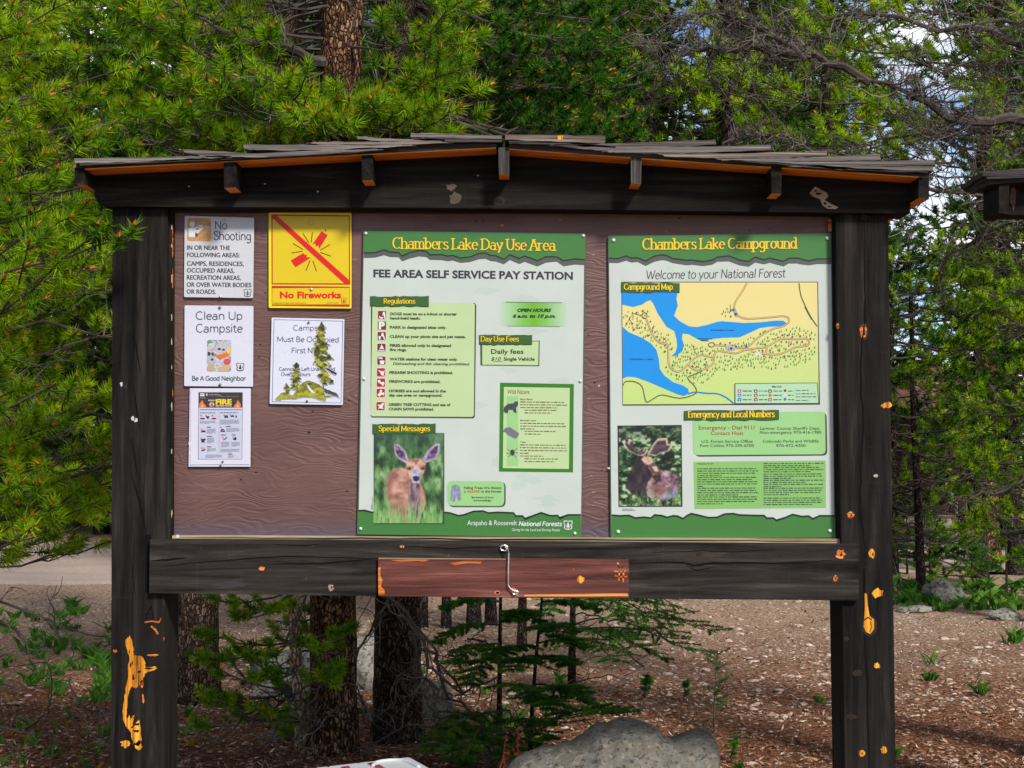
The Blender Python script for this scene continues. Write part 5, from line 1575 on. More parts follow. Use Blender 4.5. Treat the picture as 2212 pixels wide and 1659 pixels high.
cv_.put(np.clip((Yc_ - 780) / 130, 0, 1) * np.clip((gs - .47) * 8, 0, 1) * .9, cv_.lerp(vnoise(X, Yc_, 16, 30, 45, 3), [(40, 74, 34), (104, 140, 76), (196, 200, 160)]))
cv_.build(C6, Y_SIGN - .0016, 'moose_picture', t)
A = Art(Y_SIGN, C6)
A.rect(200, 986, 300, 991, GREY, 1); A.rect(200, 999, 322, 1004, GREY, 1)
A.build('photo_credit', t)
e3 = [(106, 1044), (180, 1050), (262, 1046), (320, 1070), (400, 1062), (462, 1070), (496, 1042), (560, 1048), (610, 1064), (660, 1050), (700, 1052), (752, 1076), (790, 1048), (826, 1030), (900, 1046), (980, 1066), (1060, 1064), (1130, 1034), (1210, 1030), (1260, 1042), (1380, 1046), (1490, 1048), (1510, 1072), (1570, 1070), (1600, 1092), (1680, 1066), (1744, 1038), (1830, 1056), (1890, 1052), (1930, 1078), (1990, 1050), (2130, 1050)]
A = Art(Y_SIGN, C6)
A.poly(e3 + [(2136, 1246), (106, 1256)], GREEN, 1)
A.line(e3, 16, ink(28, 40, 30), 2)
A.build('footer_band', t)
c6s = [(165, 1194), (2084, 1186)]
screws(t, C5, [(122, 110), (2050, 92)], .007, WHT)
screws(t, C6, c6s, .007, WHT)
# ------------------------------------------------------------------ vegetation materials
def leaf_material(name, dark, mid, light, yellow, trans=.35, rough=.55, clump=1.6):
    t = NT(name, .7, .06)
    at = t.node('ShaderNodeAttribute', attribute_name='tint').outputs['Fac']
    g = t.node('ShaderNodeNewGeometry')
    isl = g.outputs['Random Per Island']
    n = t.noise(t.coords((1, 1, 1)), clump, 3, .5)
    f = t.math('ADD', t.math('MULTIPLY', at, .50), t.math('ADD', t.math('MULTIPLY', isl, .22), t.math('MULTIPLY', n, .38)))
    oi = t.node('ShaderNodeObjectInfo').outputs['Random']
    f = t.math('ADD', f, t.math('MULTIPLY', t.math('SUBTRACT', oi, .5), .16))
    c = t.ramp(f, [(.26, dark), (.53, mid), (.77, light), (.98, yellow)])
    t.color(c)
    tr = t.node('ShaderNodeBsdfTranslucent', {'Color': c})
    ms = t.node('ShaderNodeMixShader', {0: trans})
    t.l.new(t.b.outputs[0], ms.inputs[1])
    t.l.new(tr.outputs[0], ms.inputs[2])
    t.l.new(ms.outputs[0], t.n['Material Output'].inputs['Surface'])
    return t.m


M_PINE = leaf_material('pine_needles', (.016, .050, .004), (.105, .235, .006), (.32, .48, .010), (.46, .50, .02))
M_PINEF = leaf_material('pine_needles_deep', (.010, .038, .006), (.032, .115, .009), (.105, .245, .012), (.25, .36, .02))
M_FIR = leaf_material('fir_needles', (.013, .052, .010), (.036, .125, .015), (.085, .22, .020), (.17, .31, .022), .3)
M_LEAF = leaf_material('herb_leaves', (.03, .09, .012), (.06, .17, .02), (.11, .26, .03), (.22, .34, .04), .4)
M_DRY = leaf_material('dry_leaves', (.16, .07, .02), (.30, .14, .03), (.42, .24, .05), (.5, .34, .1), .3)


def bud_material():
    t = NT('orange_cone_buds', .6, .3)
    isl = t.node('ShaderNodeNewGeometry').outputs['Random Per Island']
    t.color(t.ramp(isl, [(0, (.15, .028, .006)), (.5, (.36, .075, .010)), (1, (.50, .17, .025))]))
    return t.m


M_BUD = bud_material()


def bark_material(name, cols, plate=58, groove=(.012, .008, .007, 1), bump=1.0, zs=.45):
    t = NT(name, .95, .04)
    v = t.coords((1, 1, zs))
    nz = t.node('ShaderNodeTexNoise', {'Vector': t.coords((1, 1, 1)), 'Scale': 14, 'Detail': 4})
    va = t.node('ShaderNodeVectorMath', {0: v, 1: t.node('ShaderNodeVectorMath', {0: nz.outputs['Color'], 1: (.05, .05, .05)}, operation='MULTIPLY').outputs[0]}, operation='ADD')
    vo = t.node('ShaderNodeTexVoronoi', {'Vector': va.outputs[0], 'Scale': plate}, feature='DISTANCE_TO_EDGE').outputs['Distance']
    vc = t.node('ShaderNodeTexVoronoi', {'Vector': va.outputs[0], 'Scale': plate}).outputs['Color']
    sp = t.node('ShaderNodeSeparateXYZ', {0: vc}).outputs['X']
    big = t.noise(t.coords((1, 1, 1)), 5, 5, .65)
    f = t.math('ADD', t.math('MULTIPLY', sp, .5), t.math('MULTIPLY', big, .6))
    k = len(cols)
    c = t.ramp(f, [(.22 + .56 * i / (k - 1), q) for i, q in enumerate(cols)])
    c = t.mix(t.ramp(vo, [(.03, W1), (.20, W0)]), c, groove)
    t.color(c)
    fine = t.noise(t.coords((1, 1, 1)), 60, 5, .7)
    n = t.bump(t.math('MINIMUM', vo, .25), bump, .03)
    t.bump(fine, .4, .006, n)
    return t.m


M_BARK_O = bark_material('flaky_orange_brown_bark', [(.03, .017, .011), (.085, .042, .024), (.20, .095, .042), (.32, .19, .11)])
M_BARK = bark_material('flaky_grey_brown_bark', [(.016, .010, .008), (.045, .028, .020), (.085, .054, .040), (.15, .105, .082)])
M_BARKD = bark_material('dark_bark', [(.012, .009, .008), (.030, .022, .019), (.06, .045, .04), (.10, .08, .075)])
M_BARKT = bark_material('tan_young_bark', [(.22, .13, .07), (.36, .23, .13), (.46, .32, .20), (.54, .44, .33)], 46, (.07, .045, .03, 1), .5)
M_TWIG = flat_wood('grey_brown_twig', [(.020, .016, .013), (.055, .042, .035), (.11, .09, .078)], 'X', .9, .4, 6)
M_DEAD = flat_wood('dead_grey_twig', [(.04, .033, .029), (.10, .084, .074), (.21, .18, .16)], 'X', .9, .4, 6)

VR = np.random.default_rng(5)


# ------------------------------------------------------------------ triangle soup
class Soup:
    def __init__(self):
        self.t, self.k, self.m, self.mats = [], [], [], []

    def mi(self, m):
        if m not in self.mats: self.mats.append(m)
        return self.mats.index(m)

    def add(self, tris, m, tint=None):
        n = len(tris)
        if n == 0: return
        self.t.append(np.asarray(tris, dtype=np.float32).reshape(n, 3, 3))
        self.k.append(np.full(n, .5, np.float32) if tint is None else np.asarray(tint, np.float32))
        self.m.append(np.full(n, self.mi(m), np.int32))

    def tube(self, pts, r0, r1, m, sides=4):
        pts = np.asarray(pts, dtype=np.float64)
        n = len(pts)
        d = np.gradient(pts, axis=0)
        d /= np.linalg.norm(d, axis=1)[:, None] + 1e-9
        ref = np.array([.3, .2, 1.0]) if abs(d[0, 2]) < .85 else np.array([1.0, .2, .1])
        u = np.cross(d, ref); u /= np.linalg.norm(u, axis=1)[:, None] + 1e-9
        w = np.cross(d, u)
        r = np.linspace(r0, r1, n)
        a = np.arange(sides) * 2 * math.pi / sides
        rg = pts[:, None, :] + r[:, None, None] * (u[:, None, :] * np.cos(a)[None, :, None] + w[:, None, :] * np.sin(a)[None, :, None])
        A, B = rg[:-1], rg[1:]
        A2, B2 = np.roll(A, -1, axis=1), np.roll(B, -1, axis=1)
        q = np.concatenate([np.stack([A, A2, B2], 2).reshape(-1, 3, 3), np.stack([A, B2, B], 2).reshape(-1, 3, 3)])
        self.add(q, m)

    def build(self, name, parent=None, mesh_only=False):
        t = np.concatenate(self.t)
        n = len(t)
        me = bpy.data.meshes.new(name)
        me.vertices.add(n * 3)
        me.vertices.foreach_set('co', t.ravel())
        me.loops.add(n * 3)
        me.loops.foreach_set('vertex_index', np.arange(n * 3, dtype=np.int32))
        me.polygons.add(n)
        me.polygons.foreach_set('loop_start', np.arange(0, n * 3, 3, dtype=np.int32))
        me.polygons.foreach_set('material_index', np.concatenate(self.m))
        for m in self.mats: me.materials.append(m)
        at = me.attributes.new('tint', 'FLOAT', 'FACE')
        at.data.foreach_set('value', np.concatenate(self.k))
        me.update(calc_edges=True)
        o = bpy.data.objects.new(name, me)
        COL.objects.link(o)
        return adopt(o, parent)


def unit(v):
    return v / (np.linalg.norm(v, axis=-1, keepdims=True) + 1e-9)


def needles(soup, tips, dirs, n, L, W, lt, m, lean=(.40, 1.35), tint=None, rng=VR):
    """tufts of needles along the last lt of each twig"""
    tips, dirs = np.asarray(tips, float).reshape(-1, 3), unit(np.asarray(dirs, float).reshape(-1, 3))
    T = len(tips)
    if T == 0: return
    lt = np.broadcast_to(np.asarray(lt, float), (T,))
    tt = rng.random(T) if tint is None else np.broadcast_to(tint, (T,))
    i = np.repeat(np.arange(T), n)
    s = rng.random(T * n)
    D = dirs[i]
    base = tips[i] - D * (s * lt[i])[:, None]
    r = rng.normal(size=(T * n, 3))
    perp = unit(r - D * np.sum(r * D, 1)[:, None])
    ph = lean[0] + (lean[1] - lean[0]) * np.sqrt(s) + rng.normal(0, .14, T * n)
    nd = unit(D * np.cos(ph)[:, None] + perp * np.sin(ph)[:, None] + np.array([0, 0, .06]))
    ln = L * rng.uniform(.7, 1.12, T * n)
    sd = unit(np.cross(nd, rng.normal(size=(T * n, 3)))) * (W / 2)
    tri = np.stack([base - sd, base + sd, base + nd * ln[:, None]], 1)
    soup.add(tri, m, np.clip(tt[i] + rng.normal(0, .07, T * n), 0, 1))


def buds(soup, tips, dirs, r, h, rng=VR):
    tips, dirs = np.asarray(tips, float).reshape(-1, 3), unit(np.asarray(dirs, float).reshape(-1, 3))
    for p, d in zip(tips, dirs):
        u = unit(np.cross(d, [.3, .5, .8])); w = np.cross(d, u)
        k = rng.uniform(.7, 1.25)
        rg = [p + r * k * (u * math.cos(a) + w * math.sin(a)) + d * h * .35 for a in (0, 1.26, 2.51, 3.77, 5.03)]
        tri = []
        for j in range(5):
            tri += [(rg[j], rg[(j + 1) % 5], p + d * h * k), (rg[(j + 1) % 5], rg[j], p - d * h * .1)]
        soup.add(np.array(tri), M_BUD)


def curve(a, b, sag, wob, n, rng, lift=0.0):
    t = np.linspace(0, 1, n)[:, None]
    a, b = np.asarray(a, float), np.asarray(b, float)
    p = a + (b - a) * t
    p[:, 2] -= sag * np.sin(np.pi * t[:, 0])
    p[:, 2] += lift * t[:, 0] ** 3
    w = rng.normal(0, wob, (n, 3)).cumsum(0)
    w -= np.linspace(0, 1, n)[:, None] * w[-1]
    w[0] = 0
    return p + w


def pine_branch(wood, needle, a, b, rng, r0=.014, twig=.34, nt=9, fill=.35, n=60, L=.048, W=.0034, lt=.08, mat=None, bud=.75, dead=.25, sag=.08, tint=None, sides=5):
    """one bough from a to b with side twigs that end in bottle brush tufts"""
    mat = mat or M_PINE
    a, b = np.asarray(a, float), np.asarray(b, float)
    ln = np.linalg.norm(b - a)
    p = curve(a, b, sag * ln, .012 * ln, 10, rng, .05 * ln)
    wood.tube(p, r0, .0035, M_TWIG, sides)
    main = unit(b - a)
    side = unit(np.cross(main, [0, 0, 1]))
    tips, dirs = [p[-1]], [unit(p[-1] - p[-2])]
    for k in range(nt):
        t = fill + (1 - fill) * (k + rng.random() * .8) / nt
        j = min(int(t * 9), 8)
        q = p[j] + (p[j + 1] - p[j]) * (t * 9 - j)
        sg = 1 if k % 2 else -1
        an = rng.uniform(.45, 1.1)
        d = main * math.cos(an) + side * sg * math.sin(an) + np.array([0, rng.uniform(-.6, .1), rng.uniform(-.2, .65)])
        d = unit(d)
        l = twig * (1.15 - .65 * t) * rng.uniform(.6, 1.2)
        c = curve(q, q + d * l, .0, .012 * l * 3, 5, rng, .16 * l)
        isdead = rng.random() < dead * (1.4 - t)
        wood.tube(c, .0045, .0022, M_DEAD if isdead else M_TWIG, 4)
        if isdead:
            for _ in range(3):
                e = c[rng.integers(1, 5)]
                dd = unit(d + rng.normal(0, .6, 3))
                wood.tube(curve(e, e + dd * l * rng.uniform(.3, .8), 0, .02 * l, 4, rng), .0026, .0012, M_DEAD, 3)
            continue
        tips.append(c[-1]); dirs.append(unit(c[-1] - c[-2]))
        if rng.random() < .75:
            e = c[2]
            dd = unit(d + side * sg * rng.uniform(-.9, .9) + np.array([0, 0, rng.uniform(0, .6)]))
            l2 = l * rng.uniform(.35, .7)
            c2_ = curve(e, e + dd * l2, 0, .015 * l2, 4, rng, .12 * l2)
            wood.tube(c2_, .003, .002, M_TWIG, 3)
            tips.append(c2_[-1]); dirs.append(unit(c2_[-1] - c2_[-2]))
    tn = None if tint is None else np.clip(rng.normal(tint, .16, len(tips)), 0, 1)
    needles(needle, tips, dirs, n, L, W, lt, mat, tint=tn, rng=rng)
    sel = rng.random(len(tips)) < bud
    if sel.any(): buds(needle, np.array(tips)[sel], np.array(dirs)[sel], .0080, .032, rng)


def dead_limb(wood, a, b, rng, r0=.03, nt=40, l=.4, curl=.35, lv=2, mat=None, r1=.006, tw=.0042):
    """bare limb with curling tangled twigs"""
    a, b = np.asarray(a, float), np.asarray(b, float)
    ln = np.linalg.norm(b - a)
    p = curve(a, b, -.04 * ln, .02 * ln, 14, rng)
    wood.tube(p, r0, r1, M_TWIG if mat is None else mat, 6)
    main = unit(b - a)
    for k in range(nt):
        t = .08 + .9 * rng.random()
        j = min(int(t * 13), 12)
        q = p[j] + (p[j + 1] - p[j]) * (t * 13 - j)
        curl_twig(wood, q, unit(main * rng.uniform(.1, 1.0) + rng.normal(0, .75, 3)), l * rng.uniform(.4, 1.2), rng, curl, lv, tw)
    return p


def curl_twig(wood, q, d, l, rng, curl, lv, r):
    n = 7
    pts = [q]
    bend = rng.normal(0, curl, 3)
    for i in range(n):
        d = unit(d + bend * .5 + rng.normal(0, .16, 3))
        pts.append(pts[-1] + d * l / n)
        if lv > 0 and rng.random() < .42:
            curl_twig(wood, pts[-1], unit(d + rng.normal(0, .7, 3)), l * .55 * rng.uniform(.5, 1.1), rng, curl * 1.2, lv - 1, r * .62)
    wood.tube(pts, r, r * .45, M_DEAD if rng.random() < .6 else M_TWIG, 3)


def trunk_mesh(name, base, top, r0, r1, m, parent, seed=0, sides=20, rings=90, flare=.25, rough=.07):
    """tapered trunk with a root flare and uneven plates"""
    base, top = Vector(base), Vector(top)
    vs, fs = [], []
    for i in range(rings + 1):
        t = i / rings
        c = base.lerp(top, t)
        c.x += .02 * noise.noise(Vector((seed, t * 3, 0)))
        r = r0 + (r1 - r0) * t
        z = (top.z - base.z) * t
        r *= 1 + flare * math.exp(-z / .16)
        for k in range(sides):
            a = 2 * math.pi * k / sides
            u = Vector((math.cos(a), math.sin(a), 0))
            h = noise.noise(Vector((u.x * 3.2 * r0 * 9, u.y * 3.2 * r0 * 9, z * 4 + seed))) * rough + noise.noise(Vector((u.x * 9 * r0 * 9, u.y * 9 * r0 * 9, z * 15 + seed))) * rough * .8
            vs.append(c + u * r * (1 + h))
    for i in range(rings):
        for k in range(sides):
            fs.append((i * sides + k, i * sides + (k + 1) % sides, (i + 1) * sides + (k + 1) % sides, (i + 1) * sides + k))
    mb = MB()
    mb.add(vs, fs, m)
    return mb.build(name, parent, smooth=True)


# ------------------------------------------------------------------ ground
def ground_material():
    t = NT('needle_litter_ground', .95, .03)
    v = t.coords((1, 1, 1))
    n1 = t.noise(v, 38, 6, .75)
    n2 = t.noise(v, 130, 4, .7)
    n3 = t.noise(v, 1.1, 4, .6)
    litter = t.ramp(n1, [(.34, (.030, .015, .009)), (.45, (.15, .064, .034)), (.55, (.31, .140, .075)), (.68, (.48, .30, .20))])
    gravel = t.ramp(n1, [(.34, (.11, .060, .040)), (.45, (.34, .22, .15)), (.55, (.58, .41, .30)), (.68, (.80, .66, .54))])
    s = t.node('ShaderNodeSeparateXYZ', {0: v})
    d = t.math('ADD', s.outputs['Y'], t.math('MULTIPLY', t.math('SUBTRACT', n3, .5), 5.0))
    d = t.math('ADD', d, t.math('MULTIPLY', t.math('SUBTRACT', n1, .5), 2.0))
    f = t.node('ShaderNodeMapRange', {0: d, 1: 8.0, 2: 12.2}).outputs[0]
    c = t.mix(f, litter, gravel)
    c = t.mix(t.ramp(n2, [(.40, (.5, .5, .5, 1)), (.6, W0)]), c, (.03, .02, .015, 1), 'MULTIPLY')
    t.color(c)
    t.bump(n1, .9, .03)
    return t.m


M_GROUND = ground_material()
mb = MB()
# one sheet: fine near the board, coarse to the horizon
xs = sorted(set([-400, -200, -100, -60, -40, -30, -22, -16] + [round(-12 + .3 * k, 2) for k in range(81)] + [16, 22, 30, 40, 60, 100, 200, 400]))
ys = sorted(set([-60, -30, -15, -8, -4, 0, 2] + [round(3 + .3 * k, 2) for k in range(80)] + [30, 36, 44, 56, 80, 120, 200, 400]))
vs = []
for y in ys:
    for x in xs:
        z = gz(x, y) if 2 < y < 28 and abs(x) < 13 else 0
        if y > 40: z -= .02 * (y - 40)
        vs.append((x, y, z))
nx = len(xs)
mb.add(vs, [(j * nx + i, j * nx + i + 1, (j + 1) * nx + i + 1, (j + 1) * nx + i) for j in range(len(ys) - 1) for i in range(nx - 1)], M_GROUND)
tag(mb.build('ground', smooth=True), kind='structure')


def road_material(name, a, b):
    t = NT(name, .95, .1)
    n = t.noise(t.coords((1, 1, 1)), 26, 6, .7)
    n2 = t.noise(t.coords((.3, 1.5, 1)), 1.2, 4, .6)
    c = t.ramp(n, [(.3, a), (.7, b)])
    t.color(t.mix(t.ramp(n2, [(.4, W0), (.7, (.5, .5, .5, 1))]), c, tuple(q * .8 for q in a) + (1,)))
    t.bump(n, .4, .01)
    return t.m


M_ROAD = road_material('pinkish_gravel_road', (.30, .225, .185), (.46, .365, .31))
M_PATH = road_material('pale_concrete_path', (.46, .35, .30), (.56, .45, .39))


def sheet(name, pts, m, dz, sub=24):
    """a draped strip given by its left and right edges on the ground"""
    L, Rr = pts
    vs, fs = [], []
    n = len(L)
    cols = 26
    rows = []
    for i in range(n - 1):
        for j in range(sub):
            t = j / sub
            rows.append((L[i].lerp(L[i + 1], t), Rr[i].lerp(Rr[i + 1], t)))
    rows.append((L[-1], Rr[-1]))
    for a, b in rows:
        for c in range(cols + 1):
            p = a.lerp(b, c / cols)
            e = dz if 0 < c < cols else -.06
            vs.append((p.x, p.y, gz(p.x, p.y) + e if p.y < 28 and abs(p.x) < 13 else e))
    for i in range(len(rows) - 1):
        for c in range(cols):
            k = i * (cols + 1) + c
            fs.append((k, k + cols + 1, k + cols + 2, k + 1))
    mb = MB()
    mb.add(vs, fs, m)
    return tag(mb.build(name, smooth=True), kind='structure')


V2 = lambda x, y: Vector((x, y, 0))
sheet('road', ([V2(-60, 14.6), V2(-13, 14.4), V2(-4, 14.8), V2(1.5, 15.4), V2(12, 17.5), V2(60, 24)], [V2(-60, 23), V2(-13, 21.5), V2(-4, 21), V2(1.5, 21), V2(12, 22.5), V2(60, 30)]), M_ROAD, .02)
pl = [G(2106, 1243), G(2018, 1206), G(2015, 1165), G(2012, 1128)]
pr = [G(2190, 1243), G(2076, 1213), G(2070, 1165), G(2056, 1128)]
path = sheet('footpath', (pl, pr), M_PATH, .04)
path['kind'] = 'structure'

# loose litter: needles, bark chips, twigs and stones on the ground
def scatter(name, n, region, size, m_list, flat, seed, label=None):
    rng = np.random.default_rng(seed)
    s = Soup()
    k = 0
    pts = []
    while len(pts) < n:
        px, py = rng.uniform(-60, 2280), rng.uniform(1275, 1700)
        g = G(px, py)
        if region(g.x, g.y, rng): pts.append((g.x, g.y, gz(g.x, g.y)))
    P0 = np.array(pts)
    return P0, rng, s


def litter_chips():
    P0, rng, s = scatter('litter', 26000, lambda x, y, r: r.random() < (1.0 if y < 9 else .7), 0, 0, 0, 3)
    n = len(P0)
    a = rng.uniform(0, 6.283, n)
    L = rng.uniform(.012, .055, n) * (1 + (P0[:, 1] - 6) * .05)
    W = rng.uniform(.004, .016, n)
    d = np.stack([np.cos(a), np.sin(a), rng.normal(0, .28, n)], 1)
    sd = np.stack([-np.sin(a), np.cos(a), rng.normal(0, .35, n)], 1)
    c = P0 + np.array([0, 0, .012])
    A, B, C, D = c - d * L[:, None] / 2, c + sd * W[:, None] / 2, c + d * L[:, None] / 2, c - sd * W[:, None] / 2
    s.add(np.concatenate([np.stack([A, B, C], 1), np.stack([A, C, D], 1)]), M_CHIP)
    o = s.build('needle_litter')
    tag(o, kind='stuff')


def chip_material():
    t = NT('bark_chips_and_needles', .95, .04)
    isl = t.node('ShaderNodeNewGeometry').outputs['Random Per Island']
    t.color(t.ramp(isl, [(0, (.02, .012, .009)), (.25, (.09, .043, .026)), (.5, (.24, .11, .06)), (.80, (.34, .18, .11)), (.93, (.45, .33, .25)), (1, (.60, .50, .43))]))
    return t.m


def stone_material(name, cols, sc=34, lichen=None):
    t = NT(name, .9, .2)
    v = t.coords((1, 1, 1))
    n1 = t.noise(v, sc, 6, .75)
    n2 = t.noise(v, sc * .25, 5, .6)
    isl = t.node('ShaderNodeNewGeometry').outputs['Random Per Island']
    f = t.math('ADD', t.math('MULTIPLY', n1, .8), t.math('MULTIPLY', isl, .2))
    k = len(cols)
    c = t.ramp(f, [(.32 + .42 * i / (k - 1), q) for i, q in enumerate(cols)])
    if lichen:
        c = t.mix(t.ramp(n2, [(.52, W0), (.60, (.85, .85, .85, 1))]), c, lichen)
        sp = t.noise(v, sc * 1.6, 4, .6)
        c = t.mix(t.ramp(sp, [(.555, W0), (.60, (.85, .85, .85, 1))]), c, (.045, .043, .040, 1))
        sp2 = t.node('ShaderNodeTexNoise', {'Vector': t.coords((1, 1, 1), (1, 2, 3)), 'Scale': sc * 1.1, 'Detail': 5}).outputs['Fac']
        c = t.mix(t.ramp(sp2, [(.56, W0), (.64, (.7, .7, .7, 1))]), c, (.27, .22, .16, 1))
    t.color(c)
    t.bump(n1, .8, .02)
    return t.m


M_CHIP = chip_material()
M_PEBBLE = stone_material('pale_pebbles', [(.26, .18, .13), (.48, .37, .30), (.70, .60, .52)], 20)
M_ROCK = stone_material('speckled_lichen_rock', [(.06, .056, .048), (.16, .15, .128), (.28, .265, .235)], 30, (.13, .115, .085, 1))
M_ROCKB = stone_material('pale_grey_boulder', [(.10, .096, .085), (.25, .24, .215), (.44, .425, .39)], 20, (.27, .27, .20, 1))
litter_chips()


def pebbles():
    rng = np.random.default_rng(9)
    vs, fs = [], []
    n = 0
    while n < 5200:
        px, py = rng.uniform(-60, 2280), rng.uniform(1290, 1690)
        g = G(px, py)
        if g.y < 8 and rng.random() > .22: continue
        if g.x < -2 and g.y < 11 and rng.random() > .3: continue
        r = rng.uniform(.006, .017) if rng.random() < .93 else rng.uniform(.017, .04)
        b = len(vs)
        z = gz(g.x, g.y)
        a0 = rng.uniform(0, 6)
        fx, h = rng.uniform(.55, 1.5), rng.uniform(.22, .5)
        for j, (rr, zz) in enumerate(((1, 0), (.85, .6), (.35, 1))):
            for k in range(6):
                a = k * 1.0472 + .3 * j
                x, y = math.cos(a) * r * rr * fx * rng.uniform(.7, 1.25), math.sin(a) * r * rr * rng.uniform(.7, 1.25)
                vs.append((g.x + x * math.cos(a0) - y * math.sin(a0), g.y + x * math.sin(a0) + y * math.cos(a0), z + r * h * zz))
        for j in range(2):
            for k in range(6): fs.append((b + j * 6 + k, b + j * 6 + (k + 1) % 6, b + (j + 1) * 6 + (k + 1) % 6, b + (j + 1) * 6 + k))
        fs.append(tuple(b + 12 + k for k in range(6)))
        n += 1
    mb = MB()
    mb.add(vs, fs, M_PEBBLE)
    tag(mb.build('pebbles', smooth=True), kind='stuff')


pebbles()


# ------------------------------------------------------------------ rocks
def boulder(label, c, sx, sy, sz, m, seed, cat='boulder', group=None, rough=.28):
    import bmesh
    bm = bmesh.new()
    bmesh.ops.create_icosphere(bm, subdivisions=5, radius=1)
    for v in bm.verts:
        p = v.co.copy()
        h = noise.noise(p * 1.1 + Vector((seed, 0, 0))) * rough + noise.noise(p * 2.7 + Vector((0, seed, 0))) * rough * .5 + noise.noise(p * 7 + Vector((0, 0, seed))) * .05
        q = p * (1 + h)
        q.z = max(q.z, -.35)
        v.co = Vector((q.x * sx, q.y * sy, q.z * sz))
    me = bpy.data.meshes.new('boulder')
    bm.to_mesh(me); bm.free()
    me.polygons.foreach_set('use_smooth', [True] * len(me.polygons))
    me.materials.append(m)
    o = bpy.data.objects.new('boulder', me)
    COL.objects.link(o)
    o.location = c
    return tag(o, label, cat, group)


def on(px, py, dz=0):
    g = G(px, py)
    return Vector((g.x, g.y, gz(g.x, g.y) + dz))


def profile_rock():
    Yc = 5.72
    prof = [(1085, 1720), (1100, 1668), (1130, 1640), (1165, 1622), (1205, 1608), (1240, 1600), (1268, 1588), (1290, 1568), (1312, 1566), (1332, 1560), (1375, 1561), (1404, 1561), (1420, 1570), (1434, 1582), (1450, 1588), (1480, 1587), (1510, 1583), (1534, 1582), (1543, 1586), (1548, 1606), (1548, 1720)]
    q = smooth([P(x, y + (9 if y < 1640 else 0), Yc).xz.to_tuple() for x, y in prof], 5)
    vs, fs = [], []
    nj = 26
    n = len(q)
    for i, (x, z) in enumerate(q):
        z = max(z, -.05)
        dep = .05 + .30 * math.sin(math.pi * min(max(i / (n - 1), .06), .96)) ** .5
        for j in range(nj + 1):
            a = math.pi * j / nj
            cy = -math.cos(a)
            sz_ = max(0.0, math.sin(a)) ** .55
            p = Vector((x, Yc + .06 + cy * dep, -.06 + (z + .06) * sz_))
            nn = noise.noise(p * 5) * .034 + noise.noise(p * 13) * .020 + abs(noise.noise(p * 9 + Vector((3, 3, 3)))) * -.02 + noise.noise(p * 34) * .008
            e = min(1, sz_ + .2)
            p.z += nn * e * .6
            p.y += nn * 1.4
            p.x += noise.noise(p * 8 + Vector((7, 1, 2))) * .014 * (1 if 3 < i < n - 4 else 0)
            vs.append(p)
    for i in range(n - 1):
        for j in range(nj):
            k = i * (nj + 1) + j
            fs.append((k, k + 1, k + nj + 2, k + nj + 1))
    mb = MB()
    mb.add(vs, fs, M_ROCK)
    mb.add([vs[i] for i in range((n - 1) * (nj + 1), n * (nj + 1))], [tuple(range(nj + 1))], M_ROCK)
    o = mb.build('boulder', smooth=True)
    tag(o, 'large lichen speckled rock with a stepped top, just behind the notice board', 'boulder')


profile_rock()
boulder('pale grey boulder behind the tan sapling and the middle trunks', on(655, 1490, .04), .34, .26, .24, M_ROCKB, 3)
boulder('pale boulder standing between the two thick trunks', on(800, 1475, .04), .22, .2, .25, M_ROCKB, 8)
boulder('mottled rock right of the second thick trunk, in the branches', on(925, 1535, .04), .14, .14, .17, M_ROCK, 12)
boulder('rounded pale grey boulder beyond the right post', on(2040, 1303, .05), .20, .16, .17, M_ROCKB, 21)
boulder('small flat grey rock near the right edge of the photo', on(2170, 1338, .02), .13, .1, .07, M_ROCKB, 25)
boulder('low flat slab of grey stone beside the right post', on(1975, 1322, .01), .16, .10, .05, M_ROCKB, 29)
boulder('small dark rock at the foot of the red stalks', on(1112, 1668, .02), .08, .07, .06, M_ROCK, 31)
# ------------------------------------------------------------------ trees
def xyz(v): return np.array([v.x, v.y, v.z])


def tree_thing(name, base, label, group=None, cat='pine tree'):
    return thing(name, base, label, cat, group)


def hero_pine(name, label, base_px, top_px, Z0, r0, r1, H, bark, targets, mat, seed, n=60, nt=9, tint=None, seglen=1.0, L=.048, W=.0034, dead=.25, lift=(-.05, .35), crown_extra=None, twig=.34):
    rng = np.random.default_rng(seed)
    b = G(*base_px)
    b.z = gz(b.x, b.y) - .03
    tp = P(top_px[0], top_px[1], b.y)
    k = (H - b.z) / (tp.z - b.z)
    top = b.lerp(tp, k)
    t = tree_thing(name, b, label)
    trunk_mesh('trunk', b, top, r0, r1, bark, t, seed, rings=int(H * 22))
    wood, leaf = Soup(), Soup()
    for px, py, Z in targets:
        e = P(px, py, Z)
        ha = max(.5, e.z + rng.uniform(*lift))
        s = b.lerp(top, (ha - b.z) / (H - b.z))
        pine_branch(wood, leaf, xyz(s), xyz(e), rng, r0=.006 + .005 * rng.random(), nt=nt, n=n, mat=mat, tint=tint, L=L, W=W, dead=dead, twig=twig)
    # the part of the crown above the picture
    if crown_extra:
        for k in range(crown_extra):
            h = rng.uniform(4.6, H)
            a = rng.uniform(0, 6.283)
            l = rng.uniform(.6, 1.3) * (1.15 - .6 * h / H)
            s = b.lerp(top, (h - b.z) / (H - b.z))
            pine_branch(wood, leaf, xyz(s), xyz(s) + np.array([math.cos(a) * l, math.sin(a) * l, rng.uniform(-.1, .4)]), rng, nt=6, n=24, W=.006, L=.055, mat=mat, bud=0)
    wood.build('branches', t)
    leaf.build('crown', t)
    return t, b, top, rng


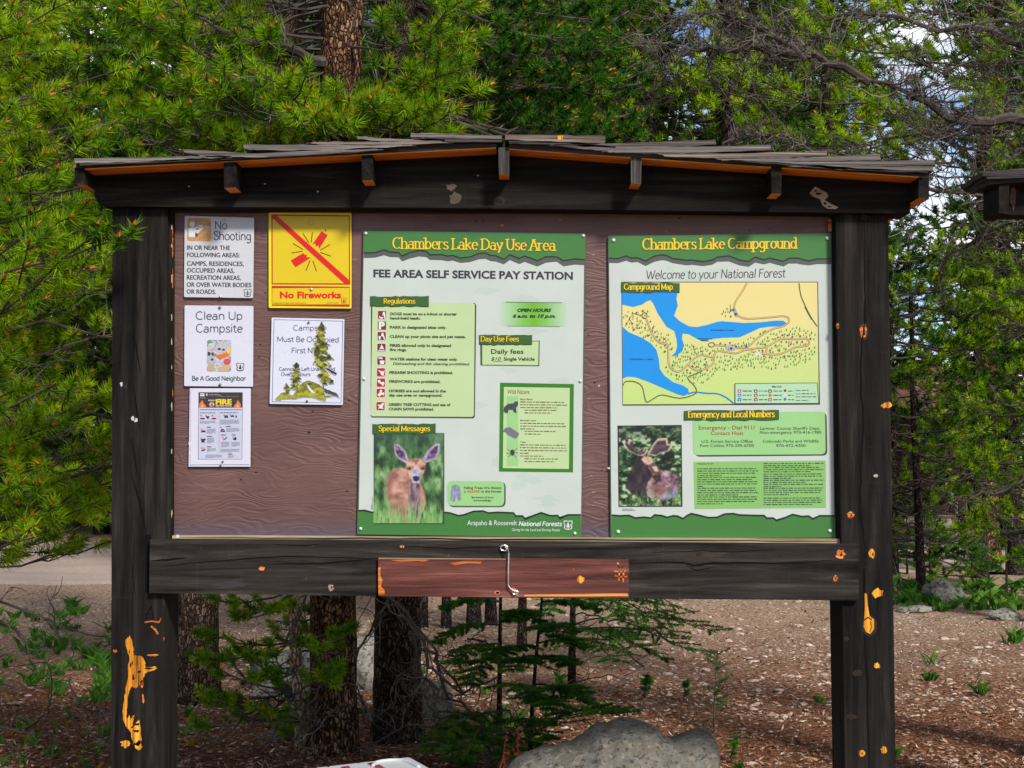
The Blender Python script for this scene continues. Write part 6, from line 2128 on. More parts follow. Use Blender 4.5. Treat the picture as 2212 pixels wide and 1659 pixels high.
def grid_targets(rng, x0, x1, y0, y1, n, Z0, Z1, ok=None):
    out = []
    tries = 0
    while len(out) < n and tries < 4000:
        tries += 1
        p = (rng.uniform(x0, x1), rng.uniform(y0, y1))
        if ok and not ok(*p): continue
        d = 66 if tries < 1600 else 34
        if any((p[0] - q[0]) ** 2 + (p[1] - q[1]) ** 2 < d * d for q in out): continue
        out.append((p[0], p[1], rng.uniform(Z0, Z1)))
    return out


rg = random.Random(21)
# the near pine whose boughs fill the left of the photo (trunk outside the frame)
tg = grid_targets(rg, -50, 285, -10, 1150, 84, 5.75, 7.6)
tg += [(150, 545, 4.95), (235, 560, 5.0), (60, 600, 4.95), (120, 640, 5.1), (200, 1140, 5.6), (225, 1010, 5.7), (190, 1110, 5.8), (75, 1180, 5.7), (230, 1210, 6.2), (150, 1150, 6.4)]
left_pine, lb, ltop, lrng = hero_pine('lodgepole_pine', 'bright green pine with orange buds filling the left edge, its boughs beside the left post', (-330, 1640), (-320, 0), 6.8, .13, .05, 9.0, M_BARK, tg, M_PINE, 31, n=90, nt=9, W=.0050, L=.066, tint=.62, crown_extra=10, dead=.16)
wood, leaf = Soup(), Soup()
for a_, b_, up in (((-330, 640, 6.3), (283, 522, 4.80), 1), ((180, 585, 4.98), (250, 548, 4.86), 0), ((160, 590, 5.0), (205, 520, 4.9), 0)):
    q = curve(xyz(P(*a_)), xyz(P(*b_)), .03, .006, 12, lrng, .02)
    wood.tube(q, .008 if up else .004, .003, M_TWIG, 5)
    dd_ = unit(np.array([.35, -.45, .8]))
    needles(leaf, [q[-1] + dd_ * .04], [dd_], 74, .055, .0062, .05, M_PINE, lean=(.5, 1.5), tint=.55, rng=lrng)
    buds(leaf, [q[-1] + dd_ * .04], [dd_], .007, .028, lrng)
wood.build('branches', left_pine)
leaf.build('crown', left_pine)
wood = Soup()
for a_, b_, r0, nt in (((-330, 1040, 6.7), (120, 830, 6.2), .022, 16), ((-330, 1120, 6.7), (250, 1005, 5.9), .018, 22), ((-330, 1000, 6.7), (300, 900, 6.4), .016, 18), ((-330, 1150, 6.6), (60, 1400, 6.2), .010, 14), ((-330, 1150, 6.6), (130, 1380, 6.0), .010, 16), ((-330, 900, 6.9), (320, 700, 6.3), .014, 14), ((-330, 600, 6.9), (210, 400, 6.6), .018, 20)):
    dead_limb(wood, xyz(P(*a_)), xyz(P(*b_)), lrng, r0, nt, .28, .3, 1)
wood.build('dead_branches', left_pine)

# the orange barked pine behind the board
tg = grid_targets(rg, 250, 1010, -20, 318, 58, 6.05, 7.8, lambda x, y: not (590 < x < 930 and y < 225))
tg += [(430, 330, 6.6), (330, 300, 6.5), (560, 300, 6.4), (640, 262, 6.3), (700, 282, 6.25), (760, 276, 6.4), (850, 262, 6.35), (900, 270, 6.3), (470, 200, 6.2), (610, 190, 6.3)]
treeA, ab, atop, arng = hero_pine('lodgepole_pine', 'pine with flaky orange brown bark on its bare trunk, directly behind the board', (720, 1620), (738, 0), 6.98, .119, .085, 9.5, M_BARK_O, tg, M_PINE, 32, n=90, nt=9, W=.0050, L=.066, dead=.16, tint=.56, crown_extra=10, lift=(-.1, .3))
wood = Soup()
dead_limb(wood, xyz(P(705, 135, 6.98)), xyz(P(430, 40, 6.5)), arng, .030, 22, .3, .3, 1)
for a_, b_, r0 in (((730, 330, 6.98), (470, 330, 6.5), .010), ((730, 300, 6.98), (930, 290, 6.5), .009), ((730, 200, 7), (1010, 250, 6.9), .010), ((730, 60, 7), (960, 90, 7), .012), ((730, 1180, 7), (1000, 1500, 6.7), .012), ((725, 1400, 6.98), (640, 1600, 6.6), .006), ((745, 1480, 6.98), (800, 1560, 6.8), .007), ((720, 1240, 6.98), (620, 1380, 6.7), .008)):
    dead_limb(wood, xyz(P(*a_)), xyz(P(*b_)), arng, r0, 12, .22, .35, 1)
wood.build('dead_branches', treeA)

# the darker pine beside it
tg = grid_targets(rg, 790, 1420, -20, 325, 80, 7.5, 9.6, lambda x, y: not (730 < x < 960 and y < 230))
treeB, bb, btop, brng = hero_pine('lodgepole_pine', 'dark barked pine standing just right of the orange barked one', (858, 1590), (862, 0), 7.3, .126, .085, 9.5, M_BARK, tg, M_PINEF, 33, n=80, nt=11, tint=.55, crown_extra=10, W=.0075, L=.054, dead=.16)
wood = Soup()
for a_, b_, r0, nt in (((860, 1330, 7.2), (1000, 1500, 6.7), .012, 9), ((890, 1350, 7.2), (980, 1620, 6.6), .010, 9), ((850, 1290, 7.2), (770, 1420, 6.8), .008, 5), ((900, 1400, 7.2), (1060, 1640, 6.5), .010, 14), ((900, 1480, 7.2), (970, 1610, 6.7), .007, 8), ((860, 150, 7.3), (1000, 60, 7.0), .014, 14)):
    dead_limb(wood, xyz(P(*a_)), xyz(P(*b_)), brng, r0, nt, .26, .5, 1)
wood.build('dead_branches', treeB)

# third trunk at the left under the rail
tg = grid_targets(rg, 260, 640, -20, 330, 30, 8.2, 9.8)
treeC, cb_, ctop, crng = hero_pine('lodgepole_pine', 'thick grey brown pine trunk seen under the rail right beside the left post', (425, 1512), (440, 0), 8.3, .130, .06, 9.0, M_BARK, tg, M_PINEF, 34, n=70, nt=11, W=.008, L=.058, crown_extra=8)

# tan stemmed young pine under the rail
base = G(652, 1622)
base.z = gz(base.x, base.y) - .02
t = tree_thing('pine_sapling', base, 'young pine with a smooth tan stem, left of the orange barked trunk', cat='sapling')
rng = np.random.default_rng(41)
pts = [base, P(650, 1540, 6.93), P(641, 1440, 6.9), P(634, 1340, 6.9), P(629, 1270, 6.9), P(626, 1150, 6.9)]
mb = MB()
mb.tube([Vector(q) for q in pts], [.037, .034, .031, .027, .02, .008], M_BARKT, 12)
mb.build('trunk', t, smooth=True)
wood, leaf = Soup(), Soup()
for px, py, Z in [(x, y, z + (.9 if abs(x - 640) < 65 else 0)) for x, y, z in grid_targets(rg, 390, 735, 1300, 1570, 24, 6.3, 7.1)] + [(712, 1400, 6.55), (570, 1420, 6.5), (560, 1470, 6.5)]:
    e = P(px, py, Z)
    s = P(636 + 10 * (py - 1300) / 300, min(py + rg.uniform(-60, 60), 1560), 6.91)
    pine_branch(wood, leaf, xyz(s), xyz(e), rng, r0=.006, twig=.17, nt=5, n=80, L=.046, W=.006, lt=.07, bud=.15, dead=.3, tint=.60)
for px, py in ((470, 1600), (560, 1560), (480, 1520), (560, 1620), (700, 1570)):
    dead_limb(wood, xyz(P(645, 1500, 6.92)), xyz(P(px, py, 6.7)), rng, .006, 8, .16, .3, 1)
wood.build('branches', t)
leaf.build('crown', t)


# ------------------------------------------------------------------ firs
def fir_spray(wood, leaf, a, b, rng, r0=.006, nt=9, n=110, L=.020, W=.0056, droop=.08, sub=.36, mat=None, fill=.2):
    a, b = np.asarray(a, float), np.asarray(b, float)
    ln = np.linalg.norm(b - a)
    p = curve(a, b, -droop * ln, .006 * ln, 9, rng, 0)
    wood.tube(p, r0, .002, M_TWIG, 4)
    main = unit(b - a)
    side = unit(np.cross(main, [0, 0, 1]))
    tips, dirs, lts = [p[-1]], [unit(p[-1] - p[-3])], [ln * .45]
    for k in range(nt):
        t = fill + (1 - fill) * (k + .6 * rng.random()) / nt
        j = min(int(t * 8), 7)
        q = p[j] + (p[j + 1] - p[j]) * (t * 8 - j)
        l = ln * sub * (1.1 - .75 * t) * rng.uniform(.7, 1.15)
        for sg in (1, -1):
            an = rng.uniform(.6, .95)
            d = unit(main * math.cos(an) + side * sg * math.sin(an) + np.array([0, 0, rng.uniform(-.16, .10)]))
            wood.tube(np.array([q, q + d * l * .5, q + d * l]), .0022, .0012, M_TWIG, 3)
            tips.append(q + d * l); dirs.append(d); lts.append(l * .95)
    needles(leaf, tips, dirs, n, L, W, np.array(lts), mat or M_FIR, lean=(.5, 1.15), rng=rng)


def fir(name, label, stem, r, sprays, seed, dead=(), n=150, group=None):
    rng = np.random.default_rng(seed)
    s = [P(*q) for q in stem]
    g = s[0].copy()
    t = tree_thing(name, g, label, group, 'sapling')
    mb = MB()
    mb.tube(s, [r * (1 - .7 * i / (len(s) - 1)) for i in range(len(s))], M_BARKD, 8)
    mb.build('trunk', t, smooth=True)
    wood, leaf = Soup(), Soup()
    for a_, b_ in sprays:
        fir_spray(wood, leaf, xyz(P(*a_)), xyz(P(*b_)), rng, n=n)
    for a_, b_ in dead:
        dead_limb(wood, xyz(P(*a_)), xyz(P(*b_)), rng, .005, 7, .14, .35, 1)
    wood.build('branches', t)
    leaf.build('crown', t)
    return t


zA = 1.6 * 2930 / (1603 - 948)
fir('fir_sapling', 'thin black stemmed young fir under the flap board, mostly bare twigs low down', [(1078, 1606, zA), (1079, 1500, zA), (1080, 1380, zA), (1082, 1250, zA), (1083, 1100, zA)], .016,
    [((1080, 1300, zA), (960, 1318, 6.9)), ((1080, 1350, zA), (940, 1392, 6.8)), ((1080, 1390, zA), (980, 1440, 6.7)), ((1080, 1330, zA), (1180, 1360, 6.8)), ((1080, 1420, zA), (1010, 1480, 6.6)), ((1080, 1540, zA), (960, 1590, 6.5)), ((1080, 1560, zA), (1180, 1600, 6.5)), ((1080, 1480, zA), (1160, 1520, 6.6)), ((1080, 1580, zA), (1000, 1640, 6.3)), ((1080, 1300, zA), (1010, 1300, 7.3)), ((1080, 1580, zA), (930, 1625, 6.4))], 51,
    [((1078, 1400, zA), (1010, 1380, 7.0)), ((1078, 1520, zA), (1150, 1590, 6.8)), ((1078, 1460, zA), (1000, 1500, 7.0))])
zB = 1.6 * 2930 / (1619 - 948)
fir('fir_sapling', 'slim young fir with flat dark sprays, right of the thin black stem', [(1145, 1622, zB), (1150, 1520, zB), (1158, 1420, zB), (1170, 1300, zB), (1176, 1150, zB)], .013,
    [((1172, 1300, zB), (1290, 1320, 6.8)), ((1168, 1330, zB), (1100, 1345, 6.6)), ((1160, 1390, zB), (1270, 1400, 6.7)), ((1158, 1400, zB), (1060, 1425, 6.5)), ((1156, 1440, zB), (1110, 1450, 6.4)), ((1156, 1430, zB), (1230, 1440, 6.5)), ((1150, 1500, zB), (1268, 1500, 6.6)), ((1150, 1510, zB), (1200, 1545, 6.4)), ((1146, 1590, zB), (1340, 1545, 6.2)), ((1146, 1600, zB), (1090, 1640, 6.3)), ((1172, 1290, zB), (1240, 1280, 6.6)), ((1150, 1480, zB), (1290, 1530, 6.7)), ((1165, 1360, zB), (1210, 1385, 6.3))], 52)
zC = 8.6
fir('fir_tree', 'fir whose low boughs slope out to the right beneath the rail', [(1235, 1500, zC), (1236, 1400, zC), (1238, 1280, zC), (1240, 1000, zC)], .03,
    [((1238, 1230, zC), (1405, 1308, 8.0)), ((1238, 1210, zC), (1468, 1316, 8.1)), ((1238, 1250, zC), (1372, 1352, 7.9)), ((1238, 1240, zC), (1466, 1344, 8.2)), ((1238, 1270, zC), (1460, 1372, 7.9)), ((1236, 1350, zC), (1546, 1366, 7.8)), ((1236, 1370, zC), (1500, 1408, 7.8)), ((1236, 1380, zC), (1375, 1402, 7.6)), ((1238, 1290, zC), (1330, 1330, 7.7)), ((1236, 1390, zC), (1330, 1430, 7.7)), ((1238, 1260, zC), (1300, 1300, 7.8)), ((1238, 1300, zC), (1180, 1330, 8.0)), ((1236, 1360, zC), (1440, 1425, 8.4))], 53,
    [((1237, 1330, zC), (1450, 1390, 8.2)), ((1237, 1340, zC), (1390, 1440, 8.0))], n=120)
# small saplings on the open ground
for k, (lab, x, y0, y1, sp) in enumerate([('small bushy fir seedling standing alone above the big rock', 1544, 1568, 1404, 8), ('short seedling sprouting right of the big rock', 1582, 1640, 1590, 4), ('little fir seedling left of the lone seedling', 1478, 1510, 1470, 4), ('tiny fir seedling beside the flat fir sprays', 1392, 1500, 1458, 4), ('low seedling at the right foot of the big rock', 1590, 1690, 1650, 4)]):
    g = G(x, y0)
    g.z = gz(g.x, g.y)
    rng = np.random.default_rng(60 + k)
    t = tree_thing('fir_seedling', g, lab, cat='seedling')
    tp = P(x + 6, y1, g.y)
    wood, leaf = Soup(), Soup()
    a, b = xyz(g), xyz(tp)
    h = b[2] - a[2]
    st = curve(a, b, 0, .004, 6, rng)
    wood.tube(st, .006, .003, M_TWIG, 5)
    tips, dirs, lts = [b], [np.array([0, 0, 1.0])], [h * .35]
    for j in range(sp * 3):
        f = rng.uniform(.25, .95)
        q = a + (b - a) * f
        an = rng.uniform(0, 6.283)
        l = h * rng.uniform(.14, .3) * (1.3 - f * .7)
        d = unit(np.array([math.cos(an), math.sin(an), .5]))
        wood.tube(np.array([q, q + d * l]), .003, .0015, M_TWIG, 3)
        tips.append(q + d * l); dirs.append(d); lts.append(l)
    needles(leaf, tips, dirs, 60, .026, .003, np.array(lts), M_FIR, rng=rng)
    wood.build('stem', t)
    leaf.build('foliage', t)


# ------------------------------------------------------------------ trees behind, each with trunk, branches and crown
def stock_pine(seed, H, r, crown0, width, mat, bark, n=40, W=.013, L=.066, whorl=.30, per=5, deadlow=True, droop=0.0, label=None, base=(0, 0, 0), group=None, lt=.11, name='lodgepole_pine', nt=8, tint=None):
    rng = np.random.default_rng(seed)
    b = Vector(base)
    t = tree_thing(name, b, label, group)
    trunk_mesh('trunk', b, b + Vector((rng.normal(0, .1), rng.normal(0, .1), H)), r, r * .25, bark, t, seed, sides=12, rings=40, flare=.3)
    wood, leaf = Soup(), Soup()
    h = crown0
    while h < H - .2:
        f = (h - crown0) / (H - crown0)
        prof = width * (max(0.0, math.sin(math.pi * min(1, .22 + .78 * f))) ** .8 * .9 + .12)
        for k in range(per):
            an = rng.uniform(0, 6.283)
            l = prof * rng.uniform(.55, 1.15)
            s = np.array([b.x, b.y, b.z + h + rng.uniform(-.15, .15)])
            e = s + np.array([math.cos(an) * l, math.sin(an) * l, rng.uniform(-.12, .3) * l - droop * l])
            hi = h > 6.5
            pine_branch(wood, leaf, s, e, rng, r0=.008 + r * .05, twig=.40, nt=nt, fill=.3, n=n if not hi else n // 2, L=L * (1.3 if hi else 1), W=W * (1.7 if hi else 1), lt=lt, mat=mat, bud=.12 if not hi else 0, dead=.2, sides=4, tint=tint)
        h += whorl * rng.uniform(.75, 1.25)
    if deadlow:
        for k in range(7):
            an = rng.uniform(0, 6.283)
            hh = rng.uniform(.6, max(crown0, 1.4))
            s = np.array([b.x, b.y, b.z + hh])
            dead_limb(wood, s, s + np.array([math.cos(an), math.sin(an), rng.uniform(-.4, .1)]) * rng.uniform(.5, 1.1), rng, .010, 7, .3, .35, 1)
    wood.build('branches', t)
    leaf.build('crown', t)
    return t


def copy_tree(t, loc, rz, s, label, group=None):
    c = t.copy()
    COL.objects.link(c)
    c.location = loc
    c.rotation_euler = (0, 0, rz)
    c.scale = (s, s, s * rg.uniform(.92, 1.1))
    c['label'] = label
    if group: c['group'] = group
    elif 'group' in c: del c['group']
    for ch in list(t.children):
        d = ch.copy()
        COL.objects.link(d)
        d.parent = c
        d.matrix_parent_inverse = ch.matrix_parent_inverse.copy()
    return c


def gp(px, Z):
    x = (px - CX) * Z / F
    return Vector((x, Z, (gz(x, Z) if Z < 28 else -.02 * max(0, Z - 40)) - .03))


WOODS = 'pines of the dense woods beyond the notice board'
WL = 'green pine of the dense woods beyond the notice board, half hidden by nearer trees'
# slim trunks seen under the rail
for k, (px, yb, r, lab) in enumerate([(917, 1357, .028, 'slim dark pine trunk, leftmost of the row under the flap board'), (964, 1358, .038, 'slim dark pine trunk, second from left in the row under the flap board'), (1024, 1358, .056, 'stoutest dark pine trunk of the row under the flap board'), (1061, 1352, .046, 'dark pine trunk at the right end of the row under the flap board'), (1127, 1400, .034, 'pale greenish trunk between the two young firs under the rail')]):
    g = G(px, yb)
    g.z = gz(g.x, g.y) - .03
    stock_pine(70 + k, rg.uniform(7, 9), r, rg.uniform(1.9, 2.5), .9, M_PINEF if k % 2 else M_PINE, M_BARKD if k < 4 else M_BARK, n=40, W=.011, per=4, label=lab, base=g, nt=7)

protos = [stock_pine(80, 10.5, .12, 1.5, 1.45, M_PINE, M_BARKD, label=WL, base=gp(1290, 14.2), group=WOODS),
          stock_pine(81, 11.5, .13, 2.2, 1.6, M_PINEF, M_BARK, label=WL, base=gp(1790, 15.5), group=WOODS),
          stock_pine(82, 9.5, .10, .7, 1.5, M_PINE, M_BARKD, per=5, label=WL, base=gp(-120, 23.5), group=WOODS),
          stock_pine(83, 12.0, .12, 3.0, 1.35, M_PINEF, M_BARK_O, label=WL, base=gp(1250, 16.5), group=WOODS),
          stock_pine(84, 8.0, .08, .5, 1.25, M_PINEF, M_BARKD, per=5, label=WL, base=gp(300, 24.0), group=WOODS)]
used = [(p.location.x, p.location.y) for p in protos]


def allowed(px, Z):
    if Z < 13.7: return False
    if px < 600 and Z < 21.5: return False
    if px > 1930 and Z < 29 and 1985 < px < 2110: return False
    if px > 1880 and Z < 17: return False
    return True


for k in range(20):
    v = gp(-240 + 30 * k + rg.uniform(-20, 20), rg.uniform(21.8, 27))
    used.append((v.x, v.y))
    copy_tree(protos[(2, 4)[k % 2]], v, rg.uniform(0, 6.28), rg.uniform(1.0, 1.35), WL, WOODS)
cnt = 0
tries = 0
while cnt < 86 and tries < 6000:
    tries += 1
    Z = 13.8 + 26 * rg.random() ** 1.3
    px = rg.uniform(-260, 2480)
    if not allowed(px, Z): continue
    v = gp(px, Z)
    dmin = 1.0 if Z < 20 else 1.5
    if any((v.x - a) ** 2 + (v.y - b) ** 2 < dmin * dmin for a, b in used): continue
    rr = 1.4 * F / Z
    if abs(px - 2035) < 50 + rr and rg.random() < .80: continue
    if abs(px - 1600) < 30 + rr and rg.random() < .5: continue
    used.append((v.x, v.y))
    copy_tree(rg.choice(protos), v, rg.uniform(0, 6.28), rg.uniform(.85, 1.3), WL, WOODS)
    cnt += 1

# the green trees right of the right post
for k, (px, Z, lab, crown0, w, mat, H) in enumerate([
        (1985, 13.8, 'bushy mid green pine directly right of the right post', .45, 1.05, M_PINE, 3.7),
        (2113, 15.6, 'pine with a straight dark trunk beside the footpath', 1.0, .95, M_PINE, 3.9),
        (2188, 16.0, 'dark pine with a thick trunk at the right edge of the photo', 1.5, .85, M_PINEF, 10),
        (2260, 11.8, 'dense pine just outside the right edge, its boughs reaching in', .8, .85, M_PINE, 4.2),
        (2165, 19.5, 'low dense pine in the gap beyond the footpath', .8, 1.2, M_PINEF, 4.2),
        (2095, 26.5, 'pine standing in front of the brown hut', 1.9, 1.4, M_PINEF, 5.0),
        (1925, 15.0, 'pine half hidden by the right post', .5, 1.0, M_PINEF, 4.0)]):
    stock_pine(120 + k, H, [.05, .085, .095, .09, .07, .07, .07][k], crown0, w, mat, M_BARKD, n=48, W=.010, L=.052, per=6, label=lab, base=gp(px, Z), nt=8, whorl=.3)

# dead twiggy limbs that hang across the upper right
b = gp(2420, 6.5)
t = tree_thing('dead_limbed_pine', b, 'pine at the upper right whose bare grey limb and tangled twigs cross the sky')
trunk_mesh('trunk', b, b + Vector((.1, 0, 8.5)), .14, .07, M_BARK, t, 5)
wood, leaf = Soup(), Soup()
rng = np.random.default_rng(77)
for a_, b_, r0, nt, l in (((2420, 360, 6.5), (1850, 170, 6.5), .040, 80, .36), ((1880, 180, 6.5), (1490, 105, 6.9), .020, 70, .34), ((1740, 130, 6.5), (1500, 30, 6.6), .012, 40, .3), ((2420, 170, 6.5), (1760, 20, 6.8), .020, 46, .34), ((2420, 470, 6.6), (1930, 420, 6.7), .016, 60, .34), ((2420, 420, 6.3), (2040, 560, 6.9), .010, 40, .34), ((1800, 330, 7.0), (1560, 310, 7.2), .008, 40, .2), ((2420, 300, 6.6), (1900, 300, 7.0), .014, 50, .32), ((2420, 100, 6.6), (2080, 60, 6.4), .016, 34, .3)):
    dead_limb(wood, xyz(P(*a_)), xyz(P(*b_)), rng, r0, nt, l, .4, 2, tw=.0040)
q = xyz(P(1425, 110, 7.2))
for k in range(70):
    curl_twig(wood, q + rng.normal(0, .07, 3) * np.array([1, 1, 1.6]), unit(rng.normal(0, 1, 3) + np.array([0, 0, -.5])), rng.uniform(.12, .3), rng, .5, 1, .0028)
for px, py, Z in grid_targets(rg, 1480, 2260, -20, 330, 30, 7.2, 8.6):
    e = P(px, py, Z)
    s = P(min(px + 240, 2420), py + 40, Z - .2)
    pine_branch(wood, leaf, xyz(s), xyz(e), rng, r0=.007, nt=8, n=70, W=.0065, mat=M_PINE, tint=.75, dead=.3, bud=.2)
wood.build('branches', t)
leaf.build('crown', t)
for px, Z, s, k in ((1560, 10.2, .8, 0), (1760, 11.5, .9, 1), (1900, 12.6, .9, 0)):
    pass

# low firs along the path on the right
for k, (x, y, w, lab) in enumerate([(2010, 1262, 60, 'low dark fir bush beyond the right post, left of the footpath'), (2100, 1262, 70, 'low spreading fir at the near end of the footpath'), (2175, 1290, 80, 'low fir at the right edge behind the grey boulder'), (2200, 1215, 60, 'young fir in front of the thick trunk at the right edge'), (1960, 1240, 50, 'small fir tucked behind the right post')]):
    g = G(x, y)
    g.z = gz(g.x, g.y)
    rng = np.random.default_rng(140 + k)
    t = tree_thing('low_fir', g, lab, cat='fir bush')
    wood, leaf = Soup(), Soup()
    for j in range(13):
        an = rng.uniform(0, 6.283)
        l = w * g.y / F * rng.uniform(.6, 1.3)
        s = xyz(g) + np.array([0, 0, rng.uniform(.05, .4)])
        fir_spray(wood, leaf, s, s + np.array([math.cos(an) * l, math.sin(an) * l, rng.uniform(-.1, .25)]), rng, nt=6, n=60, L=.03, W=.006, sub=.45)
    wood.tube(np.array([xyz(g), xyz(g) + np.array([0, 0, .7])]), .015, .006, M_TWIG, 5)
    wood.build('stem', t)
    leaf.build('foliage', t)


# ------------------------------------------------------------------ low plants
def herb(label, px, py, h, n, mat, seed, cat='plant', group=None, w=.014, name='leafy_plant'):
    g = G(px, py)
    g.z = gz(g.x, g.y)
    rng = np.random.default_rng(seed)
    s = Soup()
    herb_tris(s, xyz(g), h, n, mat, rng, w)
    o = s.build(name)
    return tag(o, label, cat, group)


def herb_tris(s, p, h, n, mat, rng, w=.014):
    for k in range(n):
        an = rng.uniform(0, 6.283)
        out = rng.uniform(.2, .9)
        l = h * rng.uniform(.5, 1.1)
        d = unit(np.array([math.cos(an) * out, math.sin(an) * out, 1]))
        sd = unit(np.cross(d, [math.cos(an + 1), math.sin(an + 1), .3])) * w * rng.uniform(.6, 1.3)
        b0 = p + rng.normal(0, h * .12, 3) * np.array([1, 1, 0])
        m_ = b0 + d * l * .55
        e = b0 + d * l + np.array([math.cos(an), math.sin(an), -.5]) * l * .22
        b1 = b0 + d * l * .2
        tn = np.full(4, rng.random())
        s.add(np.array([(b0, b1 + sd, b1 - sd), (b1 - sd, b1 + sd, m_ + sd), (b1 - sd, m_ + sd, m_ - sd), (m_ - sd, m_ + sd, e)]), mat, tn)


herb('low green clump with reddish tips, right of the right post', 2006, 1470, .10, 26, M_LEAF, 1)
herb('spiky grass tuft near the right edge on the brown litter', 2118, 1498, .14, 40, M_LEAF, 2, 'grass tuft', w=.006, name='grass_tuft')
herb('small yellow green plant in front of the grey boulder', 2035, 1322, .14, 22, M_LEAF, 3)
herb('yellow green grass tuft at the right edge of the photo', 2190, 1392, .18, 34, M_LEAF, 4, 'grass tuft', w=.01, name='grass_tuft')
herb('tiny green sprig low on the litter left of the right post', 1770, 1512, .06, 10, M_LEAF, 5)
herb('tall thin weed between the litter and the right post', 2012, 1440, .20, 12, M_LEAF, 6, w=.006)
herb('bright green leafy plant at the foot of the right post', 1962, 1290, .22, 30, M_LEAF, 7)
herb('small green plant near the bottom right of the photo', 1930, 1632, .08, 14, M_LEAF, 8)
herb('broad leafed weed under the flap, left of the big rock', 1100, 1560, .14, 16, M_LEAF, 9, w=.022)
herb('lone green weed on the pale gravel right of the firs', 1400, 1478, .08, 14, M_LEAF, 10)
herb('leafy weed at the very bottom, right of the white lid', 1000, 1655, .13, 18, M_LEAF, 11, w=.02)
herb('orange turned weed beside the tan sapling', 590, 1560, .10, 12, M_DRY, 12)
herb('green weed in front of the thin black stem', 1040, 1590, .12, 14, M_LEAF, 14, w=.02)
herb('yellowing plant by the corner of the right post', 1905, 1345, .12, 16, M_LEAF, 13)
s = Soup()
rng = np.random.default_rng(15)
n = 0
while n < 85:
    px, py = rng.uniform(-40, 300), rng.uniform(1310, 1520)
    if rng.random() < abs(py - 1410) / 150: continue
    g = G(px, py)
    herb_tris(s, np.array([g.x, g.y, gz(g.x, g.y)]), rng.uniform(.06, .17), 14, M_LEAF, rng, .010)
    n += 1
for k in range(60):
    px, py = rng.uniform(380, 1300), rng.uniform(1400, 1620)
    g = G(px, py)
    herb_tris(s, np.array([g.x, g.y, gz(g.x, g.y)]), rng.uniform(.05, .12), 6, M_LEAF if rng.random() < .9 else M_DRY, rng, .011)
for k in range(50):
    px, py = rng.uniform(-40, 300), rng.uniform(1500, 1690)
    g = G(px, py)
    herb_tris(s, np.array([g.x, g.y, gz(g.x, g.y)]), rng.uniform(.04, .12), 5, M_LEAF if rng.random() < .85 else M_DRY, rng, .006)
for k in range(120):
    px, py = rng.uniform(1900, 2260), rng.uniform(1262, 1320)
    g = G(px, py)
    herb_tris(s, np.array([g.x, g.y, gz(g.x, g.y)]), rng.uniform(.08, .22), 6, M_LEAF, rng, .022)
tag(s.build('undergrowth'), kind='stuff')

# red seed stalks
M_REDST = NT('red_seed_stalk', .7, .2)
M_REDST.color(M_REDST.ramp(M_REDST.node('ShaderNodeNewGeometry').outputs['Random Per Island'], [(0, (.20, .03, .015)), (1, (.46, .11, .06))]))
M_REDST = M_REDST.m
for lab, x0, y0, x1, y1 in (('red seed stalk left of the big rock, the left and leaning one', 1084, 1690, 1094, 1588), ('red seed stalk left of the big rock, the straight right one', 1116, 1680, 1120, 1574)):
    g = P(x0, y0, 5.9)
    e = P(x1, y1, 5.9)
    g2 = Vector((g.x, g.y, gz(g.x, g.y)))
    s = Soup()
    st = curve(xyz(g2), xyz(e), 0, .006, 8, rng)
    s.tube(st, .004, .002, M_REDST, 5)
    for k in range(46):
        q = st[0] + (st[-1] - st[0]) * rng.uniform(.35, 1)
        d = rng.normal(0, .008, 3)
        needles(s, [q + d], [unit(rng.normal(size=3))], 3, .016, .010, .006, M_REDST, rng=rng)
    tag(s.build('seed_stalk'), lab, 'plant')

# fallen dead twigs on the ground
rng = np.random.default_rng(88)
s = Soup()
for k in range(70):
    px, py = rng.uniform(-30, 1400), rng.uniform(1380, 1660)
    g = G(px, py)
    p = np.array([g.x, g.y, gz(g.x, g.y) + .02])
    curl_twig(s, p, unit(rng.normal(0, 1, 3) * np.array([1, 1, .12]) + np.array([0, 0, .05])), rng.uniform(.2, .6), rng, .25, 1, .006)
tag(s.build('fallen_twigs'), kind='stuff')

# ------------------------------------------------------------------ white plastic box lying behind the board
M_PLAST = ink(214, 218, 222, .35)
Z0 = .28
BL, BR_ = Vector((-1.006, 5.40, Z0)), Vector((-.425, 5.69, Z0))
u = (BL - BR_).normalized()
v = Vector((-u.y, u.x, 0))
if v.y > 0: v = -v
ln = (BL - BR_).length
o_ = BR_
t = thing('plastic_box', Vector((-.65, 5.4, 0)), 'white plastic box with red lettering on its lid, on the ground behind the board', 'plastic box')
M4 = Matrix(((u.x, v.x, 0, o_.x), (u.y, v.y, 0, o_.y), (0, 0, 1, 0), (0, 0, 0, 1)))
mb = MB()
mb.box(.02, ln - .02, .02, .40, -.02, Z0 - .035, M_PLAST, M4)
mb.build('body', t, bevel=.01)
mb = MB()
mb.box(0, ln, 0, .42, Z0 - .034, Z0, M_PLAST, M4)
lid = mb.build('lid', t, bevel=.012)
mb = MB()
hp = [M4 @ Vector((x, y, Z0 + .002)) for x, y in smooth([(.20, .10), (.17, .05), (.12, .035), (.07, .05), (.045, .10), (.04, .2)], 4)]
mb.tube(hp, .008, M_PLAST, 8)
mb.build('handle', lid, smooth=True)
mb = MB()
for word, uu, vv in (('age', .285, .045), ('ture', .165, .03)):
    vs_, fs_ = font_mesh(word, .02, 0)
    sc_ = .075
    x1 = vs_[:, 0].max()
    for dz, m, off in ((.0008, ink(60, 20, 36), .003), (.0014, ink(190, 36, 60), 0)):
        mb.add([M4 @ Vector((uu + b_ * sc_ + off, vv + (x1 - a_) * sc_ + off, Z0 + dz)) for a_, b_ in vs_], [tuple(reversed(f)) for f in fs_], m)
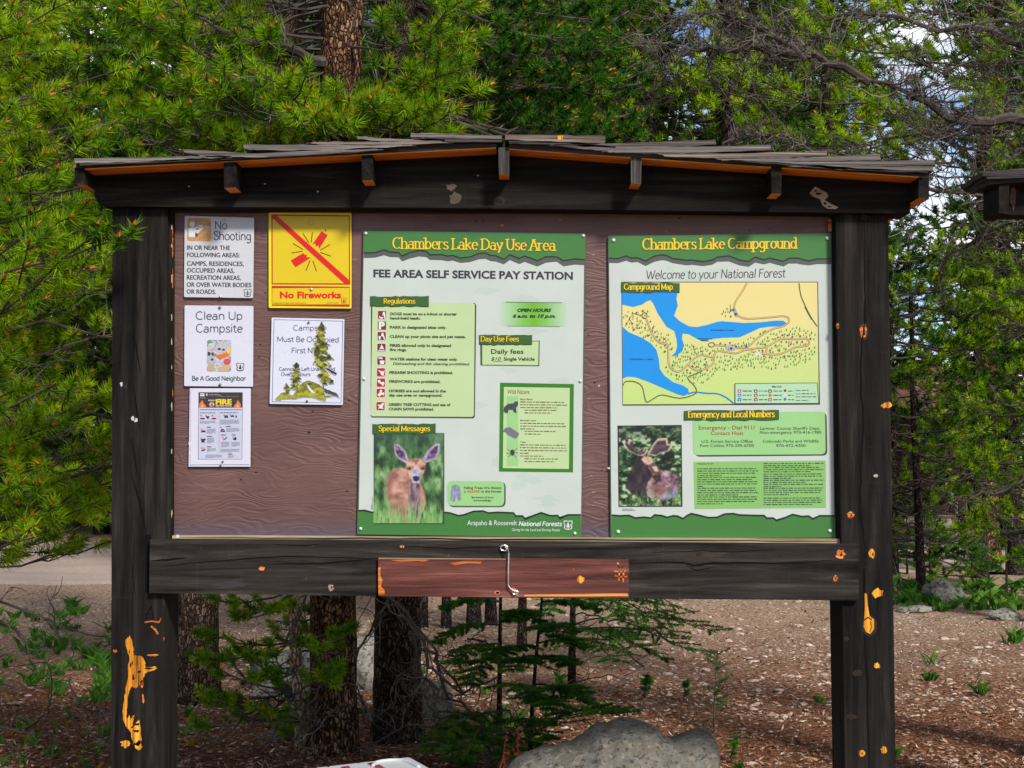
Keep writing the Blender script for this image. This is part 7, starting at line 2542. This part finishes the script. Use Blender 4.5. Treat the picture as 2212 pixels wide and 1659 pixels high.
mb.build('lettering', lid)
mb = MB()
for x, y in ((.42, .03), (.50, .02), (.23, .015), (.06, .02), (.36, .02)):
    c = M4 @ Vector((x, y, Z0 + .001))
    mb.tube([c, c + Vector((0, 0, .004))], .006, BLK, 8)
mb.build('rivets', lid)

# ------------------------------------------------------------------ second notice board whose roof corner shows at the right edge
t = thing('notice_board', Vector((4.6, 6.3, 0)), 'second dark notice board, only its shake roof corner showing at the right edge', 'notice board')
Y2 = 5.6
mb = MB()
mb.prism([(2132, 384), (2168, 382), (2328, 368), (2708, 345), (2708, 360), (2328, 386), (2168, 396), (2136, 398)], Y2, Y2 + .22, M_DECK)
mb.build('roof_deck', t)
mb = MB()
for q in ([(2122, 371), (2228, 362), (2338, 356), (2338, 368), (2228, 376), (2123, 381)], [(2258, 356), (2408, 346), (2528, 340), (2528, 352), (2408, 358), (2260, 366)], [(2130, 382), (2228, 375), (2428, 362), (2428, 368), (2228, 383), (2134, 387)]):
    for k in range(2):
        fr = [P(a + RB.uniform(-8, 8) * (k > 0), b, Y2 - .02) for a, b in q]
        fr = [Vector((p.x, Y2 - .02 + k * .16, p.z)) for p in fr]
        bk = [Vector((p.x, p.y + .15, p.z)) for p in fr]
        n = len(fr)
        mb.add(fr, [tuple(w) for w in tessellate_polygon([fr])], M_SHAKED)
        mb.add(fr + bk, [(i, (i + 1) % n, (i + 1) % n + n, i + n) for i in range(n)], M_SHAKED)
mb.build('shake_roofing', t)
mb = MB()
mb.prism([(2166, 396), (2408, 381), (2708, 362), (2708, 470), (2166, 464)], Y2 + .1, Y2 + .22, M_BEAM)
mb.build('gable_beam', t)
mb = MB()
mb.prism([(2158, 396), (2180, 395), (2180, 463), (2158, 460)], Y2 + .01, Y2 + .2, M_ENDS)
Art(Y2 + .1, DD, mb).poly(blob(2189, 425, 6, 26, 12, .35, 3), M_FLAP, 2)
mb.build('purlin', t)
mb = MB()
mb.prism([(2298, 464), (2418, 464), (2410, 1760), (2290, 1760)], Y2 + .1, Y2 + .3, M_POST)
mb.build('post', t)

# ------------------------------------------------------------------ hut at the end of the path and a white van beyond the pines
hx = P(2040, 1000, 28.5)
t = thing('hut', Vector((hx.x, 29.5, 0)), 'dark brown hut with a small blue sign at the far end of the footpath', 'hut')
M_HUT = flat_wood('dark_brown_boards', [srgb(40, 26, 24), srgb(70, 48, 44)], 'Z', .8, .4, 14)
M_ROOFP = flat_wood('faded_red_roof', [srgb(150, 86, 84), srgb(196, 132, 130)], 'X', .7, .3, 10)
x0, x1 = hx.x - .9, hx.x + 1.5
mb = MB()
mb.box(x0, x1, 28.5, 31.2, -.1, 2.35, M_HUT)
mb.build('wall', t)
mb = MB()
mb.add([(x0 - .3, 28.1, 2.3), (x1 + .3, 28.1, 2.3), (x1 + .3, 29.85, 3.2), (x0 - .3, 29.85, 3.2), (x0 - .3, 31.6, 2.3), (x1 + .3, 31.6, 2.3), (x0 - .3, 28.1, 2.22), (x1 + .3, 28.1, 2.22)], [(0, 1, 2, 3), (3, 2, 5, 4), (6, 7, 1, 0), (0, 3, 4)], M_ROOFP)
mb.build('roof', t)
mb = MB()
mb.box(hx.x + .1, hx.x + 1.0, 28.46, 28.5, 0, 2.05, ink(60, 42, 40))
dr = mb.build('door', t)
c = P(2057, 1069, 28.44)
mb = MB()
mb.box(c.x - .05, c.x + .05, 28.43, 28.46, c.z - .05, c.z + .05, ink(40, 70, 200))
mb.box(c.x - .012, c.x + .012, 28.425, 28.43, c.z - .03, c.z + .03, WHT)
mb.build('sign_plate', t)
mb = MB()
a0 = P(2066, 1066, 27.6); a1 = P(2088, 1065, 27.6)
mb.tube([Vector((a0.x, 27.6, 0)), Vector((a0.x, 27.6, a0.z)), Vector((a1.x, 27.6, a0.z)), Vector((a1.x, 27.6, 0))], .025, M_STEEL, 8)
mb.tube([Vector((a0.x, 27.57, .3)), Vector((a0.x, 27.57, .42))], .03, M_YELLOW, 8)
mb.build('handrail', t)

vx = P(40, 980, 25.5)
t = thing('van', Vector((vx.x - .6, 25.5, 0)), 'white van parked beyond the gravel road, mostly hidden by pine boughs', 'van')
mb = MB()
pr = [(-2.5, .35), (2.2, .35), (2.45, .6), (2.4, 1.05), (1.75, 1.2), (1.2, 1.95), (.9, 2.05), (-2.3, 2.05), (-2.5, 1.8)]
fr = [Vector((vx.x - .6 + a, 24.6, b)) for a, b in pr]
bk = [Vector((p.x, 26.4, p.z)) for p in fr]
n = len(fr)
VP = ink(226, 226, 230, .3)
mb.add(fr, [tuple(q) for q in tessellate_polygon([fr])], VP)
mb.add(bk, [tuple(reversed(q)) for q in tessellate_polygon([bk])], VP)
mb.add(fr + bk, [(i, i + n, (i + 1) % n + n, (i + 1) % n) for i in range(n)], VP)
mb.build('body', t, bevel=.05)
GLASS = ink(30, 36, 42, .1)
for a, b, c_, d in ((-2.1, -.9, 1.2, 1.8), (-.7, .4, 1.2, 1.8), (.55, 1.25, 1.2, 1.78)):
    mb = MB()
    mb.box(vx.x - .6 + a, vx.x - .6 + b, 24.585, 24.6, c_, d, GLASS)
    mb.build('window', t)
for a in (-1.6, 1.5):
    mb = MB()
    mb.tube([Vector((vx.x - .6 + a, 24.56, .34)), Vector((vx.x - .6 + a, 24.8, .34))], .34, ink(28, 28, 30, .8), 20)
    w_ = mb.build('wheel', t)
    mb = MB()
    mb.tube([Vector((vx.x - .6 + a, 24.55, .34)), Vector((vx.x - .6 + a, 24.6, .34))], .19, M_STEEL, 16)
    mb.build('rim', w_)
